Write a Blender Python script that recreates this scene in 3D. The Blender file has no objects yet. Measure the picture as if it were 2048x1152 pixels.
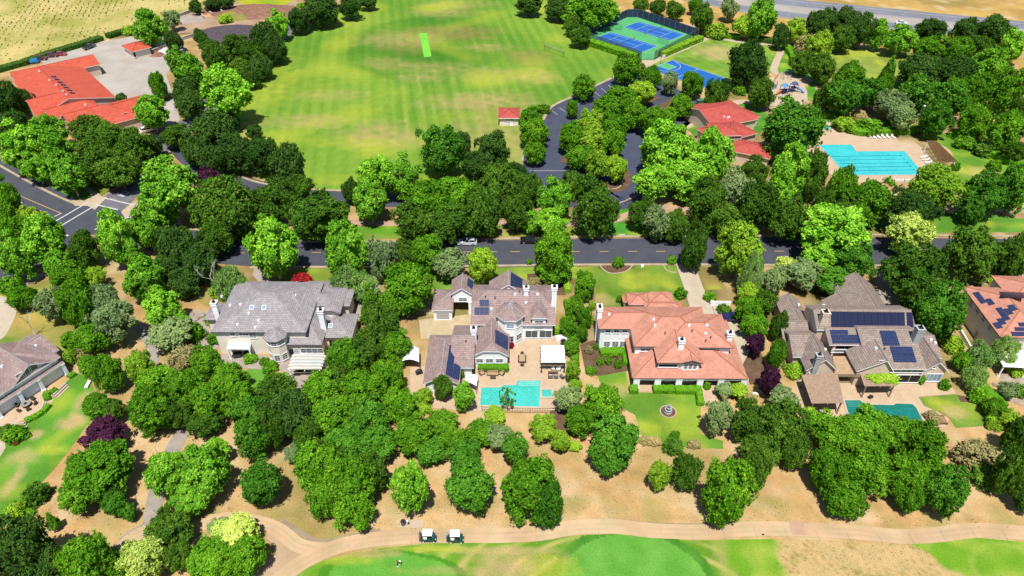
import bpy, bmesh, math, random
import numpy as np
from mathutils import Vector, Matrix, noise, geometry
random.seed(7)
sc = bpy.context.scene
COL = sc.collection
# ------------------------------------------------------------------ camera, sky, sun, exposure
TH = math.radians(38.06); HC = 96.5; FP = 1400.0; ROLL = 0.0057   # pitch below horizon, height, focal length in px of a 2048 wide frame
cam = bpy.data.objects.new('camera', bpy.data.cameras.new('camera'))
COL.objects.link(cam); sc.camera = cam
cam.data.sensor_width = 36; cam.data.lens = 36*FP/2048
cam.data.clip_start = 1; cam.data.clip_end = 6000
cam.matrix_world = Matrix.Translation((0, 0, HC)) @ Matrix.Rotation(math.pi/2-TH, 4, 'X') @ Matrix.Rotation(ROLL, 4, 'Z')
SUN_EL = math.radians(68); SUN_AZ = math.radians(4)     # sun behind the camera, a little to its left
sdir = Vector((-math.sin(SUN_AZ)*math.cos(SUN_EL), -math.cos(SUN_AZ)*math.cos(SUN_EL), math.sin(SUN_EL)))
w = bpy.data.worlds.new('World'); sc.world = w; w.use_nodes = True
nt = w.node_tree; bg = nt.nodes['Background']
sky = nt.nodes.new('ShaderNodeTexSky'); sky.sky_type = 'NISHITA'; sky.sun_disc = False
sky.sun_elevation = SUN_EL; sky.sun_rotation = math.atan2(sdir.x, sdir.y)
sky.air_density = 1.0; sky.dust_density = 0.6; sky.ozone_density = 1.0
nt.links.new(sky.outputs[0], bg.inputs[0]); bg.inputs[1].default_value = 0.078
sl = bpy.data.lights.new('sun', 'SUN'); sl.energy = 4.9; sl.angle = math.radians(0.5); sl.color = (1, .965, .90)
so = bpy.data.objects.new('sun', sl); COL.objects.link(so)
so.rotation_euler = sdir.to_track_quat('Z', 'Y').to_euler()
sc.view_settings.view_transform = 'Standard'; sc.view_settings.look = 'None'
sc.view_settings.exposure = 0.58; sc.view_settings.gamma = 1
KLUM = 2.05       # what a sunlit level white surface shows, so that A(...) turns a picture colour into an albedo
sc.render.engine = 'CYCLES'
sc.cycles.max_bounces = 5; sc.cycles.diffuse_bounces = 2; sc.cycles.transmission_bounces = 3; sc.cycles.transparent_max_bounces = 4

# ------------------------------------------------------------------ layout helpers
CT, ST = math.cos(TH), math.sin(TH)
def ray(px, py):
    x = px-1024; y = py-576; c, s = math.cos(ROLL), math.sin(ROLL)
    x, y = c*x+s*y, -s*x+c*y
    a = x/FP; b = -y/FP
    return Vector((a, CT+b*ST, -ST+b*CT))
def G(px, py, z=0.0):
    d = ray(px, py); t = (z-HC)/d.z
    return Vector((d.x*t, d.y*t, z))
def onplane(px, py, p0, n):
    d = ray(px, py); o = Vector((0, 0, HC))
    return o + d*((p0-o).dot(n)/d.dot(n))
def PX(P):
    X, Y, Z = P[0], P[1], P[2]-HC
    d = Y*CT-Z*ST; u = Y*ST+Z*CT
    x = FP*X/d; y = -FP*u/d; c, s = math.cos(ROLL), math.sin(ROLL)
    return (1024+c*x-s*y, 576+s*x+c*y)
def scale_at(P): return FP/(P[1]*CT-(P[2]-HC)*ST)
def lin(c):
    c /= 255.0
    return c/12.92 if c <= .04045 else ((c+.055)/1.055)**2.4
def A(r, g, b, k=1.0): return tuple(min(.85, lin(v)/KLUM*k) for v in (r, g, b))

# ------------------------------------------------------------------ materials
MATS = {}
def nodes(name):
    m = bpy.data.materials.new(name); m.use_nodes = True
    n = m.node_tree.nodes; l = m.node_tree.links
    return m, n, l, n['Principled BSDF']
def mix(n, l, f, a, b, mode='MIX'):
    q = n.new('ShaderNodeMix'); q.data_type = 'RGBA'; q.blend_type = mode
    for k, v in ((0, f), (6, a), (7, b)):
        if hasattr(v, 'links'): l.new(v, q.inputs[k])
        elif isinstance(v, (int, float)): q.inputs[k].default_value = v
        else: q.inputs[k].default_value = (*v[:3], 1)
    return q.outputs[2]
def noi(n, l, scale, detail=3, co=None, rough=.55):
    t = n.new('ShaderNodeTexNoise'); t.inputs['Scale'].default_value = scale; t.inputs['Detail'].default_value = detail
    t.inputs['Roughness'].default_value = rough
    if co is not None: l.new(co, t.inputs['Vector'])
    return t.outputs['Fac']
def ramp(n, l, f, a, b):
    r = n.new('ShaderNodeMapRange'); r.inputs[1].default_value = a; r.inputs[2].default_value = b
    l.new(f, r.inputs[0]); return r.outputs[0]
def mat(name, c1, c2=None, scale=.5, rough=.8, c3=None, s3=6.0, spec=.2, metal=0.0, bump=0.0, k3=.5):
    """plain surface: two colours mixed by a noise, a finer one speckled over it"""
    if name in MATS: return MATS[name]
    m, n, l, p = nodes(name)
    tc = n.new('ShaderNodeTexCoord').outputs['Object']
    p.inputs['Roughness'].default_value = rough; p.inputs['Metallic'].default_value = metal
    p.inputs['Specular IOR Level'].default_value = spec
    c2 = c2 or tuple(v*.82 for v in c1)
    o = mix(n, l, ramp(n, l, noi(n, l, scale, 4, tc), .35, .65), c1, c2)
    if c3: o = mix(n, l, ramp(n, l, noi(n, l, s3, 3, tc), .5, .5+k3), o, c3)
    l.new(o, p.inputs['Base Color'])
    if bump:
        b = n.new('ShaderNodeBump'); b.inputs['Strength'].default_value = bump
        l.new(noi(n, l, s3, 3, tc), b.inputs['Height']); l.new(b.outputs[0], p.inputs['Normal'])
    MATS[name] = m; return m
def mat_attr(name, fine=5.0, amt=.35, rough=.9, coarse=.35):
    """colour from the mesh (grass kinds, dry patches, mowing lines) with fine turf noise over it"""
    if name in MATS: return MATS[name]
    m, n, l, p = nodes(name)
    tc = n.new('ShaderNodeTexCoord').outputs['Object']
    a = n.new('ShaderNodeAttribute'); a.attribute_name = 'tint'
    f = noi(n, l, fine, 4, tc, .7)
    f2 = noi(n, l, coarse, 3, tc)
    v = mix(n, l, ramp(n, l, f, .25, .75), (1-amt,)*3, (1+amt,)*3)
    v2 = mix(n, l, ramp(n, l, f2, .3, .7), (.88, .93, .9), (1.12, 1.06, 1.1))
    o = mix(n, l, 1.0, mix(n, l, 1.0, a.outputs['Color'], v, 'MULTIPLY'), v2, 'MULTIPLY')
    sp = ramp(n, l, noi(n, l, fine*2.3, 2, tc, .8), .60, .74)
    o = mix(n, l, sp, o, mix(n, l, 1.0, o, (.70, .76, .66), 'MULTIPLY'))
    l.new(o, p.inputs['Base Color']); p.inputs['Roughness'].default_value = rough
    p.inputs['Specular IOR Level'].default_value = .1
    MATS[name] = m; return m
def mat_tile(name, ca, cb, cm, bw=.42, rh=.38, rough=.75, stain=None, sk=.55, mort=.045):
    """roof tiles: courses laid in the UVs of each slope (metres)"""
    if name in MATS: return MATS[name]
    m, n, l, p = nodes(name)
    uv = n.new('ShaderNodeUVMap').outputs[0]; tc = n.new('ShaderNodeTexCoord').outputs['Object']
    b = n.new('ShaderNodeTexBrick'); l.new(uv, b.inputs['Vector'])
    for k, v in (('Color1', ca), ('Color2', cb), ('Mortar', cm)): b.inputs[k].default_value = (*v, 1)
    b.inputs['Scale'].default_value = 1; b.inputs['Mortar Size'].default_value = mort; b.inputs['Brick Width'].default_value = bw
    b.inputs['Row Height'].default_value = rh; b.inputs['Mortar Smooth'].default_value = .3; b.inputs['Bias'].default_value = 0
    f = noi(n, l, .55, 5, tc, .65)
    o = mix(n, l, 1.0, b.outputs['Color'], mix(n, l, ramp(n, l, f, .3, .7), (.84,)*3, (1.13,)*3), 'MULTIPLY')
    if stain: o = mix(n, l, ramp(n, l, noi(n, l, 1.7, 4, tc, .7), .52, .52+sk), o, stain)
    l.new(o, p.inputs['Base Color']); p.inputs['Roughness'].default_value = rough; p.inputs['Specular IOR Level'].default_value = .25
    bp = n.new('ShaderNodeBump'); bp.inputs['Strength'].default_value = .5; bp.inputs['Distance'].default_value = .05
    l.new(b.outputs['Fac'], bp.inputs['Height']); bp.invert = True; l.new(bp.outputs[0], p.inputs['Normal'])
    MATS[name] = m; return m
def mat_leaf(name, c, c2=None, trans=.17, var=.28):
    if name in MATS: return MATS[name]
    m, n, l, p = nodes(name)
    n.remove(p); out = n['Material Output']
    a = n.new('ShaderNodeAttribute'); a.attribute_name = 'leafrnd'
    oi = n.new('ShaderNodeObjectInfo')
    c2 = c2 or (c[0]*1.5+.01, c[1]*1.2, c[2]*.9)
    o = mix(n, l, a.outputs['Fac'], c, c2)
    o = mix(n, l, 1.0, o, mix(n, l, oi.outputs['Random'], (1-var, 1-var*.8, 1-var*.5), (1+var, 1+var*.7, 1+var)), 'MULTIPLY')
    d = n.new('ShaderNodeBsdfDiffuse'); t = n.new('ShaderNodeBsdfTranslucent'); ms = n.new('ShaderNodeMixShader')
    l.new(o, d.inputs[0]); l.new(mix(n, l, 1.0, o, (1.15, 1.25, .5), 'MULTIPLY'), t.inputs[0]); ms.inputs[0].default_value = trans
    l.new(d.outputs[0], ms.inputs[1]); l.new(t.outputs[0], ms.inputs[2])
    l.new(ms.outputs[0], out.inputs[0])
    MATS[name] = m; return m

# ------------------------------------------------------------------ objects
def tag(o, label=None, cat=None, group=None, kind=None):
    if label: o['label'] = label
    if cat: o['category'] = cat
    if group: o['group'] = group
    if kind: o['kind'] = kind
    return o
def empty(name, loc, rz=0, label=None, cat=None, group=None):
    o = bpy.data.objects.new(name, None); COL.objects.link(o); o.location = loc; o.rotation_euler.z = rz
    o.empty_display_size = .5
    return tag(o, label, cat, group)
def link(name, me, parent=None, loc=None, rz=0, scale=None):
    o = bpy.data.objects.new(name, me); COL.objects.link(o)
    if parent: o.parent = parent
    if loc is not None: o.location = loc
    if rz: o.rotation_euler.z = rz
    if scale is not None: o.scale = scale
    return o
def copy_tree(o, parent=None):
    c = o.copy(); COL.objects.link(c); c.parent = parent
    for ch in list(o.children): copy_tree(ch, c)
    return c
class MB:
    """collects shapes, builds them as one mesh object"""
    def __init__(s): s.v = []; s.f = []; s.uv = []
    def add(s, vs, fs, uvs=None):
        b = len(s.v); s.v += [tuple(x) for x in vs]
        for i, f in enumerate(fs):
            s.f.append([b+j for j in f]); s.uv.append(uvs[i] if uvs else [(0, 0)]*len(f))
        return s
    def box(s, c, d, rz=0, taper=1.0, M=None):
        x, y, z = d[0]/2, d[1]/2, d[2]/2
        vs = [Vector((a*x*(taper if e > 0 else 1), b*y*(taper if e > 0 else 1), e*z)) for e in (-1, 1) for a, b in ((-1, -1), (1, -1), (1, 1), (-1, 1))]
        R = Matrix.Rotation(rz, 4, 'Z')
        vs = [R@v+Vector(c) for v in vs]
        if M: vs = [M@v for v in vs]
        return s.add(vs, [(3, 2, 1, 0), (4, 5, 6, 7), (0, 1, 5, 4), (1, 2, 6, 5), (2, 3, 7, 6), (3, 0, 4, 7)])
    def tube(s, pts, r, n=6, r2=None, cap=True):
        pts = [Vector(p) for p in pts]; m = len(pts); rs = [r+(((r2 if r2 is not None else r)-r)*i/max(1, m-1)) for i in range(m)]
        vs = []
        for i, p in enumerate(pts):
            d = (pts[min(i+1, m-1)]-pts[max(i-1, 0)]).normalized()
            a = d.orthogonal().normalized() if abs(d.z) < .95 else Vector((1, 0, 0)); b = d.cross(a).normalized(); a = b.cross(d)
            for k in range(n):
                t = 2*math.pi*k/n; vs.append(p+(a*math.cos(t)+b*math.sin(t))*rs[i])
        fs = [(i*n+k, i*n+(k+1) % n, (i+1)*n+(k+1) % n, (i+1)*n+k) for i in range(m-1) for k in range(n)]
        if cap: fs += [tuple(range(n))[::-1], tuple(range((m-1)*n, m*n))]
        return s.add(vs, fs)
    def lathe(s, prof, c=(0, 0, 0), n=16, sx=1, sy=1):
        vs = [(c[0]+r*sx*math.cos(2*math.pi*k/n), c[1]+r*sy*math.sin(2*math.pi*k/n), c[2]+z) for r, z in prof for k in range(n)]
        m = len(prof)
        fs = [(i*n+k, i*n+(k+1) % n, (i+1)*n+(k+1) % n, (i+1)*n+k) for i in range(m-1) for k in range(n)]
        fs += [tuple(range(n))[::-1], tuple(range((m-1)*n, m*n))]
        return s.add(vs, fs)
    def prism(s, pts, z0, z1):
        n = len(pts); ar = sum(pts[i][0]*pts[(i+1) % n][1]-pts[(i+1) % n][0]*pts[i][1] for i in range(n))
        if ar < 0: pts = pts[::-1]
        vs = [(p[0], p[1], z0) for p in pts]+[(p[0], p[1], z1) for p in pts]
        return s.add(vs, [tuple(range(n))[::-1], tuple(range(n, 2*n))]+[(i, (i+1) % n, n+(i+1) % n, n+i) for i in range(n)])
    def mesh(s, name, m, smooth=False):
        me = bpy.data.meshes.new(name); me.from_pydata(s.v, [], s.f)
        ul = me.uv_layers.new(name='UVMap'); i = 0
        flat = [c for u in s.uv for p in u for c in p]
        ul.data.foreach_set('uv', flat)
        for x in (m if isinstance(m, (list, tuple)) else [m]): me.materials.append(x)
        if smooth: me.polygons.foreach_set('use_smooth', [True]*len(me.polygons))
        me.update(); return me
    def build(s, name, m, parent=None, loc=None, rz=0, smooth=False):
        return link(name, s.mesh(name, m, smooth), parent, loc, rz)
def spline(pts, n=8, closed=False):
    out = []; N = len(pts)
    P = lambda i: Vector(pts[i % N]) if closed else Vector(pts[max(0, min(N-1, i))])
    for i in range(N if closed else N-1):
        a, b, c, d = P(i-1), P(i), P(i+1), P(i+2)
        for k in range(n):
            t = k/n
            out.append(.5*((2*b)+(c-a)*t+(2*a-5*b+4*c-d)*t*t+(-a+3*b-3*c+d)*t*t*t))
    if not closed: out.append(P(N-1).copy())
    return out
def ground_pts(px, smooth=False, n=6):
    p = [G(x, y) for x, y in px]
    return spline(p, n, True) if smooth else p
def set_tint(me, cols):
    a = me.color_attributes.new('tint', 'FLOAT_COLOR', 'POINT')
    a.data.foreach_set('color', [c for q in cols for c in (*q[:3], 1.0)])
LAY = [0]
def layer(z):        # no two sheets ever share a level
    LAY[0] += 1; return z+(LAY[0] % 41)*.0004 if z else z
def sheet(name, px, m, z, smooth=False, tint=None, res=1.0, pts=None):
    """flat sheet of ground at height z; with tint(P) it is finely meshed and coloured point by point"""
    z = layer(z)
    P = pts or ground_pts(px, smooth)
    if tint is None:
        bm = bmesh.new(); vs = [bm.verts.new((p.x, p.y, z)) for p in P]
        bm.faces.new(vs); bm.normal_update(); bmesh.ops.triangulate(bm, faces=bm.faces[:]); bm.normal_update()
        for f in bm.faces:
            if f.normal.z < 0: f.normal_flip()
        me = bpy.data.meshes.new(name); bm.to_mesh(me); bm.free()
    else:
        loop = []
        for i, p in enumerate(P):
            q = P[(i+1) % len(P)]; k = max(1, int((q-p).length/res))
            loop += [Vector((p.x+(q.x-p.x)*t/k, p.y+(q.y-p.y)*t/k)) for t in range(k)]
        n = len(loop); arr = np.array([(v.x, v.y) for v in loop])
        x0, y0 = arr.min(0); x1, y1 = arr.max(0)
        gx, gy = np.meshgrid(np.arange(x0+res/2, x1, res), np.arange(y0+res/2, y1, res)); gx = gx.ravel(); gy = gy.ravel()
        ins = np.zeros(len(gx), bool); j = n-1
        for i in range(n):
            xi, yi = arr[i]; xj, yj = arr[j]
            c = ((yi > gy) != (yj > gy))
            with np.errstate(divide='ignore', invalid='ignore'):
                c &= gx < (xj-xi)*(gy-yi)/(yj-yi)+xi
            ins ^= c; j = i
        inner = [Vector((a, b)) for a, b in zip(gx[ins], gy[ins])]
        r = geometry.delaunay_2d_cdt(loop+inner, [(i, (i+1) % n) for i in range(n)], [], 1, 1e-4)
        me = bpy.data.meshes.new(name); me.from_pydata([(v.x, v.y, z) for v in r[0]], [], r[2])
        set_tint(me, [tint(v) for v in r[0]])
    me.materials.append(m); me.update()
    return tag(link(name, me), kind='structure')
def offset_line(pts, d):
    out = []
    for i, p in enumerate(pts):
        a = pts[max(0, i-1)]; b = pts[min(len(pts)-1, i+1)]
        t = (b-a); t.z = 0; t.normalize(); out.append(Vector((p.x-t.y*d, p.y+t.x*d, 0)))
    return out
def ribbon(name, px, width, m, z, n=8, smooth=True, h=None, off=0, pts=None, tint=None, cross=6):
    c = pts or [G(x, y) for x, y in px]; z = layer(z)
    if smooth: c = spline(c, n)
    if h is None:
        k = cross if tint else 1
        rows = [offset_line(c, off-width/2+width*j/k) for j in range(k+1)]; L = len(c)
        dist = [0]
        for i in range(1, L): dist.append(dist[-1]+(c[i]-c[i-1]).length)
        me = bpy.data.meshes.new(name)
        me.from_pydata([(p.x, p.y, z) for r in rows for p in r], [], [(j*L+i, j*L+i+1, (j+1)*L+i+1, (j+1)*L+i) for j in range(k) for i in range(L-1)])
        if tint: set_tint(me, [tint(p, j/k, dist[i]) for j, r in enumerate(rows) for i, p in enumerate(r)])
    else:
        a = offset_line(c, off-width/2); b = offset_line(c, off+width/2); L = len(c)
        vs = [(p.x, p.y, z) for p in a]+[(p.x, p.y, z+h) for p in a]+[(p.x, p.y, z+h) for p in b]+[(p.x, p.y, z) for p in b]
        fs = [(j*L+i+1, j*L+i, (j+1)*L+i, (j+1)*L+i+1) for j in range(3) for i in range(L-1)]
        fs = [f[::-1] for f in fs]+[(0, L, 2*L, 3*L), (L-1, 4*L-1, 3*L-1, 2*L-1)]
        me = bpy.data.meshes.new(name); me.from_pydata(vs, [], fs)
    me.materials.append(m); me.update()
    bm = bmesh.new(); bm.from_mesh(me)
    if h is not None: bmesh.ops.recalc_face_normals(bm, faces=bm.faces)
    else:
        bm.normal_update()
        for f in bm.faces:
            if f.normal.z < 0: f.normal_flip()
    bm.to_mesh(me); bm.free()
    return tag(link(name, me), kind='structure')
def nz(x, y, s, o=0): return noise.noise(Vector((x*s, y*s, o)))
def lerp(a, b, t):
    t = max(0, min(1, t)); return tuple(a[i]+(b[i]-a[i])*t for i in range(3))
def blob(P, c, rx, ry, soft=.4, rot=0):
    dx, dy = P.x-c.x, P.y-c.y
    if rot: ca, sa = math.cos(rot), math.sin(rot); dx, dy = dx*ca+dy*sa, -dx*sa+dy*ca
    r = math.hypot(dx/rx, dy/ry)+nz(P.x, P.y, 1.6/max(2, min(rx, ry)), c.x)*.45+nz(P.x, P.y, .6, c.y)*.12
    return max(0, min(1, (1-r)/soft+.5))
# ------------------------------------------------------------------ GROUND, ROADS, LAWNS, WATER
LAWN = A(128, 178, 46); LAWN2 = A(94, 154, 34); YEL = A(196, 205, 70); TAN = A(214, 180, 124); DRY = A(205, 172, 108); BROWN = A(176, 140, 92)
PINK = A(226, 196, 158); SAND = A(226, 190, 138)
m_turf = mat_attr('turf', 4.0, .30)
m_dry = mat_attr('dry_soil', 3.2, .22)
STR = math.radians(-9.4)
def t_ground(P):
    f = noise.fractal(Vector((P.x*.06, P.y*.06, 3)), 1, 2, 4)
    c = lerp(A(234, 196, 138), A(216, 172, 110), f*.9+.45)
    g = nz(P.x, P.y, .11, 9); f2 = noise.fractal(Vector((P.x*.35, P.y*.35, 8)), 1, 2, 4)
    c = lerp(c, A(232, 206, 164), max(0, f2)*.9); c = lerp(c, A(186, 148, 98), max(0, -f2)*.8)
    if P.y > 105: c = lerp(c, A(128, 118, 66), .45+g)       # leaf litter and rough grass under the town trees
    if P.y > 255 and P.x > 40: c = lerp(A(222, 184, 104), A(196, 160, 90), f+.5)
    c = lerp(c, A(160, 148, 80), max(0, nz(P.x, P.y, .045, 31)-.12)*1.6)
    c = lerp(c, A(236, 210, 166), max(0, nz(P.x, P.y, .16, 61)-.1)*1.5)
    if P.y < 105: c = lerp(c, A(186, 172, 104), max(0, nz(P.x, P.y, .2, 71)+(.25 if P.y < 68 else 0)-.12)*1.3)
    return c
sheet('ground', None, m_dry, 0, tint=t_ground, res=1.1, pts=[Vector(p) for p in ((-150, 30, 0), (150, 30, 0), (300, 420, 0), (-330, 420, 0))])
me = bpy.data.meshes.new('far_ground')
me.from_pydata([(-5000, -2000, -.4), (5000, -2000, -.4), (5000, 6000, -.4), (-5000, 6000, -.4)], [], [(0, 1, 2, 3)])
me.materials.append(mat('far_grass', A(205, 175, 105), A(170, 160, 84), .01, .95)); tag(link('far_ground', me), kind='structure')

# sports field
C_MAT = G(852, 90)
fieldspots = [(G(760, 268), 11, 8, TAN, .75), (G(622, 243), 13, 5, TAN, .7), (G(700, 285), 12, 4, YEL, .6), (G(885, 22), 13, 9, TAN, .6), (G(925, 8), 16, 6, TAN, .35),
    (G(905, 66), 17, 9, BROWN, .75), (G(790, 78), 15, 8, TAN, .6), (G(815, 95), 10, 7, BROWN, .5), (G(865, 135), 14, 5, TAN, .45), (G(770, 125), 9, 6, TAN, .4),
    (G(1062, 115), 8, 9, BROWN, .6), (G(1072, 152), 7, 7, TAN, .7), (G(985, 150), 13, 6, TAN, .5), (G(840, 155), 8, 4, TAN, .5), (G(660, 190), 11, 5, TAN, .45),
    (G(930, 205), 14, 7, TAN, .55), (G(1000, 205), 13, 9, TAN, .55), (G(960, 265), 8, 14, TAN, .6), (G(800, 285), 12, 4, TAN, .45), (G(600, 175), 12, 12, YEL, .35), (G(975, 95), 9, 4, TAN, .5),
    (G(540, 275), 12, 4, YEL, .6), (G(1030, 290), 6, 14, TAN, .7), (G(480, 260), 6, 9, TAN, .6), (G(540, 170), 7, 25, YEL, .6), (G(700, 30), 10, 20, YEL, .5), (G(1180, 40), 18, 8, YEL, .5), (G(670, 360), 22, 3, YEL, .4)]
def t_field(P):
    u = P.x*math.cos(STR)-P.y*math.sin(STR); v = P.x*math.sin(STR)+P.y*math.cos(STR)
    c = lerp(A(138, 178, 60), A(110, 160, 48), .5+nz(P.x, P.y, .03, 1)*1.6)
    s = math.sin(u*2*math.pi/4.3)*.5+math.sin(u*2*math.pi/1.9+nz(P.x, P.y, .05)*2)*.25
    c = lerp(c, A(174, 204, 84), max(0, s)*.5*(.6+nz(P.x, P.y, .025, 5)))
    c = lerp(c, A(84, 142, 40), max(0, -s)*.5)
    thin = max(0, math.sin(u*2*math.pi/6.1+1.2)-.45)*1.3; band = max(0, min(1, (P.y-195)/15))*max(0, min(1, (305-P.y)/15))*max(0, 1-abs(P.x+32)/34)
    c = lerp(c, A(200, 206, 96), thin*band*(.36+nz(u*4, v*.4, .3)*.7))
    dm = math.hypot((P.x-C_MAT.x)/30, (P.y-C_MAT.y)/36)
    if dm < 1.08:      # the cricket square: older, darker turf
        k = min(1, (1.08-dm)/.10)*(.42+nz(P.x, P.y, .05, 8)*.7)
        c = lerp(c, A(70, 136, 34), max(0, k))
    for q, rx, ry, cc, a in fieldspots:
        if abs(P.x-q.x) < rx*1.8 and abs(P.y-q.y) < ry*2.2: c = lerp(c, cc, blob(P, q, rx, ry, .9)*a*(.62+nz(P.x, P.y, .35, 50)*.5))
    c = lerp(c, YEL, max(0, nz(P.x, P.y, .05, 77)-.08)*1.3)
    return c
sheet('sports_lawn', [(420, 330), (425, 255), (480, 205), (520, 140), (565, 75), (640, 35), (700, 10), (745, -15), (880, -34), (1060, -30), (1130, 20), (1200, 40), (1290, 118), (1262, 140), (1221, 158), (1160, 186), (1099, 214), (1060, 240), (1045, 300), (1046, 345), (900, 385), (700, 381), (620, 377), (560, 371), (500, 350), (440, 345)], m_turf, .02, smooth=False, tint=t_field, res=.95)
# cricket mat
q = [G(839, 67), G(854, 66), G(863, 113), G(848, 115)]
m_art = mat('artificial_turf', A(140, 232, 74), A(120, 222, 60), .3, .8, A(170, 240, 120), 9)
tag(sheet('cricket_mat', None, m_art, .05, pts=q), 'long pale green artificial cricket pitch strip in the middle of the sports lawn', 'cricket pitch')
bpy.data.objects['cricket_mat']['kind'] = 'structure'

# golf course
golfspots = [(G(1000, 1100), 9, .6, SAND, .5), (G(1030, 1118), 7, 1.6, TAN, .35), (G(930, 1142), 9, .8, TAN, .3), (G(700, 1105), 7, .9, TAN, .6), (G(660, 1120), 6, .8, YEL, .6), (G(1450, 1100), 2, 4, TAN, .55), (G(1100, 1135), 4, 2, YEL, .5), (G(880, 1098), 5, .5, YEL, .7), (G(1010, 1150), 4, 3, SAND, .5)]
GC = G(1268, 1165); GC2 = G(780, 1152); GC3 = G(2025, 1142)
def t_golf(P):
    c = lerp(A(136, 182, 58), A(116, 166, 46), .5+nz(P.x, P.y, .12, 1)*1.5)
    d = math.hypot(P.x-GC.x, (P.y-GC.y)*1.35)+nz(P.x, P.y, .3)*.3
    dd = math.hypot((P.x-GC.x)*.62, (P.y-GC.y+2)*1.2)
    s = math.sin(dd*2*math.pi/2.3+nz(P.x, P.y, .2)*.8)
    c = lerp(c, A(214, 200, 120), max(0, s-.25)*1.0*(.75+nz(P.x, P.y, .22, 4)*1.1)*(1 if d > 12.2 else 0))
    c = lerp(c, A(98, 156, 36), max(0, -s)*.35)
    if d < 12.2: c = lerp(A(76, 146, 40), A(96, 160, 56), .5+nz(P.x, P.y, .6, 3)) if d > 10.7 else lerp(A(122, 190, 78), A(108, 178, 64), .5+nz(P.x, P.y, .35, 33))
    d2 = math.hypot((P.x-GC2.x)/9.5, (P.y-GC2.y)/3.6)+nz(P.x, P.y, .25)*.08
    if d2 < 1: c = lerp(A(118, 188, 72), A(106, 176, 58), .5+nz(P.x, P.y, .4, 3))
    elif d2 < 1.14: c = A(84, 156, 40)
    for q, rx, ry, cc, a in golfspots:
        if abs(P.x-q.x) < rx*1.9 and abs(P.y-q.y) < ry*2.4: c = lerp(c, cc, blob(P, q, rx, ry, .7)*a)
    g3 = max(0, min(1, (P.x-31+nz(P.x, P.y, .4, 3)*3)/2.5))
    if g3 > 0:
        e = abs(math.hypot(P.x-GC3.x, (P.y-GC3.y)*1.25)-5.6)
        c3 = lerp(A(126, 178, 46), A(170, 196, 76), .4+nz(P.x, P.y, .25, 7)*1.8)
        c = lerp(c, lerp(c3, A(176, 200, 84), max(0, 1-e/.8)*.6), g3)
    # rough dry patch between the two greens
    l, r = G(1555, 1120).x+nz(P.x, P.y, .3, 2)*1.6, G(1885, 1120).x+nz(P.x, P.y, .3, 6)*1.6+(P.y-57)*-.9
    k = max(0, min(1, (P.x-l)/1.2))*max(0, min(1, (r-P.x)/1.2))
    if k: c = lerp(c, lerp(A(222, 190, 134), A(172, 156, 84), max(0, nz(P.x, P.y, 1.5, 3)*1.3+nz(P.x, P.y, .3, 13)*.9)), k)
    return c
sheet('golf_turf', [(480, 1190), (560, 1152), (640, 1122), (740, 1098), (860, 1087), (1024, 1085), (1100, 1077), (1160, 1070), (1230, 1068), (1300, 1075), (1390, 1081), (1536, 1078), (1640, 1080), (1760, 1088), (1830, 1086), (1900, 1078), (1960, 1076), (2048, 1084), (2180, 1092), (2180, 1300), (400, 1300)], m_turf, .02, tint=t_golf, res=.32)

def lawn(name, px, base, spots=(), res=.6, z=.02, stripe=0, sdir=0, smooth=True):
    sp = [(G(*c), rx, ry, cc, a) for c, rx, ry, cc, a in spots]
    base = lerp(base, (sum(base)/3,)*3, .14); b2 = tuple(v*.76 for v in base)
    def t(P):
        c = lerp(base, b2, .5+nz(P.x, P.y, .13, 2)*1.8)
        c = lerp(c, YEL, max(0, nz(P.x, P.y, .21, 12)-.05)*1.2)
        if stripe:
            u = P.x*math.cos(sdir)+P.y*math.sin(sdir); c = lerp(c, A(176, 190, 80), max(0, math.sin(u*2*math.pi/stripe))*.35)
        for q, rx, ry, cc, a in sp: c = lerp(c, cc, blob(P, q, rx, ry, .8)*a)
        return c
    return sheet(name, px, m_turf, z, smooth=smooth, tint=t, res=res)
lawn('garden_lawn', [(10, 872), (60, 845), (100, 800), (140, 757), (160, 748), (185, 775), (188, 830), (165, 862), (150, 885), (115, 930), (75, 975), (40, 1015), (-20, 1060), (-140, 1130), (-170, 980), (-40, 915)], A(112, 186, 28), [((145, 845), 2.4, 1.6, SAND, .8), ((165, 800), 1.2, 2.5, SAND, .6), ((45, 915), 2.5, 1.8, SAND, .5), ((25, 965), 1, 3, SAND, .6), ((70, 870), 1.2, 1, SAND, .7), ((110, 900), 3, 1, YEL, .7)])
lawn('garden_lawn', [(-60, 580), (50, 570), (105, 560), (160, 570), (200, 600), (190, 650), (140, 700), (60, 690), (-20, 700), (-80, 690)], A(176, 170, 70), [((70, 640), 5, 3, A(206, 176, 96), .8), ((85, 625), 1.5, 1, LAWN, .7), ((10, 680), 3, 1, LAWN2, .7)])
lawn('garden_lawn', [(150, 520), (190, 520), (215, 545), (170, 560), (150, 560)], A(170, 180, 60))
lawn('garden_lawn', [(395, 550), (440, 548), (445, 590), (425, 612), (395, 600)], A(196, 182, 86))
lawn('garden_lawn', [(580, 540), (625, 536), (690, 540), (680, 572), (600, 572), (560, 560)], A(156, 184, 40))
lawn('garden_lawn', [(496, 735), (560, 745), (640, 745), (650, 800), (560, 812), (500, 790)], A(126, 200, 44))
lawn('garden_lawn', [(1160, 534), (1210, 532), (1350, 530), (1362, 560), (1375, 590), (1340, 612), (1240, 618), (1190, 612), (1192, 570), (1165, 556)], A(132, 172, 36), [((1290, 560), 5, 3, YEL, .5), ((1200, 600), 3, 2, SAND, .5), ((1260, 590), 5, 2, LAWN2, .5)], smooth=False)
lawn('garden_lawn', [(1391, 534), (1434, 532), (1452, 578), (1408, 580)], A(176, 160, 84), [((1420, 565), 2, 1.5, BROWN, .5)], smooth=False)
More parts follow.
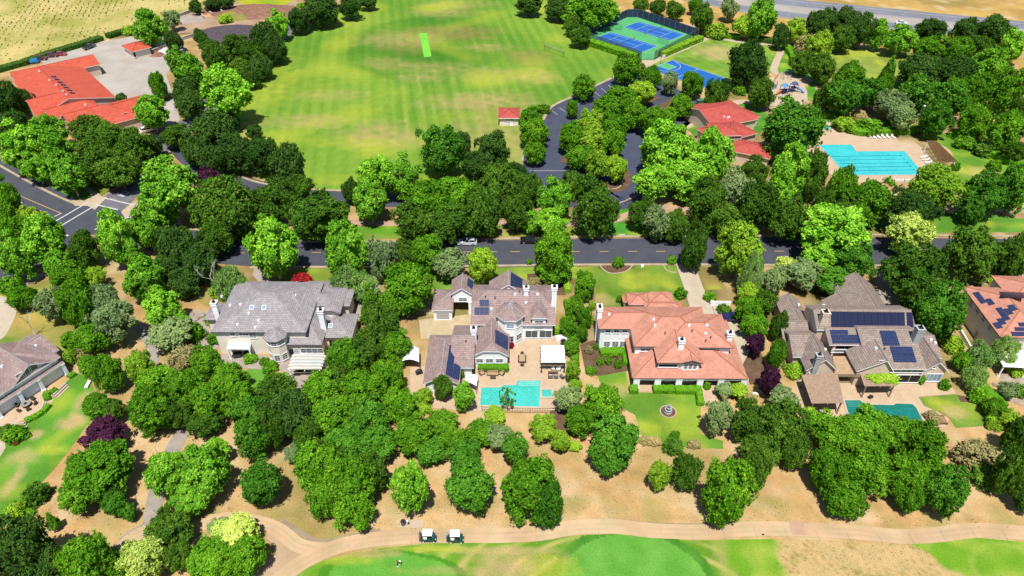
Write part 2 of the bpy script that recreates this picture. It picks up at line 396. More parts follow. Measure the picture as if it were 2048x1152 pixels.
lawn('garden_lawn', [(1195, 752), (1252, 744), (1256, 785), (1396, 786), (1402, 812), (1400, 868), (1446, 882), (1446, 898), (1290, 890), (1270, 830), (1215, 800)], A(124, 184, 32), [((1370, 840), 4, 4, YEL, .5), ((1300, 860), 2, 2, YEL, .5), ((1240, 780), 2, 1.5, SAND, .5)], smooth=False)
lawn('garden_lawn', [(1837, 795), (1912, 789), (1922, 805), (1958, 807), (1988, 851), (1912, 856), (1895, 832), (1870, 822), (1848, 812)], A(132, 176, 40), [((1910, 825), 2, 1.6, SAND, .6), ((1880, 805), 2, .8, YEL, .5)], smooth=False, z=.06)
lawn('park_lawn', [(1842, 270), (1915, 270), (1965, 300), (2035, 332), (2000, 360), (1930, 385), (1880, 370), (1905, 335), (1900, 300)], A(124, 186, 30), [((1960, 345), 5, 3, SAND, .5), ((1925, 340), 4, 3, YEL, .5)])
lawn('park_lawn', [(1290, 135), (1340, 112), (1425, 74), (1470, 80), (1545, 92), (1556, 107), (1545, 140), (1520, 160), (1460, 175), (1380, 150)], A(134, 188, 44), [((1440, 105), 9, 7, SAND, .55), ((1400, 130), 8, 4, LAWN2, .4)], stripe=4.2, sdir=.5)
lawn('park_lawn', [(1540, 82), (1568, 90), (1590, 120), (1640, 165), (1600, 165), (1550, 145), (1562, 105)], A(112, 184, 36))
lawn('park_lawn', [(1655, 90), (1700, 92), (1820, 108), (1845, 150), (1800, 200), (1660, 160)], A(160, 184, 60), [((1720, 105), 10, 5, YEL, .7)], stripe=3.1, sdir=1.5)
lawn('park_lawn', [(1605, 178), (1628, 172), (1630, 200), (1608, 196)], A(100, 180, 30))
lawn('park_lawn', [(1380, 240), (1480, 205), (1540, 240), (1480, 290), (1400, 280)], A(100, 180, 40))
lawn('park_lawn', [(1160, 380), (1240, 405), (1275, 395), (1270, 420), (1235, 450), (1180, 440)], A(84, 186, 36))
lawn('verge_lawn', [(500, 462), (600, 455), (800, 452), (1000, 450), (1230, 452), (1240, 468), (1150, 471), (880, 475), (600, 483), (500, 490)], A(146, 172, 50), [((780, 462), 12, 2, A(90, 170, 30), .7), ((990, 465), 5, 2, TAN, .5)], smooth=False)
lawn('verge_lawn', [(1222, 452), (1290, 446), (1300, 468), (1240, 471), (1215, 471)], A(84, 182, 36))
lawn('verge_lawn', [(1725, 446), (1800, 440), (1861, 424), (1960, 426), (2060, 440), (2060, 464), (1730, 468)], A(110, 178, 32), [((1735, 466), 8, 1.2, BROWN, .6)], smooth=False)
lawn('verge_lawn', [(100, 345), (180, 370), (187, 398), (145, 402), (100, 380)], A(112, 172, 40))
lawn('verge_lawn', [(180, 360), (230, 360), (245, 375), (210, 392), (190, 390)], A(150, 170, 50))
lawn('verge_lawn', [(1000, 530), (1150, 532), (1155, 556), (1000, 560)], A(150, 186, 40))
lawn('verge_lawn', [(865, 548), (905, 542), (905, 580), (868, 580)], A(140, 186, 40))
lawn('verge_lawn', [(400, 340), (470, 345), (510, 352), (430, 350)], A(150, 170, 50))

# vineyard field
def t_vine(P):
    f = noise.fractal(Vector((P.x*.05, P.y*.05, 4)), 1, 2, 4)
    c = lerp(A(230, 210, 136), A(186, 182, 92), .45+f*1.1)
    u = P.x*math.cos(.32)+P.y*math.sin(.32)
    c = lerp(c, A(134, 156, 62), max(0, math.sin(u*2*math.pi/4.6)-.3)*(.3+nz(P.x, P.y, .06, 40)*1.1))
    return lerp(c, A(178, 160, 110), max(0, -math.sin(u*2*math.pi/4.6)-.7)*1.2)
sheet('vineyard_field', None, m_dry, .02, tint=t_vine, res=1.3, pts=[G(-60, 162), G(105, 108), G(200, 80), G(262, 60), G(330, 40), G(375, 22), G(430, 2), G(470, -40), G(-160, -60)])
sheet('verge_lawn', None, m_turf, .04, tint=lambda P: lerp(A(200, 200, 50), A(160, 186, 40), .5+nz(P.x, P.y, .1)), res=2, pts=[G(470, 2), G(560, -8), G(590, 0), G(560, 14), G(500, 14)])

# hard surfaces
asph = mat('dark_asphalt', A(92, 94, 106), A(82, 85, 97), .25, .85, A(108, 110, 120), 7, k3=.3)
asph2 = mat('parking_asphalt', A(88, 94, 116), A(76, 82, 104), .2, .85, A(106, 112, 132), 5, k3=.35)
asph3 = mat('worn_asphalt', A(140, 138, 146), A(120, 118, 128), .3, .9, A(158, 156, 160), 5)
conc = mat('concrete', A(226, 204, 176), A(212, 188, 158), .4, .85, A(236, 220, 198), 4)
conc2 = mat('pale_concrete', A(228, 212, 188), A(214, 196, 170), .5, .85)
kerbm = mat('kerb_concrete', A(214, 196, 164), A(190, 170, 136), .6, .85)
deckm = mat('patio_paving', A(234, 206, 172), A(224, 194, 160), .6, .8, A(214, 182, 148), 1.8, k3=.3)
taupe = mat('taupe_paving', A(200, 184, 172), A(184, 168, 156), .7, .85, A(212, 198, 186), 4)
mulch = mat('bark_mulch', A(132, 104, 82), A(108, 82, 62), .7, .95, A(150, 124, 98), 5)
gravel = mat('gravel', A(190, 168, 140), A(166, 146, 124), .5, .95, A(206, 190, 166), 6)
rubber = mat('rubber_surface', A(196, 156, 124), A(184, 144, 112), .6, .9)
white = mat('white_road_paint', A(236, 236, 236), A(214, 214, 216), 2, .7)
yellow = mat('yellow_road_paint', A(232, 196, 110), A(214, 180, 100), 2, .7)
sheet('clubhouse_yard', [(80, 120), (140, 100), (235, 78), (300, 66), (360, 78), (375, 100), (345, 130), (332, 150), (345, 185), (360, 240), (330, 262), (262, 262), (235, 215), (160, 190)], mat('yard_concrete', A(212, 202, 192), A(192, 180, 166), .12, .9, A(224, 216, 206), 1.5), .03)
m_dirt = mat('bare_dirt', A(214, 182, 154), A(188, 152, 122), .12, .95, A(170, 132, 106), .6)
sheet('dirt_yard', [(335, 55), (350, 40), (385, 25), (430, 12), (480, 2), (540, -10), (600, 5), (600, 22), (560, 34), (510, 48), (470, 62), (440, 75), (400, 68), (365, 66), (345, 72)], m_dirt, .03, smooth=True)
ribbon('service_road', [(700, -30), (620, 25), (596, 45), (560, 70), (500, 120), (460, 165), (400, 235), (350, 262), (310, 300), (285, 345), (232, 402), (180, 445)], 8.5, asph3, .05)
ribbon('crossing_road', [(-120, 285), (-20, 345), (60, 392), (130, 425), (215, 445), (300, 468), (390, 490), (480, 502), (580, 507), (700, 508), (850, 508), (1024, 507), (1200, 504), (1400, 502), (1560, 501), (1720, 501), (1900, 503), (2120, 505)], 11.2, asph, .06)
ribbon('side_road', [(170, 436), (130, 470), (80, 505), (20, 545), (-60, 590)], 9.5, asph, .062)
ribbon('park_road', [(345, 275), (380, 315), (430, 352), (470, 362), (520, 376), (600, 390), (700, 398), (850, 402), (1050, 402), (1180, 400)], 6.6, asph, .058)
ribbon('park_road', [(1180, 396), (1240, 400), (1258, 370), (1290, 300)], 9, asph2, .066)
sheet('parking_lot', [(1090, 226), (1120, 205), (1221, 158), (1300, 140), (1340, 170), (1400, 205), (1412, 222), (1385, 244), (1330, 285), (1290, 330), (1276, 380), (1240, 412), (1100, 408), (1046, 380), (1046, 300), (1086, 242)], asph2, .05)
for px, wd in (([(1150, 330), (1170, 290), (1200, 255), (1250, 215), (1300, 190)], 9), ([(1200, 372), (1236, 374), (1244, 350), (1228, 335)], 5), ([(1290, 250), (1330, 215), (1370, 195)], 5)):
    ribbon('planting_island', px, wd, mulch, .08, h=.1)
ribbon('kerb', [(1045, 345), (1046, 300), (1048, 275)], .5, kerbm, .05, h=.14)
ribbon('kerb', [(1086, 240), (1105, 213), (1160, 187), (1221, 158), (1270, 140)], 1.1, kerbm, .05, h=.12)
ribbon('kerb', [(1204, 380), (1232, 378), (1243, 370), (1246, 356)], .4, kerbm, .08, h=.16)
ribbon('kerb', [(1235, 408), (1252, 402), (1274, 392)], .4, kerbm, .05, h=.16)
top = [(482, 482), (600, 484), (740, 485), (880, 481), (1024, 478), (1200, 474), (1380, 473), (1560, 472), (1740, 470), (1900, 472), (2120, 474)]
bot = [(500, 536), (600, 535), (740, 535), (880, 534), (1024, 532), (1200, 530), (1400, 530), (1560, 531), (1740, 532), (1900, 536), (2120, 540)]
ribbon('kerb', top, .75, kerbm, .05, h=.13); ribbon('kerb', bot, .75, kerbm, .05, h=.13)
ribbon('kerb', [(-60, 300), (0, 332), (50, 360), (100, 386), (140, 404), (150, 408)], .7, kerbm, .05, h=.13)
ribbon('kerb', [(207, 394), (232, 378), (247, 370), (275, 344)], .6, kerbm, .05, h=.13)
ribbon('kerb', [(270, 410), (282, 396), (300, 385)], .6, kerbm, .05, h=.13)
ribbon('kerb', [(376, 458), (401, 461)], .8, kerbm, .08, h=.13)
ribbon('kerb', [(430, 345), (470, 351), (520, 366), (600, 378), (695, 382)], .8, kerbm, .05, h=.12)
# corner aprons by the crossing and the painted lines
sheet('crossing_apron', [(140, 402), (165, 398), (196, 396), (215, 394), (190, 420), (175, 412), (150, 412)], conc, .07)
sheet('crossing_apron', [(242, 424), (262, 408), (282, 396), (290, 404), (262, 436), (250, 436)], conc, .07)
sheet('footpath', [(160, 372), (180, 376), (200, 390), (207, 396), (186, 400), (180, 388)], conc, .075)
def line(px, wd=.3, m=white, z=.085): return ribbon('road_marking', px, wd, m, z, smooth=False)
line([(104, 447), (178, 404)], .45); line([(119, 454), (193, 410)], .45); line([(95, 440), (123, 427)], .4)
line([(207, 396), (270, 411)], .45); line([(193, 410), (236, 420)], .45); line([(124, 468), (137, 472)], .5); line([(190, 460), (215, 445)], .45); line([(245, 440), (264, 432)], .4)
line([(33, 389), (70, 405), (122, 427), (95, 440)], .22, yellow)
for k in range(5): line([(220+k*3, 398.5+k*.7), (221.5+k*3, 395.5+k*.7)], .1)
for x in (480, 633, 757, 880, 935, 985, 1030, 1092, 1150, 1208, 1265, 1321, 1378, 1436, 1494, 1558, 1625, 1690, 1736, 1795, 1850, 1910, 1970, 2030):
    y = 506.5-(x-480)*.0045 if x < 1024 else 504-(x-1024)*.0022+(max(0, x-1500)*.001)
    line([(x-9, y), (x+9, y-.2)], .22, yellow)
# worn white symbols painted on the road before the crossing
for p, w_ in (([(237, 390), (241, 391.5), (249, 393.2)], .5), ([(249, 393.2), (252, 390), (255, 387)], .35), ([(256.5, 386.2), (259.5, 384.6)], .5), ([(244, 386.5), (247, 385.2)], .3), ([(249.5, 384.4), (253.5, 383.4), (255, 385.5)], .3)):
    line(p, w_)
for p, w_ in (([(86, 425), (89, 426.5)], .5), ([(90, 428), (94, 429.5), (98, 429)], .4), ([(42, 405), (45, 406)], .5)):
    line(p, w_)
# parking bays
for k in range(9):
    a = G(1104+k*14, 226-k*6.5); line([(1104+k*14, 222-k*6.5), (1116+k*14, 230-k*6.2)], .15)
line([(1060, 342), (1166, 342)], .18); line([(1205, 290), (1208, 330)], .15)
for k in range(5): line([(1392+k*7, 214+k*2.5), (1372+k*7, 226+k*3)], .15)

# footpaths
ribbon('footpath', [(490, 428), (560, 442), (640, 448), (720, 446), (800, 447), (900, 440), (1000, 445), (1100, 446), (1180, 450), (1225, 442), (1260, 428), (1300, 415), (1400, 425), (1500, 440), (1620, 440), (1720, 438), (1800, 430), (1870, 422), (1950, 418), (2080, 425)], 2.4, mat('pink_path', A(220, 184, 156), A(196, 160, 132), .4, .9), .05)
ribbon('footpath', [(1285, 135), (1320, 118), (1370, 97), (1425, 73), (1450, 79), (1500, 87), (1545, 90), (1561, 100), (1552, 125), (1548, 142), (1560, 152)], 2.6, conc, .05)
ribbon('footpath', [(1620, 158), (1600, 166), (1605, 185), (1598, 205), (1560, 210), (1520, 206), (1480, 204), (1430, 220), (1385, 244), (1340, 275)], 3.2, conc, .05)
sheet('footpath', [(1562, 146), (1585, 150), (1625, 160), (1603, 178), (1615, 200), (1575, 212), (1535, 200)], conc, .055, smooth=True)
sheet('playground_surface', [(1556, 148), (1578, 152), (1592, 170), (1601, 190), (1585, 205), (1560, 207), (1543, 195), (1545, 168)], rubber, .07, smooth=True)
sheet('footpath', [(1276, 118), (1320, 104), (1330, 112), (1292, 132)], conc, .05)
ribbon('footpath', [(1418, 225), (1440, 238), (1460, 250)], 2, conc, .07)
ribbon('footpath', [(35, 580), (55, 566), (82, 552), (120, 530)], 1.8, conc, .06)
sheet('turning_circle', [(-80, 560), (-10, 588), (22, 600), (33, 622), (22, 652), (0, 680), (-60, 690), (-160, 640)], conc2, .06, smooth=True)
ribbon('footpath', [(275, 648), (288, 668), (302, 690), (310, 712), (300, 730), (280, 745)], 2.1, mat('grey_path', A(196, 184, 172), A(176, 162, 150), .5, .9), .05)
ribbon('footpath', [(376, 830), (366, 862), (345, 900), (325, 950), (310, 1000), (300, 1050), (262, 1075), (240, 1098), (200, 1130)], 2.6, MATS['grey_path'], .05)
m_cart = mat_attr('path_concrete', 5, .08)
def t_cart(P, v, d):
    c = lerp(A(236, 206, 162), A(222, 188, 146), .5+nz(P.x, P.y, .2))
    c = lerp(c, A(184, 162, 142), (max(0, 1-abs(v-.36)/.11)*.5+max(0, 1-abs(v-.68)/.11)*.45)*(.6+nz(P.x, P.y, .15, 8)))     # tyre tracks worn into the concrete
    return c
ribbon('cart_path', [(2200, 1062), (2120, 1070), (2048, 1066), (1950, 1061), (1870, 1070), (1800, 1073), (1700, 1064), (1600, 1059), (1500, 1058), (1400, 1064), (1300, 1061), (1230, 1053), (1150, 1055), (1080, 1067), (1000, 1071), (900, 1071), (820, 1073), (740, 1080), (680, 1092), (630, 1112), (590, 1135), (540, 1175)], 2.6, m_cart, .06, tint=t_cart, n=10, cross=12)
ribbon('cart_path', [(655, 1100), (600, 1092), (560, 1062), (520, 1046), (470, 1038), (430, 1040), (390, 1055), (300, 1062), (262, 1078), (236, 1104)], 2.3, m_cart, .058, tint=t_cart, n=10, cross=12)
sheet('cart_path', [(536, 1048), (560, 1060), (600, 1088), (650, 1096), (620, 1118), (560, 1160), (520, 1175), (530, 1120), (552, 1110), (553, 1090), (535, 1075)], m_cart, .055, tint=lambda P: A(214, 182, 148), res=1)
ribbon('kerb', [(520, 1152), (546, 1125), (553, 1103), (545, 1086), (534, 1076)], .2, conc, .05, h=.1)
for k, x_ in enumerate(range(700, 2040, 62)):
    y_ = (1086, 1084, 1083, 1081, 1081, 1081, 1081, 1080, 1070, 1068, 1074, 1076, 1072, 1068, 1070, 1074, 1078, 1081, 1080, 1072, 1070, 1074)[min(21, k)]
    a_ = G(x_, y_-14); ribbon('path_joint', None, .035, MATS['grey_path'], .085, pts=[a_, a_+Vector((.12, -2.0, 0))], smooth=False)
sheet('tee_pad', [(798, 1041), (847, 1041), (848, 1056), (799, 1057)], conc, .07)
sheet('path_patch', [(1577, 1042), (1606, 1042), (1613, 1070), (1585, 1071)], mat('pink_concrete', A(228, 186, 156)), .075)
for px in ([(1240, 1043), (1300, 1050), (1380, 1052), (1440, 1051)], [(560, 1040), (600, 1065), (640, 1085), (700, 1074), (760, 1062)]):
    ribbon('gravel_edge', px, .9, gravel, .045)
# highway
hc = [G(1200, -50), G(1360, -22), G(1536, 11), G(1740, 33), G(2048, 64), G(2300, 90)]
ribbon('highway', None, 32, mat('highway_asphalt', A(150, 152, 162), A(136, 138, 150), .05, .9, A(164, 166, 172), 1), .03, pts=hc)
ribbon('highway_shoulder', None, 9, mat('highway_concrete', A(200, 192, 180), A(186, 178, 168), .1, .9), .04, pts=hc, off=-1)
for off in (12.5, 4.2, -6.2, -15): ribbon('road_marking', None, .35, white, .06, pts=hc, off=off)
hs = spline(hc, 30)
for off in (8.3, -10.2):
    o = offset_line(hs, off)
    for i in range(2, len(o)-1, 5): ribbon('road_marking', None, .35, white, .06, pts=[o[i], o[i].lerp(o[i+1], .6)], smooth=False)

# house yards
pale = conc2
sheet('driveway', [(1352, 531), (1388, 529), (1396, 548), (1408, 580), (1422, 612), (1440, 650), (1445, 680), (1400, 680), (1385, 640), (1378, 610), (1368, 575)], pale, .06)
sheet('driveway', [(1425, 612), (1480, 622), (1500, 700), (1480, 740), (1445, 680)], pale, .05)
sheet('driveway', [(838, 640), (948, 628), (952, 678), (842, 678)], mat('court_paving', A(226, 206, 166), A(212, 190, 150), .6, .85), .06)
sheet('driveway', [(1760, 545), (1800, 575), (1850, 615), (1835, 640), (1760, 610)], taupe, .06, smooth=True)
sheet('driveway', [(1922, 552), (2060, 550), (2060, 574), (1922, 568)], mat('pink_path', A(220, 184, 156)), .06)
sheet('driveway', [(700, 590), (740, 575), (745, 540), (755, 532), (765, 560), (740, 620), (715, 640), (695, 620)], taupe, .06, smooth=True)
sheet('driveway', [(510, 530), (525, 545), (560, 575), (600, 590), (600, 600), (540, 590), (505, 550)], taupe, .06)
sheet('driveway', [(632, 575), (670, 570), (680, 600), (640, 606)], taupe, .06)
sheet('patio', [(820, 735), (870, 730), (945, 738), (1012, 690), (1050, 672), (1116, 670), (1132, 700), (1136, 760), (1142, 820), (950, 824), (820, 812)], deckm, .05)
sheet('patio', [(452, 690), (540, 715), (580, 700), (648, 712), (650, 738), (600, 752), (560, 742), (500, 738), (455, 735), (440, 720)], taupe, .05)
sheet('patio', [(612+45*math.cos(a), 762+21*math.sin(a)) for a in [k*math.pi/8 for k in range(16)]], taupe, .07)
sheet('patio', [(360, 640), (395, 620), (425, 640), (440, 680), (430, 700), (400, 690), (372, 665)], taupe, .05, smooth=True)
sheet('patio', [(1590, 760), (1690, 750), (1830, 755), (1900, 765), (1912, 788), (1838, 794), (1848, 812), (1875, 824), (1898, 838), (1890, 856), (1850, 852), (1700, 860), (1600, 850)], deckm, .05)
sheet('path', [(1404, 770), (1432, 770), (1440, 800), (1418, 812), (1404, 815)], deckm, .06)
sheet('path', [(1278, 768), (1305, 768), (1307, 784), (1276, 784)], deckm, .07)
sheet('patio', [(45, 800), (90, 775), (108, 800), (95, 820), (60, 838), (20, 850), (0, 870), (-40, 850)], deckm, .06)
sheet('path', [(-10, 880), (8, 880), (12, 895), (0, 915), (-30, 930)], conc2, .05)
sheet('garden_bed', [(1160, 690), (1195, 678), (1200, 700), (1255, 700), (1256, 742), (1200, 752), (1172, 750)], mulch, .04)
sheet('garden_bed', [(1054, 548), (1128, 545), (1132, 590), (1058, 592)], mulch, .05)
sheet('garden_bed', [(1200, 533), (1266, 531), (1258, 540), (1240, 546), (1218, 546), (1205, 540)], mulch, .06, smooth=True)
ribbon('kerb', [(1200, 532), (1208, 541), (1222, 547), (1242, 546), (1257, 540), (1265, 531)], .25, conc, .05, h=.1)
ribbon('kerb', [(1327, 531), (1332, 540), (1344, 545), (1354, 545)], .25, conc, .05, h=.1)
sheet('garden_bed', [(1912, 790), (1990, 800), (2040, 850), (1990, 856), (1958, 806), (1922, 804)], mulch, .055)
sheet('garden_bed', [(1100, 822), (1160, 815), (1175, 870), (1100, 880)], mulch, .045)
sheet('garden_bed', [(1470, 690), (1520, 700), (1540, 760), (1500, 770), (1490, 740)], mulch, .045)
sheet('garden_bed', [(1990, 720), (2060, 740), (2070, 820), (2010, 800)], mat('slab_paving', A(206, 192, 176), A(180, 150, 124), .8), .05)

def t_hidden(): pass
# the shore of each pool is a real kerb, its water a sheet over a pale basin
m_water = None
def water(name, c, c2, rough=.03):
    m, n, l, p = nodes(name)
    tc = n.new('ShaderNodeTexCoord').outputs['Object']
    f = noi(n, l, .16, 3, tc); base = mix(n, l, ramp(n, l, f, .3, .7), tuple(v*.82 for v in c), c2)
    vo = n.new('ShaderNodeTexVoronoi'); vo.feature = 'DISTANCE_TO_EDGE'; vo.inputs['Scale'].default_value = 1.7; l.new(tc, vo.inputs['Vector'])
    l.new(mix(n, l, ramp(n, l, vo.outputs['Distance'], .10, .0), base, tuple(min(.8, v*1.12+.01) for v in c2)), p.inputs['Base Color'])  # caustic light lines painted into the water's base colour
    p.inputs['Roughness'].default_value = rough; p.inputs['IOR'].default_value = 1.33
    b = n.new('ShaderNodeBump'); b.inputs['Strength'].default_value = .12; b.inputs['Distance'].default_value = .05
    l.new(noi(n, l, 2.2, 3, tc), b.inputs['Height']); l.new(b.outputs[0], p.inputs['Normal']); return m
aqua = water('pool_water', A(60, 218, 228), A(84, 230, 236)); aqua2 = water('turquoise_water', A(70, 216, 200), A(92, 226, 212)); teal = water('teal_water', A(44, 140, 116), A(26, 146, 142))
coping = mat('pool_coping', A(232, 214, 190), A(222, 200, 174), 1, .7)
def pool(px, m, z=.09, rim=.35, pts=None, label=None, cat='swimming pool'):
    P = pts or [G(x, y) for x, y in px]
    cx = sum((p for p in P), Vector())/len(P)
    root = empty('swimming_pool', (cx.x, cx.y, 0), 0, label, cat)
    L = [Vector((p.x-cx.x, p.y-cx.y, 0)) for p in P]; n = len(L)
    if sum(L[i].x*L[(i+1) % n].y-L[(i+1) % n].x*L[i].y for i in range(n)) < 0: L = L[::-1]
    outer = []
    for i in range(n):
        a, b, c = L[i-1], L[i], L[(i+1) % n]; d1 = (b-a).normalized(); d2 = (c-b).normalized()
        n1 = Vector((d1.y, -d1.x, 0)); n2 = Vector((d2.y, -d2.x, 0)); s = (n1+n2)/max(.35, 1+n1.dot(n2)); outer.append(b+s*rim)
    vs = [(*p.xy, .07+z) for p in L]+[(*p.xy, .07+z) for p in outer]+[(*p.xy, .02) for p in outer]+[(*p.xy, .02) for p in L]
    fs = []
    for i in range(n):
        j = (i+1) % n; fs += [(i, n+i, n+j, j), (n+i, 2*n+i, 2*n+j, n+j), (3*n+i, i, j, 3*n+j)]
    MB().add(vs, fs).build('coping', coping, root)
    bm = bmesh.new(); f = bm.faces.new([bm.verts.new((*p.xy, z)) for p in L]); bm.normal_update(); bmesh.ops.triangulate(bm, faces=bm.faces[:])
    me = bpy.data.meshes.new('water'); bm.to_mesh(me); bm.free(); me.materials.append(m)
    for q in me.polygons: pass
    link('water', me, root)
    return root, cx
# ------------------------------------------------------------------ TREES AND SHRUBS
def crown_mesh(name, m, seed, nl=46, lr=(.22, .36), n=7000, leaf=.075, flat=.55, shape='oak', core=.78, droop=0, jit=.62):
    rng = np.random.default_rng(seed)
    # lobes spread over the crown's surface
    L = []; R = []
    g = math.pi*(3-math.sqrt(5))
    for i in range(nl):
        z = 1-2*(i+.5)/nl; r = math.sqrt(1-z*z); a = i*g+rng.normal()*.25
        p = np.array([r*math.cos(a), r*math.sin(a), z+rng.normal()*.06])
        if shape == 'oak':
            if z < -.45: p[2] = -.45-.25*rng.random(); 
            k = .74+rng.normal()*.075
        elif shape == 'tall': 
            k = .74+rng.normal()*.09; p[:2] *= (1.0 if z < .1 else 1-.35*(z-.1))
        elif shape == 'cone':
            w_ = max(.06, (1-z)/2)**.75; p[:2] = p[:2]/max(r, .05)*w_*(.95+rng.normal()*.1); k = .86
        else: k = .70+rng.normal()*.12
        L.append(p*k); R.append(lr[0]+(lr[1]-lr[0])*rng.random())
    if shape == 'cone': R = [r*(1.05-.55*(l[2]+1)/2) for r, l in zip(R, L)]
    for i in range(nl):      # no crown is round: bays and bulges, a few lobes standing out
        q = L[i]/max(1e-6, np.linalg.norm(L[i])); f = 1+.34*noise.noise(Vector(q*1.5)+Vector((seed*1.7, 0, 0)))+(.10 if rng.random() < .15 else 0)
        L[i] = L[i]*f; R[i] *= (.8+.4*rng.random())
    L = np.array(L); R = np.array(R)
    # sprigs of leaves scattered over the lobes
    ns = max(1, n//7); pr = R**2/np.sum(R**2); si = rng.choice(nl, ns, p=pr)
    sd = rng.normal(size=(ns, 3)); sd /= np.linalg.norm(sd, axis=1)[:, None]
    out = L/np.linalg.norm(L, axis=1)[:, None]
    sd = sd+out[si]*.8+np.array([0, 0, .3]); sd /= np.linalg.norm(sd, axis=1)[:, None]
    lump = 1+.20*np.sin(sd[:, 0]*9+si)*np.sin(sd[:, 1]*8+si*2)+rng.normal(size=ns)*.17+np.where(rng.random(ns) < .10, .38*rng.random(ns), 0)
    SP = L[si]+sd*(R[si]*lump)[:, None]
    keep = np.ones(ns, bool)
    for k in range(nl): keep &= ~((np.linalg.norm(SP-L[k], axis=1) < R[k]*.74) & (si != k))
    SP = SP[keep]; sd = sd[keep]; si = si[keep]; ns = len(SP); sr = rng.random(ns)
    q = rng.integers(0, ns, n); P = SP[q]+rng.normal(size=(n, 3))*leaf*.78; d = sd[q]; li = si[q]
    if droop:
        P[:, 2] -= droop*rng.random(n)*np.clip(np.hypot(P[:, 0], P[:, 1]), 0, 1)
    N = d+rng.normal(size=(n, 3))*jit; N /= np.linalg.norm(N, axis=1)[:, None]
    T = np.cross(N, rng.normal(size=(n, 3))); T /= np.linalg.norm(T, axis=1)[:, None]
    if droop: T = T*.9+np.array([0, 0, -1.]); T /= np.linalg.norm(T, axis=1)[:, None]
    B = np.cross(N, T)
    s = leaf*(.6+.8*rng.random(n))[:, None]; a = (.5+.4*rng.random(n))[:, None]*(.35 if droop else 1)
    if droop: s = s*1.7
    V = np.stack([P-T*s, P-B*s*a+T*s*.15*rng.normal(size=(n, 1)), P+T*s, P+B*s*a+N*s*.25], 1).reshape(-1, 3)
    nq = n
    lr_ = rng.random(nl)*.55; rnd = np.clip(lr_[li]*.6+sr[q]*.42+rng.random(n)*.3, 0, 1)**1.3
    # inner mass of foliage
    if core:
        bm = bmesh.new(); bmesh.ops.create_icosphere(bm, subdivisions=4, radius=1)
        cv = np.array([v.co for v in bm.verts]); cf = [[v.index for v in f.verts] for f in bm.faces]; bm.free()
        if shape == 'cone': cv2 = cv.copy(); w_ = np.maximum(.02, (1-cv[:, 2])/2)**.75; rr = np.maximum(.05, np.hypot(cv[:, 0], cv[:, 1])); cv2[:, :2] = cv[:, :2]/rr[:, None]*(w_*.72)[:, None]; cv2[:, 2] *= .86; cv = cv2
        else:
            u = cv.copy(); best = np.full(len(u), core*.62)
            for k in range(nl):      # support of the lobes along each direction
                b = u@L[k]; disc = b*b-(L[k]@L[k]-(R[k]*.80)**2)
                t = np.where(disc > 0, b+np.sqrt(np.maximum(disc, 0)), 0); best = np.maximum(best, t)
            cv = u*best[:, None]*.80
        cf = np.array(cf)
    else: cv = np.zeros((0, 3)); cf = np.zeros((0, 3), int)
    rad = np.percentile(np.hypot(P[:, 0], P[:, 1]), 98)*1.02; zlo, zhi = np.percentile(P[:, 2], 1), np.percentile(P[:, 2], 99.3)
    for arr in (V, cv):
        if len(arr): arr[:, :2] /= rad; arr[:, 2] = (arr[:, 2]-(zhi+zlo)/2)/((zhi-zlo)/2)
    me = bpy.data.meshes.new(name)
    nv = len(V)+len(cv); me.vertices.add(nv); me.vertices.foreach_set('co', np.concatenate([V, cv]).ravel())
    loops = np.concatenate([np.arange(nq*4), (cf+len(V)).ravel()]).astype(np.int32)
    me.loops.add(len(loops)); me.loops.foreach_set('vertex_index', loops)
    starts = np.concatenate([np.arange(nq)*4, nq*4+np.arange(len(cf))*3]).astype(np.int32)
    me.polygons.add(len(starts)); me.polygons.foreach_set('loop_start', starts)
    me.update(calc_edges=True)
    at = me.attributes.new('leafrnd', 'FLOAT', 'FACE')
    at.data.foreach_set('value', np.concatenate([rnd, rng.random(len(cf))*.5+.1]).astype(np.float32))
    me.materials.append(m); me.validate()
    return me
bark = mat('bark', (.16, .12, .085), (.09, .07, .05), 2, .95); palebark = mat('pale_bark', (.55, .50, .44), (.34, .30, .26), 2, .9)
def trunk_mesh(name, m, seed, limbs=6, spread=.6):
    rng = random.Random(seed); b = MB()
    b.tube([(0, 0, -.02), (.03, 0, .25), (.0, .03, .5), (.03, .02, .75)], .07, 8, .03)
    for k in range(limbs):
        a = k*2*math.pi/limbs+rng.random(); z = .3+.3*rng.random(); s = spread*(.6+.5*rng.random())
        b.tube([(.02, 0, z), (math.cos(a)*s*.5, math.sin(a)*s*.5, z+.18), (math.cos(a)*s, math.sin(a)*s, z+.36+.15*rng.random())], .032, 5, .01)
    return b.mesh(name, m, True)
LC = {'oak': (A(44, 82, 22), A(110, 152, 48)), 'syc': (A(60, 132, 20), A(170, 228, 70)), 'green': (A(48, 106, 16), A(132, 188, 46)), 'lime': (A(92, 144, 24), A(180, 214, 66)),
      'olive': (A(104, 136, 78), A(158, 178, 110)), 'plum': (A(56, 28, 46), A(104, 58, 84)), 'red': (A(124, 28, 32), A(186, 56, 54)), 'emer': (A(40, 92, 16), A(112, 174, 54)), 'birch': (A(104, 150, 60), A(170, 204, 110)),
      'pale': (A(150, 184, 64), A(216, 230, 120)), 'dark': (A(38, 72, 26), A(94, 132, 52)), 'hedge': (A(70, 128, 24), A(120, 172, 40)), 'brown': (A(150, 140, 84), A(190, 176, 116))}
LEAFK = 1.75
LM = {k: mat_leaf('foliage_'+k, tuple(v*LEAFK for v in a), tuple(v*LEAFK for v in b)) for k, (a, b) in LC.items()}
CR = {}
def hash_(s): return sum(ord(c)*(i+3) for i, c in enumerate(s))
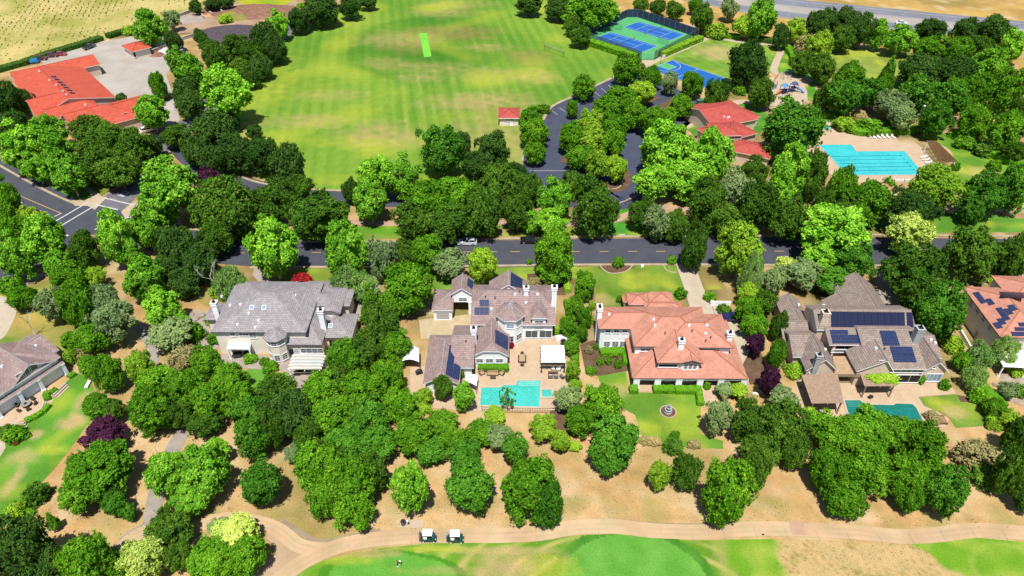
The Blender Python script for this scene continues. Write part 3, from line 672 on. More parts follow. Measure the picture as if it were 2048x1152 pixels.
def crowns(key, mk, nvar, **kw): CR[key] = [crown_mesh('crown_'+key, LM[mk], 100+hash_(key)+i*17, **kw) for i in range(nvar)]
def hash_(s): return sum(ord(c)*(i+3) for i, c in enumerate(s))
crowns('oak', 'oak', 4, nl=70, lr=(.17, .30), n=18000, leaf=.041)
crowns('dark', 'dark', 3, nl=70, lr=(.17, .30), n=18000, leaf=.041)
crowns('emer', 'emer', 3, nl=60, lr=(.18, .31), n=16000, leaf=.044, shape='x')
crowns('syc', 'syc', 4, nl=44, lr=(.14, .27), n=15500, leaf=.048, shape='tall', jit=.7)
crowns('green', 'green', 5, nl=56, lr=(.18, .30), n=16500, leaf=.044)
crowns('lime', 'lime', 2, nl=44, lr=(.18, .32), n=14500, leaf=.050, shape='x', jit=.55)
crowns('olive', 'olive', 2, nl=50, lr=(.16, .30), n=13000, leaf=.047, shape='x', jit=.7)
crowns('pale', 'pale', 1, nl=50, lr=(.16, .30), n=12000, leaf=.05, shape='x', jit=.7)
crowns('plum', 'plum', 1, nl=48, lr=(.18, .30), n=9000, leaf=.065, shape='x')
crowns('red', 'red', 1, nl=40, lr=(.2, .34), n=5000, leaf=.09)
crowns('birch', 'birch', 2, nl=40, lr=(.14, .30), n=8500, leaf=.055, shape='tall', core=0, droop=.45)
crowns('sparse', 'green', 1, nl=22, lr=(.12, .26), n=900, leaf=.075, shape='tall', core=0)
crowns('cone', 'green', 1, nl=60, lr=(.16, .26), n=11000, leaf=.046, shape='cone')
crowns('shrub', 'green', 2, nl=26, lr=(.26, .42), n=3200, leaf=.12)
crowns('limeshrub', 'lime', 1, nl=26, lr=(.26, .42), n=3000, leaf=.12)
crowns('darkshrub', 'oak', 1, nl=26, lr=(.26, .42), n=3000, leaf=.12)
crowns('topiary', 'hedge', 1, nl=60, lr=(.16, .2), n=4500, leaf=.07, jit=.3)
crowns('brown', 'brown', 1, nl=34, lr=(.2, .36), n=4500, leaf=.085, shape='x', jit=.8)
TRK = [trunk_mesh('trunk', bark, 3), trunk_mesh('trunk', bark, 9, 7, .7), trunk_mesh('trunk', palebark, 5)]
KD = {'oak': ('oak_tree', 'dark green oak', 'tree'), 'dark': ('oak_tree', 'blackish green oak', 'tree'), 'emer': ('oak_tree', 'deep emerald green oak', 'tree'), 'syc': ('sycamore_tree', 'bright green sycamore', 'tree'),
      'green': ('broadleaf_tree', 'mid green broadleaf tree', 'tree'), 'lime': ('broadleaf_tree', 'yellowish green tree', 'tree'), 'olive': ('olive_tree', 'grey green olive-like tree', 'tree'), 'pale': ('broadleaf_tree', 'pale green feathery tree', 'tree'),
      'plum': ('plum_tree', 'dark purple plum tree', 'tree'), 'red': ('maple_shrub', 'dark red maple', 'shrub'), 'birch': ('birch_tree', 'thin weeping birch', 'tree'), 'sparse': ('young_tree', 'thin see-through young tree', 'tree'), 'cone': ('conifer_tree', 'conical green tree', 'tree'),
      'shrub': ('shrub', 'rounded green shrub', 'shrub'), 'limeshrub': ('shrub', 'yellow green shrub', 'shrub'), 'darkshrub': ('shrub', 'dark green shrub', 'shrub'), 'topiary': ('clipped_shrub', 'clipped ball shrub', 'shrub'), 'brown': ('shrub', 'brownish olive bush', 'shrub')}
SHRUBS = ('shrub', 'limeshrub', 'darkshrub', 'topiary', 'red', 'brown')
rngT = random.Random(11); LABELS = set(); TREECOUNT = 0
def tree(cx, cy, w, h, kind, hint, group=None, clear=None, variant=None):
    """a tree whose crown shows centred at (cx, cy) and w by h big; its base, height and width in metres follow from the ground plane"""
    global TREECOUNT
    shrub = kind in SHRUBS
    hc = 3.0
    for _ in range(6):
        P = G(cx, cy, hc); s = scale_at(P)
        dv = Vector((P.x, P.y, P.z-HC)).normalized(); sp = -dv.z; cp = math.sqrt(max(.01, 1-sp*sp))
        r = w/2/s; hh = h/2/s
        q = hh*hh-(r*sp)**2
        b = math.sqrt(q)/cp if q > 0 else 0
        b = min(max(b, r*.52), r*1.9)
        if shrub: b = min(b, r*1.1)
        hc = b*(.92 if shrub else 1.0)+(0 if shrub else (clear if clear is not None else min(2.2, .28*r+.5)))
    P = G(cx, cy, hc)
    nm, desc, cat = KD[kind]
    root = empty(nm, (P.x, P.y, 0), 0, (desc+' '+hint).strip(), cat, group)
    v = CR[kind]; me = v[TREECOUNT % len(v)] if variant is None else v[variant]
    c = link('crown', me, root, (0, 0, hc), rngT.random()*6.28, (r*.97, r*.97, b*.97))
    if kind == 'birch' or kind == 'syc': t = TRK[2]
    else: t = TRK[TREECOUNT % 2]
    if not shrub: link('trunk', t, root, (0, 0, 0), rngT.random()*6.28, (r*.85, r*.85, hc+b*.3))
    else: link('stem', t, root, (0, 0, 0), rngT.random()*6.28, (r*.6, r*.6, hc+b*.2))
    if root['label'] in LABELS: print('DUPLICATE LABEL', root['label'])
    LABELS.add(root['label']); TREECOUNT += 1
    return root
def hedge_mesh(pts, wd, hg, m, dens=26, rnd=.10, leaf=.16):
    """clipped hedge along pts (metres): solid body with a skin of leaves"""
    rng = np.random.default_rng(int(abs(pts[0].x*7+pts[0].y*3)) % 9999)
    fine = []
    for i in range(len(pts)-1):
        k = max(1, int((pts[i+1]-pts[i]).length/.7)); fine += [pts[i].lerp(pts[i+1], t/k) for t in range(k)]
    fine.append(pts[-1]); a = offset_line(fine, -wd/2); b = offset_line(fine, wd/2); L = len(fine)
    jz = lambda: rng.normal()*rnd*.5
    V = []; F = []; ch = min(.18, wd*.2)
    prof = lambda A_, B_: [A_, A_.lerp(B_, 0), A_.lerp(B_, ch/wd), A_.lerp(B_, 1-ch/wd), B_, B_]
    hs = [0, hg-ch, hg, hg, hg-ch, 0]
    for i in range(L):
        for p, z in zip(prof(a[i], b[i]), hs): V.append((p.x+jz(), p.y+jz(), max(0, z+(jz() if z else 0))))
    for i in range(L-1):
        for k in range(5): F.append((i*6+k+1, i*6+k, (i+1)*6+k, (i+1)*6+k+1))
    F += [tuple(range(6)), tuple(range((L-1)*6, L*6))[::-1]]
    nb = len(F); ar = [0.0]*nb
    Va = np.array(V); quads = []
    tot = sum((fine[i+1]-fine[i]).length for i in range(L-1))
    n = int(tot*(wd+2*hg)*dens); n = min(n, 9000)
    fi = rng.integers(0, nb-2, n)
    nb0 = len(V); VV = []
    for f in fi:
        q = Va[list(F[f])]; u, v = rng.random(2)
        p = (q[0]*(1-u)+q[1]*u)*(1-v)+(q[3]*(1-u)+q[2]*u)*v
        nn = np.cross(q[1]-q[0], q[3]-q[0]); nn /= (np.linalg.norm(nn)+1e-6)
        nn = nn+rng.normal(size=3)*.5; nn /= np.linalg.norm(nn)
        t = np.cross(nn, rng.normal(size=3)); t /= np.linalg.norm(t); bb = np.cross(nn, t); s = leaf*(.6+.7*rng.random()); o = p+nn*.05
        k = nb0+len(VV); VV += [o-t*s, o-bb*s*.6, o+t*s, o+bb*s*.6]; quads.append((k, k+1, k+2, k+3))
    me = bpy.data.meshes.new('hedge'); me.from_pydata([tuple(v) for v in V]+[tuple(v) for v in VV], [], F+quads)
    at = me.attributes.new('leafrnd', 'FLOAT', 'FACE'); at.data.foreach_set('value', np.concatenate([np.full(nb, .3), rng.random(len(quads))]).astype(np.float32))
    me.materials.append(m); me.update(); return me
def hedge(px, wd, hg, label, m='hedge', z=0.0, **kw):
    pts = [G(x, y, hg*.8) for x, y in px]; pts = [Vector((p.x, p.y, 0)) for p in pts]
    if kw.pop('smooth', False): pts = spline(pts, 5)
    c = pts[0].copy(); me = hedge_mesh([p-c for p in pts], wd, hg, LM[m], **kw)
    if label in LABELS: print('DUPLICATE LABEL', label)
    LABELS.add(label)
    return tag(link('hedge', me, None, (c.x, c.y, z)), label, 'hedge')
# ------------------------------------------------------------------ BUILDINGS
m_white = mat('white_stucco', (.80, .80, .80), (.74, .75, .76), .4, .85); m_cream = mat('cream_stucco', (.70, .64, .55), (.64, .58, .49), .4, .85)
m_tan = mat('tan_stucco', (.58, .46, .36), (.52, .41, .32), .4, .85); m_blue = mat('pale_blue_siding', (.76, .82, .86), (.72, .78, .84), .4, .85)
m_trim = mat('white_trim', (.78, .78, .79), (.7, .7, .72), 1, .6); m_gutter = mat('grey_gutter', A(130, 128, 132), A(110, 108, 112), 1, .6)
m_dark = mat('dark_interior', (.012, .012, .014), (.02, .018, .018), 1, .8)
def glassm(name, c, r=.08):
    m, n, l, p = nodes(name); tc = n.new('ShaderNodeTexCoord').outputs['Object']
    l.new(mix(n, l, noi(n, l, .8, 2, tc), c, tuple(v*2.2 for v in c)), p.inputs['Base Color'])
    p.inputs['Roughness'].default_value = r; p.inputs['Specular IOR Level'].default_value = .8; return m
m_glass = glassm('window_glass', (.03, .04, .05)); m_glassb = glassm('window_glass_sky', (.12, .18, .22), .05)
def solar_mat(name, c, line):
    m, n, l, p = nodes(name); uv = n.new('ShaderNodeUVMap').outputs[0]
    b = n.new('ShaderNodeTexBrick'); l.new(uv, b.inputs['Vector']); b.offset = 0
    for k, v in (('Color1', c), ('Color2', tuple(x*1.25 for x in c)), ('Mortar', line)): b.inputs[k].default_value = (*v, 1)
    b.inputs['Scale'].default_value = 1; b.inputs['Mortar Size'].default_value = .03; b.inputs['Brick Width'].default_value = .33; b.inputs['Row Height'].default_value = .33
    l.new(b.outputs['Color'], p.inputs['Base Color']); p.inputs['Roughness'].default_value = .22; p.inputs['Specular IOR Level'].default_value = .35; return m
m_sol = solar_mat('solar_cells', (.010, .016, .050), (.045, .06, .13)); m_solk = solar_mat('black_solar_cells', (.008, .010, .028), (.02, .025, .06)); m_solfr = mat('panel_frame', (.30, .32, .36), (.2, .2, .24), 1, .4)
tile_grey = mat_tile('grey_roof_tiles', A(204, 196, 198), A(176, 168, 170), A(150, 144, 146), .55, .40, stain=A(190, 174, 180), sk=.4)
tile_tan = mat_tile('taupe_roof_tiles', A(206, 178, 172), A(180, 152, 148), A(146, 126, 124), .55, .40, stain=A(190, 166, 152), sk=.4)
tile_terra = mat_tile('terracotta_roof_tiles', A(234, 162, 138), A(220, 144, 120), A(240, 182, 158), .5, .46, stain=A(206, 146, 104), sk=.5, mort=.04)
tile_brown = mat_tile('brown_roof_tiles', A(198, 178, 166), A(172, 152, 142), A(136, 120, 112), .55, .40, stain=A(184, 166, 150), sk=.4)
tile_red = mat_tile('red_roof_tiles', A(240, 116, 88), A(230, 98, 72), A(206, 84, 64), .5, .5, stain=A(238, 124, 92), sk=.6)
tile_red2 = mat_tile('dull_red_roof_tiles', A(228, 112, 98), A(214, 94, 84), A(192, 80, 74), .5, .5, stain=A(228, 118, 100), sk=.6)
cap_terra = mat('terracotta_ridge', A(218, 142, 108), A(200, 122, 90), 1, .8); cap_grey = mat('grey_ridge', A(206, 196, 198), A(186, 176, 180), 1, .8)
cap_red = mat('red_ridge', A(214, 78, 58), A(196, 66, 50), 1, .8); cap_brown = mat('brown_ridge', A(190, 172, 160), A(170, 152, 142), 1, .8)
cap_red2 = mat('dull_red_ridge', A(204, 84, 78), A(190, 74, 70), 1, .8)
class House:
    def __init__(s, name, label, o, cat='house', wall=m_white, tile=tile_terra, cap=cap_terra, trim=m_trim, yaw=None):
        O = G(*o); s.O = Vector((O.x, O.y, 0)); s.root = empty(name, s.O, 0, label, cat)
        s.W = MB(); s.R = []; s.wall = wall; s.tile = tile; s.cap = cap; s.trim = trim; s.n = 0; s.later = []; s.yaw = yaw
    def block(s, fl, fr, z, ridge=None, back=None, depth=None, pitch=.4, dir=None, f=(1, 1), over=.5, zb=0, walls=True, open_front=0, mid=.5, rb=None):
        s.n += 1; z = z+s.n*.006
        a, b = G(*fl, z), G(*fr, z)
        if s.yaw is not None and dir != 'own':
            ex = Vector((math.cos(s.yaw), math.sin(s.yaw), 0))
        else: ex = (b-a).normalized(); ex.z = 0; ex.normalize()
        if dir == 'own': dir = 'x'
        ey = Vector((-ex.y, ex.x, 0)); L = (b-a).dot(ex); y0 = ((a+b)/2-s.O).dot(ey); x0 = (a-s.O).dot(ex)
        if ridge:
            dir = dir or 'x'; lo, hi = .5, 40
            for _ in range(40):
                d = (lo+hi)/2; P = s.O+ex*(x0+L/2)+ey*(y0+d); P.z = z+pitch*d
                # compare along the line of sight of the given pixel: same image row at that column
                q = G(*ridge, P.z); 
                if (q-s.O).dot(ey) > y0+d: lo = d
                else: hi = d
            depth = 2*d
        elif back: depth = (G(*back, z)-s.O).dot(ey)-y0
        elif rb:    # far end of a ridge that runs away from the camera
            depth = (G(*rb, z+pitch*L/2)-s.O).dot(ey)-y0
        B = dict(x0=x0, y0=y0, L=L, D=depth, z=z, ex=ex, ey=ey, pitch=pitch, over=over, O=s.O, mid=mid)
        if dir is None: dir = 'x' if L >= depth else 'y'
        B['dir'] = dir
        Lu, Wv = (L, depth) if dir == 'x' else (depth, L)
        w = Wv/2; f0, f1 = f; k = min(1, Lu/max(.01, (f0+f1)*w)) if (f0+f1) > 0 else 1; R = pitch*w
        B['R'] = R
        f0m, f1m = f0*k, f1*k
        m0 = mid*2*w-w     # ridge offset
        def P(u, v, h):
            x, y = (x0+u, y0+w+v) if dir == 'x' else (x0+w+v, y0+u)
            return ex*x+ey*y+Vector((0, 0, z+h))
        vs = []
        def side(sg):
            e0 = [] if f0 >= 1 else [P(0, m0+(sg*w-m0)*f0, (1-f0)*R)]
            e1 = [] if f1 >= 1 else [P(Lu, m0+(sg*w-m0)*f1, (1-f1)*R)]
            return [P(0, sg*w, 0), P(Lu, sg*w, 0)]+e1+[P(Lu-f1m*w, m0, R), P(f0m*w, m0, R)]+e0
        fa = [side(-1), side(1)]
        if f0 > 0: fa.append([P(0, m0+(-w-m0)*f0, (1-f0)*R), P(f0m*w, m0, R), P(0, m0+(w-m0)*f0, (1-f0)*R)])
        if f1 > 0: fa.append([P(Lu, m0+(-w-m0)*f1, (1-f1)*R), P(Lu-f1m*w, m0, R), P(Lu, m0+(w-m0)*f1, (1-f1)*R)])
        s.R.append((fa, [(P(f0m*w, m0, R), P(Lu-f1m*w, m0, R))]+([(P(0, sg*w, 0), P(f0m*w, m0, R)) for sg in (-1, 1)] if f0 >= 1 else [])+([(P(Lu, sg*w, 0), P(Lu-f1m*w, m0, R)) for sg in (-1, 1)] if f1 >= 1 else [])))
        if walls:
            i = over+s.n*.004; t = .2
            def Q(x, y, h): return ex*x+ey*y+Vector((0, 0, h))
            def wbox(xa, xb, ya, yb, za, zc):
                v = [Q(x, y, h) for h in (za, zc) for x, y in ((xa, ya), (xb, ya), (xb, yb), (xa, yb))]
                s.W.add(v, [(3, 2, 1, 0), (4, 5, 6, 7), (0, 1, 5, 4), (1, 2, 6, 5), (2, 3, 7, 6), (3, 0, 4, 7)])
            ya = y0+i+open_front
            wbox(x0+i, x0+L-i, ya, y0+depth-i, zb, z-.02)
            B['fy'] = y0+i+open_front
            # gable triangles
            for e, ff in ((0, f0), (1, f1)):
                if ff < 1:
                    u = i if e == 0 else Lu-i; u2 = u+(t if e == 0 else -t)
                    hw = lambda sg: sg*(w-i*.9)
                    pts = [(hw(-1), 0), (hw(1), 0), (m0+(w-m0)*ff*.96, (1-ff)*R*.97), (m0+(-w-m0)*ff*.96, (1-ff)*R*.97)]
                    if ff == 0: pts = [(hw(-1), 0), (hw(1), 0), (m0, R*.96)]
                    n_ = len(pts); v = [P(u, a_, h_-.03) for a_, h_ in pts]+[P(u2, a_, h_-.03) for a_, h_ in pts]
                    s.W.add(v, [tuple(range(n_)), tuple(range(n_, 2*n_))[::-1]]+[(q, (q+1) % n_, n_+(q+1) % n_, n_+q) for q in range(n_)])
        else: B['fy'] = y0+over+open_front
        B['i'] = over+s.n*.004
        return B
    def plane(s, B, side):
        ex, ey = B['ex'], B['ey']; x0, y0, L, D, z, p = B['x0'], B['y0'], B['L'], B['D'], B['z'], B['pitch']; md = B['mid']
        if side in ('f', 'b') and B['dir'] == 'x': p = p*.5/(md if side == 'f' else 1-md)
        if side in ('l', 'r') and B['dir'] == 'y': p = p*.5/(md if side == 'l' else 1-md)
        if side == 'f': return s.O+ey*y0+Vector((0, 0, z)), (Vector((0, 0, 1))-ey*p).normalized()
        if side == 'b': return s.O+ey*(y0+D)+Vector((0, 0, z)), (Vector((0, 0, 1))+ey*p).normalized()
        if side == 'l': return s.O+ex*x0+Vector((0, 0, z)), (Vector((0, 0, 1))-ex*p).normalized()
        if side == 'r': return s.O+ex*(x0+L)+Vector((0, 0, z)), (Vector((0, 0, 1))+ex*p).normalized()
        if side == 'wf': return s.O+ey*B['fy'], -ey
        if side == 'wl': return s.O+ex*(x0+B['i']), -ex
        if side == 'wr': return s.O+ex*(x0+L-B['i']), ex
    def finish(s):
        s.wallo = s.W.build('wall', s.wall, s.root) if s.W.v else s.root
        top = MB(); nt_ = 0; mi = []
        for fa, caps in s.R:
            bm = bmesh.new(); cache = {}
            def V(p):
                k = (round(p.x, 3), round(p.y, 3), round(p.z, 3))
                if k not in cache: cache[k] = bm.verts.new(p)
                return cache[k]
            for f_ in fa:
                vv = []
                for p in f_:
                    v = V(p)
                    if v not in vv: vv.append(v)
                if len(vv) > 2:
                    try: bm.faces.new(vv)
                    except ValueError: pass
            bm.normal_update()
            for f_ in bm.faces:
                if f_.normal.z < 0: f_.normal_flip()
            bm.verts.index_update()
            t = .22; base = len(top.v); vl = list(bm.verts)
            for v in vl: top.v.append(tuple(v.co))
            for v in vl: top.v.append((v.co.x, v.co.y, v.co.z-t))
            n = len(vl)
            for f_ in bm.faces:
                nn = f_.normal; tt = Vector((0, 0, 1)).cross(nn)
                tt = tt.normalized() if tt.length > .01 else Vector((1, 0, 0)); ss = nn.cross(tt)
                top.f.append([base+v.index for v in f_.verts]); top.uv.append([(v.co.dot(tt), v.co.dot(ss)) for v in f_.verts]); mi.append(0)
                top.f.append([base+n+v.index for v in reversed(f_.verts)]); top.uv.append([(0, 0)]*len(f_.verts)); mi.append(1)
            for e in bm.edges:
                if len(e.link_faces) == 1:
                    lp = e.link_faces[0].loops; 
                    for l in lp:
                        if l.edge == e: a, b = l.vert.index, l.link_loop_next.vert.index
                    top.f.append([base+b, base+a, base+n+a, base+n+b]); top.uv.append([(0, 0)]*4); mi.append(1)
            bm.free()
            for a, b in caps:
                if (b-a).length > .3:
                    k0 = len(top.f); top.tube([a+Vector((0, 0, .02)), b+Vector((0, 0, .02))], .10, 5); mi += [2]*(len(top.f)-k0)
        me = top.mesh('roof', [s.tile, s.trim, s.cap]); me.polygons.foreach_set('material_index', mi)
        s.roof = link('roof', me, s.root)
        for fn in s.later: fn()
        return s
    # window: centre pixel on a wall of block B, size in metres
    def win(s, B, side, px, py, w, h, nx=2, ny=2, name='window', glass=None, arch=False, frame=None, fr=.09):
        p0, n = s.plane(B, side); c = onplane(px, py, p0, n)-s.O
        ax = Vector((0, 0, 1)).cross(n).normalized(); up = Vector((0, 0, 1))
        glass = glass or m_glass; F = MB(); Pn = MB()
        c = c+n*.01
        def bar(u, v, a, b, t=.08):
            q = c+ax*u+up*v; vs = [q+ax*(i*a/2)+up*(j*b/2)+n*k*t for k in (0, 1) for i, j in ((-1, -1), (1, -1), (1, 1), (-1, 1))]
            F.add(vs, [(3, 2, 1, 0), (4, 5, 6, 7), (0, 1, 5, 4), (1, 2, 6, 5), (2, 3, 7, 6), (3, 0, 4, 7)])
        bar(0, h/2, w+fr*2, fr); bar(0, -h/2, w+fr*3, fr*1.2, .14); bar(-w/2, 0, fr, h); bar(w/2, 0, fr, h)
        for i in range(1, nx): bar(-w/2+w*i/nx, 0, .05, h, .06)
        for j in range(1, ny): bar(0, -h/2+h*j/ny, w, .05, .055)
        if arch:
            k = 8; pts = [c+ax*(w/2*math.cos(math.pi*i/k))+up*(h/2+w/2*.8*math.sin(math.pi*i/k))+n*.04 for i in range(k+1)]
            F.tube(pts, .05, 4); Pn.add([c+up*(h/2)+n*.025]+[p-n*.015 for p in pts], [(0, i+1, i+2) for i in range(k)])
        vs = [c+ax*(i*w/2)+up*(j*h/2)+n*.03 for i, j in ((-1, -1), (1, -1), (1, 1), (-1, 1))]; Pn.add(vs, [(0, 1, 2, 3)])
        wo = F.build(name, frame or m_trim, s.root); Pn.build('pane', glass, wo); return wo
    def door(s, B, side, px, py, w, h, m=None):
        p0, n = s.plane(B, side); c = onplane(px, py, p0, n)-s.O; ax = Vector((0, 0, 1)).cross(n).normalized(); up = Vector((0, 0, 1))
        F = MB()
        def bar(u, v, a, b, t0, t):
            q = c+ax*u+up*v; vs = [q+ax*(i*a/2)+up*(j*b/2)+n*k for k in (t0, t) for i, j in ((-1, -1), (1, -1), (1, 1), (-1, 1))]
            F.add(vs, [(3, 2, 1, 0), (4, 5, 6, 7), (0, 1, 5, 4), (1, 2, 6, 5), (2, 3, 7, 6), (3, 0, 4, 7)])
        bar(0, 0, w, h, .01, .05)
        for k in range(1, 4): bar(0, -h/2+h*k/4, w*.96, .05, .05, .07)
        return F.build('door', m or m_dark, s.root)
    def chimney(s, px, py, zt, w=1.0, d=1.0, zb=3, m=None, taper=0, pots=1):
        m = m or s.wall
        def go():
            P = G(px, py, zt)-s.O; b = MB()
            if taper: b.prism([(P.x-w*.5-taper, P.y-d/2), (P.x+w*.5+taper, P.y-d/2), (P.x+w*.5+taper, P.y+d/2), (P.x-w*.5-taper, P.y+d/2)], zb, zb+(zt-zb)*.35)
            b.box((P.x, P.y, (zb+zt)/2), (w, d, zt-zb)); b.box((P.x, P.y, zt-.45), (w+.2, d+.2, .16)); b.box((P.x, P.y, zt+.06), (w+.26, d+.26, .14))
            c = b.build('chimney', m, s.roof)
            k = MB(); k.box((P.x, P.y, zt+.16), (w*.7, d*.7, .08)); k.lathe([(.16, .2), (.16, .55), (.24, .56), (.24, .62)], (P.x, P.y, zt), 8); k.build('chimney_pot', m_dark, s.roof)
        s.later.append(go)
    def solar(s, B, side, quad, nx, ny, m=None, off=.12):
        m = m or m_sol
        def go():
            p0, n = s.plane(B, side); p0 = p0+n*off
            q = [onplane(x, y, p0, n)-s.O for x, y in quad]     # tl, tr, br, bl
            def bi(u, v): return (q[0]*(1-u)+q[1]*u)*(1-v)+(q[3]*(1-u)+q[2]*u)*v
            g = .012
            for i in range(nx):
                for j in range(ny):
                    c = [bi((i+a)/nx+(g if a == 0 else -g)/nx*1.5, (j+b)/ny+(g if b == 0 else -g)/ny*1.5) for a, b in ((0, 0), (1, 0), (1, 1), (0, 1))]
                    lw = (c[1]-c[0]).length; lh = (c[3]-c[0]).length
                    b = MB(); b.add(c+[x-n*.05 for x in c], [(0, 1, 2, 3)[::-1], (4, 5, 6, 7), (0, 1, 5, 4), (1, 2, 6, 5), (2, 3, 7, 6), (3, 0, 4, 7)],
                        [[(0, lh), (lw, lh), (lw, 0), (0, 0)]]+[[(0, 0)]*4]*5)
                    b.build('solar_panel', m, s.root)
        s.later.append(go)
    def bits(s, B, side, pts, kind='vent'):
        def go():
            p0, n = s.plane(B, side)
            for x, y in pts:
                c = onplane(x, y, p0, n)-s.O; b = MB()
                if kind == 'vent': b.box((c.x, c.y, c.z+.15), (.4, .4, .4)); b.build('roof_vent', m_trim, s.roof)
                elif kind == 'pipe': b.lathe([(.12, -.1), (.09, .5), (.16, .5), (.16, .6)], c, 8); b.build('vent_pipe', m_gutter, s.roof)
                else:
                    ax = Vector((0, 0, 1)).cross(n).normalized(); up = n.cross(ax)
                    for nm, mm, a, t0, t in (('skylight', m_trim, 1.0, 0, .14),):
                        v = [c+ax*(i*.42*a)+up*(j*.5*a)+n*k for k in (t0, t) for i, j in ((-1, -1), (1, -1), (1, 1), (-1, 1))]
                        b.add(v, [(3, 2, 1, 0), (4, 5, 6, 7), (0, 1, 5, 4), (1, 2, 6, 5), (2, 3, 7, 6), (3, 0, 4, 7)])
                    b.build('skylight', m_trim, s.roof)
                    g = MB(); g.add([c+ax*(i*.34)+up*(j*.42)+n*.15 for i, j in ((-1, -1), (1, -1), (1, 1), (-1, 1))], [(0, 1, 2, 3)]); g.build('skylight_glass', m_glassb, s.roof)
        s.later.append(go)
    def octagon(s, px, py, z, r, rise, zb=0, n=8, rw=None):
        """polygonal tower with its own peaked roof; (px, py) is the peak"""
        P = G(px, py, z+rise)-s.O; rw = rw or r-.4
        ring = [Vector((P.x+r*math.cos(2*math.pi*(k+.5)/n), P.y+r*math.sin(2*math.pi*(k+.5)/n), z)) for k in range(n)]; ap = Vector((P.x, P.y, z+rise))
        s.R.append(([[ring[k], ring[(k+1) % n], ap] for k in range(n)], [(ring[k], ap) for k in range(n)]))
        s.W.prism([(P.x+rw*math.cos(2*math.pi*(k+.5)/n), P.y+rw*math.sin(2*math.pi*(k+.5)/n)) for k in range(n)], zb, z-.02)
        out = []
        for k in range(n):     # wall planes for windows
            a = 2*math.pi*(k+1)/n; nn = Vector((math.cos(a), math.sin(a), 0)); out.append((nn, Vector((P.x, P.y, 0))+nn*rw*math.cos(math.pi/n)))
        return out
    def owin(s, fc, z, w, h, nx=2, ny=2, glass=None):
        nn, c = fc; B = dict(); c0 = Vector((c.x, c.y, z)); ax = Vector((0, 0, 1)).cross(nn).normalized(); F = MB(); Pn = MB(); up = Vector((0, 0, 1)); c0 = c0+nn*.01
        def bar(u, v, a, b, t=.07):
            q = c0+ax*u+up*v; vs = [q+ax*(i*a/2)+up*(j*b/2)+nn*k*t for k in (0, 1) for i, j in ((-1, -1), (1, -1), (1, 1), (-1, 1))]
            F.add(vs, [(3, 2, 1, 0), (4, 5, 6, 7), (0, 1, 5, 4), (1, 2, 6, 5), (2, 3, 7, 6), (3, 0, 4, 7)])
        bar(0, h/2, w+.2, .1); bar(0, -h/2, w+.25, .12, .12); bar(-w/2, 0, .1, h); bar(w/2, 0, .1, h)
        for i in range(1, nx): bar(-w/2+w*i/nx, 0, .05, h, .05)
        for j in range(1, ny): bar(0, -h/2+h*j/ny, w, .05, .045)
        Pn.add([c0+ax*(i*w/2)+up*(j*h/2)+nn*.03 for i, j in ((-1, -1), (1, -1), (1, 1), (-1, 1))], [(0, 1, 2, 3)])
        wo = F.build('window', m_trim, s.root); Pn.build('pane', glass or m_glass, wo)
    def posts(s, B, pxs, w=.35, z=None, d=None, m=None, name='column', y=None, beam=.35):
        """piers in the front plane of an open porch"""
        ex, ey = B['ex'], B['ey']; yy = B['y0']+.35 if y is None else B['y0']+y; z = z or B['z']-.2
        p0 = s.O+ey*yy
        for x, py in pxs:
            c = onplane(x, py, p0, -ey)-s.O; b = MB(); c.z = 0; d_ = d or w
            R = math.atan2(ex.y, ex.x)
            b.box((c.x, c.y, z/2), (w, d_, z), R); b.box((c.x, c.y, .12), (w+.14, d_+.14, .24), R); b.box((c.x, c.y, z-.12), (w+.14, d_+.14, .2), R)
            b.build(name, m or s.wall, s.root)
        if beam:
            c = ex*(B['x0']+B['L']/2)+ey*yy; b = MB(); b.box((c.x, c.y, z-beam/2+.1), (B['L']-.6, (d or w)*.8, beam), math.atan2(ex.y, ex.x)); b.build('beam', m or s.wall, s.root)

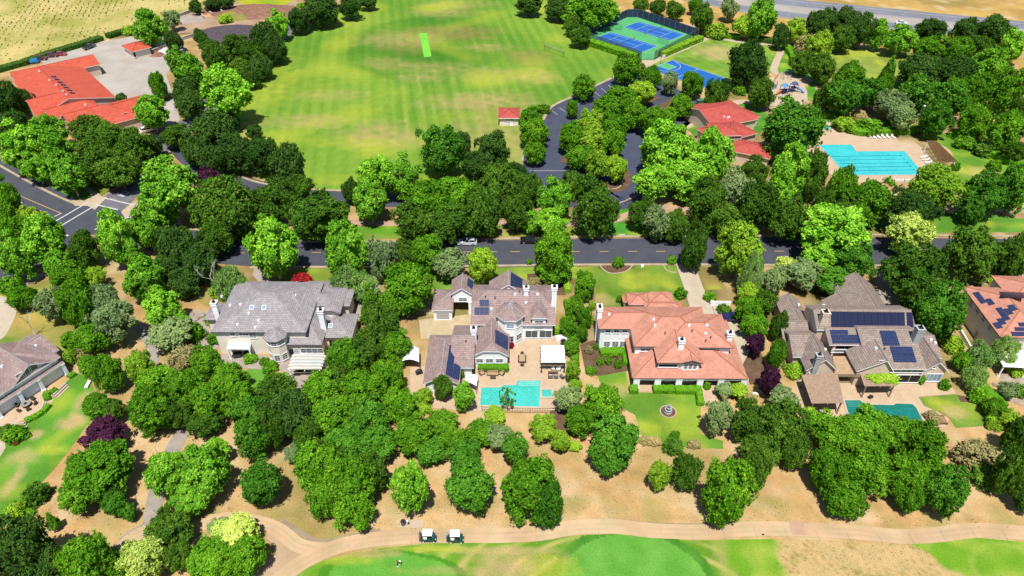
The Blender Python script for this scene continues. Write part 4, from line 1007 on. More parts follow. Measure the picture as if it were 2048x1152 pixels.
def pergola(name, label, quad, z, m, n=14, th=(.07, .18), dense=False, cat='pergola', posts_=True, fabric=None, pm=None, nb=3, group=None):
    """flat slatted roof on posts: quad = tl, tr, br, bl at height z"""
    q = [G(x, y, z) for x, y in quad]; c = sum(q, Vector())/4; root = empty(name, (c.x, c.y, 0), 0, label, cat, group)
    q = [p-Vector((c.x, c.y, 0)) for p in q]; pm = pm or m
    bi = lambda u, v: (q[0]*(1-u)+q[1]*u)*(1-v)+(q[3]*(1-u)+q[2]*u)*v
    def beam(a, b, w, h, dz, M):
        d = (b-a); L = d.length; mid = (a+b)/2
        M.box((mid.x, mid.y, mid.z+dz), (L, w, h), math.atan2(d.y, d.x))
    if posts_:
        for u, v in ((.04, .04), (.96, .04), (.96, .96), (.04, .96)):
            p = bi(u, v); b = MB(); b.box((p.x, p.y, (z-.2)/2), (.22, .22, z-.2)); b.box((p.x, p.y, .15), (.34, .34, .3)); b.build('post', pm, root)
    b = MB()
    for k in range(nb):
        v = .03+.94*k/(nb-1); beam(bi(-.01, v), bi(1.01, v), .12, .22, -.16, b)
    b.build('beam', pm, root)
    b = MB()
    for k in range(n):
        u = (k+.5)/n
        a_, b_ = bi(u, -.03), bi(u, 1.03); w_ = (q[1]-q[0]).length/n*(.93 if dense else .32)
        beam(a_, b_, w_, th[1] if not dense else .08, .04+(k % 3)*.003, b)
    b.build('slats', m, root)
    if fabric: 
        b = MB(); g = n
        for k in range(g):
            u0, u1 = k/g, (k+1)/g
            P0, P1, P2, P3 = bi(u0+.01, .01), bi(u1-.01, .01), bi(u1-.01, .99), bi(u0+.01, .99); mA, mB = (P0+P1)/2, (P3+P2)/2
            up = Vector((0, 0, .22)); sg = Vector((0, 0, .14)); b.add([P0+up, mA+sg, P1+up, P2+up, mB+sg, P3+up], [(0, 1, 4, 5), (1, 2, 3, 4)])
        b.build('fabric', fabric, root)
    return root, bi

# ---------------- terracotta roofed house
h = House('terracotta_house', 'big white two storey house with terracotta tile hip roofs and a front arcade', (1360, 740), wall=m_white, tile=tile_terra, cap=cap_terra, trim=m_gutter, yaw=0.0)
L1 = h.block((1265, 757), (1496, 757), 2.9, back=(1458, 640), pitch=.36, open_front=2.4)
U1 = h.block((1197, 658), (1290, 658), 5.8, ridge=(1240, 625), pitch=.4, f=(1, 0))
U2 = h.block((1267.5, 692.7), (1430, 694), 5.8, ridge=(1330, 633.5), pitch=.4)
U2b = h.block((1325, 694.5), (1467.5, 695.8), 5.8, ridge=(1394, 645), pitch=.4)
U4 = h.block((1314.4, 725.5), (1407.3, 726.3), 5.5, back=(1350, 672), pitch=.42, dir='y', f=(1, 0))
U4b = h.block((1359.7, 727), (1407.3, 727), 5.5, depth=4, pitch=.34, dir='y', f=(0, 0))
B1 = h.block((1257, 610.5), (1299, 610), 3.2, back=(1275, 585), pitch=.42)
B2 = h.block((1299, 607), (1349, 606), 3.2, back=(1323, 586), pitch=.42, dir='y', f=(1, .6))
B3 = h.block((1290, 618), (1364, 616), 3.4, back=(1330, 602), pitch=.4)
B4 = h.block((1246, 605), (1258, 605), 2.6, depth=2.6, pitch=.3)
h.posts(L1, [(x, 775) for x in (1271, 1313, 1355, 1397, 1438.5, 1484)], w=1.15, d=.5, name='pier', beam=.55)
for x in (1216, 1233, 1250): h.win(U1, 'wf', x, 662.6, .95, .8, 2, 1)
for x in (1213.6, 1230.3, 1246): h.win(U1, 'wf', x, 687.8, 1.2, 1.5, 2, 3)
h.win(U2, 'wf', 1291, 699.5, 2.0, .7, 2, 1)
for x in (1416, 1434.7): h.win(U2b, 'wf', x, 700.5, .8, .55, 2, 1)
h.win(U4, 'wf', 1336, 731, 3.6, .8, 1, 1, glass=m_dark)  # balcony recess: its shade is painted as one flat dark pane
for x in (1371.4, 1380.6, 1389.8): h.win(U4b, 'wf', x, 733.5, .72, 1.2, 1, 2, arch=(x == 1380.6))
for x, ww in ((1292, 2.2), (1334, 2.4), (1376, 2.4), (1460, 2.2)): h.win(L1, 'wf', x, 768, ww, 1.9, 3, 1)
h.door(L1, 'wf', 1418, 768, 1.8, 2.1, mat('brown_door', (.09, .035, .02)))
h.chimney(1199.8, 614, 8.4, .9, 1.5, 0); h.chimney(1363.6, 680, 8.7, 1.0, .9, 6); h.chimney(1460.5, 666, 7.6, 1.0, 1.0, 2)
h.bits(U2, 'f', [(1310, 652)]); h.bits(U2, 'l', [(1307, 640)], 'vent'); h.bits(U1, 'l', [(1218, 630)]); h.bits(U2b, 'f', [(1378, 652), (1413, 652), (1411, 668)]); h.bits(U2b, 'f', [(1330, 668), (1384, 664), (1421, 677), (1411, 684)], 'pipe'); h.bits(U2b, 'r', [(1414, 652)])
h.finish()
# ---------------- white house with the pool terrace
h = House('white_house', 'white house with taupe tile roofs, an octagonal bay and rooftop solar panels', (985, 690), wall=m_white, tile=tile_tan, cap=cap_grey, trim=m_trim, yaw=0.0)
R1 = h.block((900.5, 590), (946, 589), 5.3, rb=(927.8, 546.5), pitch=.72, dir='y', f=(0, 0), zb=3.0, over=.35)
R2 = h.block((977, 592), (1057, 592), 5.0, rb=(1015.5, 540), pitch=.72, dir='y', f=(0, 0), over=.35)
G1 = h.block((863, 620.5), (906, 621), 2.9, ridge=(885, 586), pitch=.5, f=(1, 0), over=.3)
M = h.block((941, 649), (1111, 650), 4.5, ridge=(1020, 582.5), pitch=.52, f=(.45, .5))
S = h.block((945.7, 712), (1018.5, 713), 3.0, back=(980, 640), pitch=.66, dir='y', f=(.45, 0), over=.35)
W1 = h.block((845, 771), (919.5, 766), 3.0, back=(880, 671), pitch=.56, dir='y', f=(.5, .9))
W2 = h.block((900, 735.5), (948, 735.5), 3.0, ridge=(920, 672), pitch=.42, dir='x', f=(0, 0))
D = h.block((1061.7, 638), (1095, 638), 6.0, depth=4.6, pitch=.8, dir='y', f=(.85, 0), zb=4, over=.3)
oc = h.octagon(1020.6, 606.5, 6.8, 3.1, 2.2)
for k, (w_, z_) in {5: (1.5, 5.2), 6: (1.3, 5.2)}.items(): h.owin(oc[k], z_, w_, 1.2, 2, 2, m_glassb if k == 5 else None)
h.owin(oc[6], 1.8, 1.4, 1.6, 2, 2); h.owin(oc[5], 1.8, 1.4, 1.6, 2, 2)
h.win(R1, 'wf', 925.8, 599, 1.7, 1.0, 2, 2)
h.posts(R1, [(904, 632), (942, 632)], w=.8, name='pillar', z=3.1, y=.6, beam=0)
h.win(G1, 'wf', 885.7, 632, 2.7, 1.9, 1, 4, name='garage_door', glass=mat('garage_door_paint', A(206, 196, 186)))
h.win(D, 'wf', 1078, 645, 1.7, 1.1, 2, 2)
for x in (1063, 1091): h.win(M, 'wf', x, 668, 2.5, 2.0, 2, 1, name='glass_door')  # open ground floor bays: dark panes stand in for the shade inside
for x in (959, 979, 999): h.win(S, 'wf', x, 721.5, 1.35, 1.1, 2, 2)
h.win(M, 'wf', 1078, 657, 2.0, .35, 1, 1, name='awning_box', glass=m_gutter)
h.chimney(947.3, 657, 7.0, .95, .95, 3, pots=2); h.chimney(1052.5, 575, 9.3, .9, .9, 6); h.chimney(1109, 574, 11, 1.0, 1.0, 0)
h.solar(R2, 'r', [(1022, 543.5), (1045, 558), (1044.5, 576), (1021, 571)], 3, 3, m_sol); h.solar(R1, 'r', [(935.5, 555), (947.5, 563), (945.5, 579), (934, 570)], 2, 3, m_sol)
h.solar(S, 'r', [(990.6, 658), (1017, 673), (1016, 700.6), (990.2, 685.5)], 3, 4, m_sol)
h.solar(M, 'f', [(959, 599), (978, 599), (978, 612.5), (959, 612.5)], 2, 1); h.solar(M, 'f', [(949, 614.5), (978, 614.5), (978, 629.5), (949, 629.5)], 3, 1)
h.solar(W1, 'r', [(899.3, 689), (911, 695.8), (904.4, 755), (890.9, 747.8)], 2, 5); h.solar(W1, 'r', [(908.5, 725.7), (921.5, 733.3), (918.0, 760.5), (904.4, 755)], 2, 2)
h.bits(M, 'f', [(1030, 590), (1075, 590), (1052, 606), (983, 619)], 'vent'); h.bits(M, 'f', [(1039, 585), (971, 596), (990, 598)], 'pipe'); h.bits(W2, 'f', [(932, 685)], 'pipe')
h.finish()
# ---------------- grey roofed house
h = House('grey_roofed_house', 'cream house under large grey tiled hip roofs with an octagonal turret', (560, 690), wall=m_cream, tile=tile_grey, cap=cap_grey, trim=m_gutter, yaw=0.0)
P1 = P2 = h.block((421.6, 663.5), (612, 666), 6.1, ridge=(520, 586), pitch=.42)
P0 = h.block((444, 655), (560, 655), 6.4, ridge=(500, 583), pitch=.42)
Q = h.block((568, 689), (643.2, 690.2), 3.7, ridge=(590, 586.5), pitch=.46, f=(0, 1))
R = h.block((634, 628), (680.5, 627), 5.0, rb=(672, 567.5), pitch=.45, dir='y', f=(.3, .9))
Rb = h.block((612, 612), (665, 612), 5.6, ridge=(640, 590), pitch=.42)
X1 = h.block((640, 675.5), (704.6, 675.5), 3.2, back=(690, 627), pitch=.42)
K = h.block((504, 600), (584, 600), 4.6, rb=(549.4, 552.5), pitch=.5, dir='y', f=(0, .8))
K2 = h.block((600, 612), (700, 612), 4.4, back=(650, 577), pitch=.34)
E = h.block((407, 640), (440, 640), 3.4, ridge=(425, 615), pitch=.4)
oc = h.octagon(547.5, 656.5, 5.9, 2.35, 1.6, rw=2.0)
Tk = h.block((538, 676), (572, 676), 5.7, depth=7, pitch=.62, dir='y', f=(.5, 0))
for k in (4, 5, 6): h.owin(oc[k], 5.0, 1.1, 1.0, 2, 2); h.owin(oc[k], 1.4, 1.05, 1.6, 2, 3)
h.win(P1, 'wf', 465.6, 669, .9, .8); h.win(P2, 'wf', 488, 669, 1.8, .6, 3, 1); h.win(P2, 'wf', 506, 672, 1.3, 1.0, 2, 2, arch=True)
h.door(Q, 'wf', 583.5, 705, 1.0, 2.0, mat('navy_door', (.012, .016, .04))); h.win(Q, 'wf', 592.8, 703, .9, 1.5, 2, 3, glass=m_glassb); h.win(Q, 'wf', 624, 701.5, 4.4, 1.2, 4, 2)
h.win(X1, 'wf', 664, 687, 1.1, 2.0, 1, 1, glass=m_dark, name='doorway')
h.chimney(427.6, 605, 8.6, 1.0, 1.0, 2, m_white); h.chimney(641, 620.5, 8.6, 1.0, 1.0, 3, m_white)
h.bits(P2, 'f', [(504, 615), (528, 615)], 'sky'); h.bits(Q, 'f', [(566+24, 640)], 'sky'); h.bits(X1, 'f', [(661, 652)], 'sky')
h.bits(P1, 'l', [(444, 594), (461, 612)]); h.bits(P2, 'l', [(482, 610)]); h.bits(P2, 'f', [(498, 628), (476, 650), (511, 657), (518, 642)]); h.bits(Q, 'f', [(600, 660), (610, 670)])
h.finish()
# ---------------- gabled house with two kinds of solar panels
h = House('gabled_house', 'tan house with many steep grey brown gables and rows of dark solar panels', (1740, 720), wall=m_tan, tile=tile_brown, cap=cap_brown, trim=m_trim, yaw=0.0)
M1 = h.block((1634, 660), (1833, 661), 6.3, ridge=(1740, 619.5), pitch=.52, dir='x', f=(0, 0), over=.3)
M2 = h.block((1738, 738), (1853, 738), 4.3, ridge=(1790, 656), pitch=.36, dir='x', f=(0, 0), over=.5)
SH = h.block((1659, 690), (1744, 690), 5.5, ridge=(1700, 656), pitch=.36, dir='x', f=(0, 0), over=.2, open_front=2.5)
LG = h.block((1612.7, 741.5), (1676, 741.5), 3.2, rb=(1622, 668), pitch=.95, dir='y', f=(0, 0), over=.4)
MG = h.block((1714, 743), (1788, 743), 4.2, back=(1750, 700), pitch=.80, dir='y', f=(0, 0), mid=.70, over=.4)
RG = h.block((1845, 744), (1899, 744), 3.2, rb=(1848, 674), pitch=.95, dir='y', f=(0, 0), over=.4)
RR = h.block((1840, 716), (1884, 716), 3.5, ridge=(1860, 671), pitch=.4, dir='x', f=(0, 0))
LA = h.block((1574, 652), (1624, 652), 3.6, rb=(1596, 586), pitch=.6, dir='y', f=(0, 0))
LB = h.block((1567, 682), (1622, 682), 3.3, ridge=(1590, 642), pitch=.5, dir='x', f=(0, 0))
LC = h.block((1586, 714), (1640, 714), 3.4, ridge=(1610, 668), pitch=.5, dir='x', f=(0, 0))
BG = h.block((1700, 640), (1790, 640), 3.8, rb=(1723, 543), pitch=.75, dir='y', f=(0, 0))
BG2 = h.block((1664, 640), (1722, 640), 4.2, rb=(1691.5, 584), pitch=.75, dir='y', f=(0, 0))
BG3 = h.block((1637, 640), (1690, 640), 4.0, rb=(1655.5, 600), pitch=.7, dir='y', f=(0, 0))
h.solar(M1, 'f', [(1661.6, 622.5), (1809.3, 624), (1810.5, 655.5), (1662.5, 654.5)], 11, 1, m_solk); h.solar(M1, 'f', [(1812.8, 624), (1825, 624), (1827.7, 655.5), (1814.5, 655.5)], 1, 1, m_solk)
def q5(a): return [(1550+x/5.689, 530+y/5.689) for x, y in a]
h.solar(SH, 'f', q5([(620, 738), (830, 738), (838, 787), (632, 785)]), 2, 1, m_sol); h.solar(SH, 'f', q5([(922, 740), (1130, 740), (1142, 793), (930, 790)]), 2, 1, m_sol)
h.solar(SH, 'f', q5([(632, 788), (1045, 793), (1062, 845), (645, 838)]), 4, 1, m_sol); h.solar(SH, 'f', q5([(645, 841), (960, 845), (972, 893), (655, 893)]), 3, 1, m_sol)
h.solar(M2, 'f', q5([(1188, 745), (1370, 748), (1425, 918), (1235, 918)]), 3, 2, m_sol); h.solar(M2, 'f', q5([(1303, 922), (1560, 928), (1615, 1108), (1355, 1105)]), 4, 2, m_sol)
h.posts(SH, [(1664, 705), (1703, 705)], w=.4, name='pillar', m=m_tan, z=5.3, y=.5, beam=.3)
h.win(SH, 'wf', 1718, 696, 1.1, 1.5, 2, 2); h.win(SH, 'wf', 1682, 697, 3.5, 1.9, 3, 1, glass=m_dark, name='glass_door')
h.win(MG, 'wf', 1762, 724, .8, .9, 2, 2); h.win(M2, 'wf', 1812, 741.5, 6.5, .8, 6, 1); h.win(M2, 'wf', 1808, 757, 6, 2.0, 3, 1, glass=m_dark, name='glass_door')
h.win(RG, 'wf', 1866, 755, 3.0, 2.0, 4, 1, glass=m_glassb, name='glass_door'); h.win(RG, 'wf', 1868, 735, .5, .5, 1, 1)
h.chimney(1652, 624, 9.6, 1.3, 1.3, 4, m_tan); h.chimney(1841, 656, 9.4, 1.3, 1.3, 3, mat('pale_chimney', A(216, 222, 222))); h.chimney(1639, 710, 7.0, 1.0, .9, 0, mat('pale_chimney', A(216, 222, 222)), taper=.35)
h.bits(LG, 'r', [(1650, 700)], 'vent'); h.bits(RR, 'f', [(1861, 681), (1870, 687)], 'vent'); h.bits(M2, 'f', [(1768, 700)], 'pipe'); h.bits(LA, 'l', [(1597, 611)], 'vent'); h.bits(LB, 'f', [(1573, 648)], 'pipe'); h.bits(BG3, 'l', [(1647, 612)], 'vent'); h.bits(MG, 'l', [(1751, 698)], 'vent')
# tan timber deck roof, and the balcony rail
b = MB(); P = [G(x, y, 3.15)-h.O for x, y in ((1665, 712), (1712, 712), (1720, 748), (1670, 748))]; b.prism([(p.x, p.y) for p in P], 2.95, 3.15); b.build('deck_roof', mat('cedar_boards', A(220, 186, 148), A(200, 164, 128), 2, .8), h.root)
b = MB(); a_, c_ = G(1661, 706, 3.2)-h.O, G(1711, 706, 3.2)-h.O
for k in range(26): p = a_.lerp(c_, k/25); b.box((p.x, p.y, 3.7), (.05, .05, .9))
m_ = (a_+c_)/2; b.box((m_.x, m_.y, 4.15), ((c_-a_).length, .1, .08)); b.box((m_.x, m_.y, 3.3), ((c_-a_).length, .1, .08)); b.build('balcony_rail', m_trim, h.root)
h.finish()
# ---------------- villa at the right edge
h = House('solar_villa', 'pale villa at the right edge with terracotta roof and stepped black solar panels', (2010, 660), wall=m_cream, tile=tile_terra, cap=cap_terra, trim=m_gutter)
a_, b_ = G(2002, 676, 6.0), G(1926.5, 574.5, 6.0); dd = (b_-a_); h.yaw = math.atan2(dd.y, dd.x)-math.pi/2
V1 = h.block((2002, 676), (2120, 676), 6.0, depth=dd.length, pitch=.36)
V2 = h.block((2030, 610), (2110, 600), 6.3, depth=9, pitch=.36)
Q_ = lambda a: [(1840+x/9.846, 540+y/9.846) for x, y in a]
h.solar(V1, 'l', Q_([(1030, 445), (1155, 420), (1310, 635), (1215, 670)]), 1, 2, m_sol); h.solar(V1, 'l', Q_([(1275, 575), (1390, 550), (1485, 665), (1365, 700)]), 1, 1, m_sol)
h.solar(V1, 'l', Q_([(1480, 750), (1600, 725), (1790, 965), (1670, 1000)]), 1, 2, m_sol); h.solar(V1, 'l', Q_([(1640, 765), (1755, 745), (1850, 855), (1740, 885)]), 1, 1, m_sol); h.solar(V1, 'l', Q_([(1710, 695), (1835, 670), (1930, 780), (1810, 810)]), 1, 1, m_sol)
h.solar(V1, 'l', Q_([(1500, 960), (1620, 940), (1715, 1055), (1600, 1080)]), 1, 1, m_sol); h.solar(V1, 'l', Q_([(1420, 1045), (1545, 1015), (1640, 1130), (1520, 1160)]), 1, 1, m_sol)
h.solar(V1, 'f', Q_([(1930, 1030), (2110, 1030), (2110, 1110), (1960, 1110)]), 2, 1, m_sol); h.solar(V1, 'f', Q_([(1860, 1125), (2110, 1125), (2110, 1200), (1880, 1200)]), 3, 1, m_sol); h.solar(V1, 'f', Q_([(1790, 1215), (2110, 1215), (2110, 1300), (1820, 1300)]), 3, 1, m_sol)
h.solar(V1, 'b', Q_([(1560, 425), (2080, 440), (2080, 560), (1600, 520)]), 5, 1, m_solk)
for x, y in ((1943, 607), (1956, 621), (1968, 637), (1980, 655)): h.win(V1, 'wl', x, y, 1.0, 1.3, 2, 2)
h.win(V1, 'wl', 1953, 668, .9, 1.5, 1, 1)
h.win(V1, 'wf', 2020, 687, 1.6, 1.2, 3, 2)
h.finish()
# ---------------- veranda house at the left edge
h = House('veranda_house', 'pale blue house at the left edge with a deep veranda and striped tile roof', (80, 740), wall=m_blue, tile=tile_tan, cap=cap_grey, trim=m_trim)
a_, b_ = G(52.9, 773.8, 3.0), G(128.7, 724.9, 3.0); dd = b_-a_; h.yaw = math.atan2(dd.y, dd.x)
VP = h.block((-60, 846), (129, 725), 3.0, depth=8, pitch=.34, dir='x', f=(0, 0), open_front=3.2, over=.3)
VM = h.block((-60, 826), (122, 714), 4.4, depth=11, pitch=.42, dir='x', f=(0, .9), over=.5)
VG = h.block((26, 774), (106, 722), 4.4, depth=11, pitch=.6, dir='y', f=(0, 0), over=.45)
VR = h.block((72, 718), (126, 703), 3.6, depth=9, pitch=.4, dir='x', f=(0, 0), over=.4)
h.posts(VP, [(4, 838), (45, 800), (83, 772), (131, 742)], w=.6, d=.6, beam=.4)
for x, y in ((41, 751), (53, 743), (66, 735)): h.win(VG, 'wf', x, y, 1.5, 1.2, 1, 1)
for x, y in ((66, 768), (80, 760), (20, 800), (0, 812)): h.win(VP, 'wf', x, y, 1.4, 1.8, 2, 1)
h.bits(VR, 'f', [(73, 693)], 'vent'); h.bits(VM, 'f', [(5, 734)], 'vent')
h.finish()
# ---------------- long red roofed clubhouse building
h = House('long_red_roofed_building', 'long low building with bright red tile roofs beside the pale yard', (110, 190), 'building', wall=m_tan, tile=tile_red, cap=cap_red, trim=m_cream)
K1 = h.block((26, 163), (84, 232), 4.0, depth=22, pitch=.30, dir='x', f=(0, 0), mid=.40)
yw = math.atan2(K1['ex'].y, K1['ex'].x); h.yaw = yw
K0 = h.block((14, 146), (34, 166), 4.0, depth=27, pitch=.30, dir='y', f=(0, 0))
K5 = h.block((86, 240), (196, 256), 4.0, depth=24, pitch=.30, dir='y', f=(.9, 0))
K2 = h.block((44, 205), (76, 234), 4.2, depth=15, pitch=.4, dir='y', f=(0, .8))
K3 = h.block((74, 224), (104, 240), 4.3, depth=15, pitch=.4, dir='y', f=(0, .8))
K4 = h.block((106, 236), (160, 258), 4.5, depth=17, pitch=.42, dir='y', f=(0, .8))
h.yaw = None
K6 = h.block((230, 236), (269, 227), 4.6, depth=7.5, pitch=.4)
h.win(K6, 'wf', 255, 240, 3.0, 2.4, 1, 1, glass=m_dark, arch=True, name='arched_entrance', frame=m_cream)
K7 = h.block((200, 250), (237, 241), 4.0, depth=13, pitch=.3)
for k in range(7): h.solar(K1, 'b', [(101+k*6.2, 151+k*5.4), (112+k*6.2, 152+k*5.4), (113+k*6.2, 153.6+k*5.4), (102+k*6.2, 152.6+k*5.4)], 1, 1, m_solk, .35)
h.bits(K1, 'b', [(79, 143), (100, 161), (113, 171), (126, 183), (133, 190)], 'vent'); h.bits(K5, 'r', [(171, 210)], 'vent')
h.win(K0, 'wr', 131, 150, 5, 2.5, 1, 1, glass=m_dark, name='garage_opening')
h.finish()
# ---------------- small red roofed shed
h = House('red_roofed_shed', 'small hipped red roofed shed standing on the pale concrete yard', (266, 105), 'shed', wall=m_cream, tile=tile_red, cap=cap_red, trim=m_cream)
S1 = h.block((263, 104), (303, 94), 3.4, depth=9.5, pitch=.36, over=.6)
h.win(S1, 'wf', 269, 109, .9, 2.0, 1, 1, name='doorway', glass=m_dark)
h.finish()
# ---------------- hut by the car park
h = House('red_roofed_hut', 'small hut with square red hip roof between the sports lawn and the car park', (1018, 240), 'hut', wall=m_cream, tile=tile_red2, cap=cap_red2, trim=m_trim, yaw=0.0)
S1 = h.block((996, 236), (1040, 236.5), 2.8, back=(1018, 215.5), pitch=.4)
for x in (1013, 1018.5, 1024): h.win(S1, 'wf', x, 240, .7, .8, 1, 1)
h.win(S1, 'wf', 1023, 247, .9, 1.3, 1, 1, name='door', glass=m_trim)
h.finish()
# ---------------- pool house
h = House('pool_house', 'red roofed pool house with a low tower, left of the club pool', (1470, 262), 'building', wall=m_tan, tile=tile_red2, cap=cap_red2, trim=m_cream)
N1 = h.block((1428, 256), (1517, 238), 3.6, depth=17, pitch=.3, dir='own', f=(0, .8))
N1b = h.block((1480, 246), (1522, 232), 3.4, depth=12, pitch=.3, f=(1, 1))
N3 = h.block((1440, 286), (1517, 266), 3.4, depth=11, pitch=.3, f=(1, 1))
N2 = h.block((1432, 272.5), (1484, 270.5), 5.6, depth=9, pitch=.4, over=.5)
N4 = h.block((1455, 300), (1540, 318), 3.3, depth=9, pitch=.3, f=(1, 1))
h.win(N2, 'wf', 1472, 275, 3, .9, 3, 1); h.bits(N1, 'f', [(1448, 234), (1455, 236), (1458, 235)], 'vent'); h.bits(N2, 'f', [(1461, 250)], 'pipe')
h.win(N1b, 'wf', 1500, 244, 2.5, 1.4, 3, 1)
h.finish()
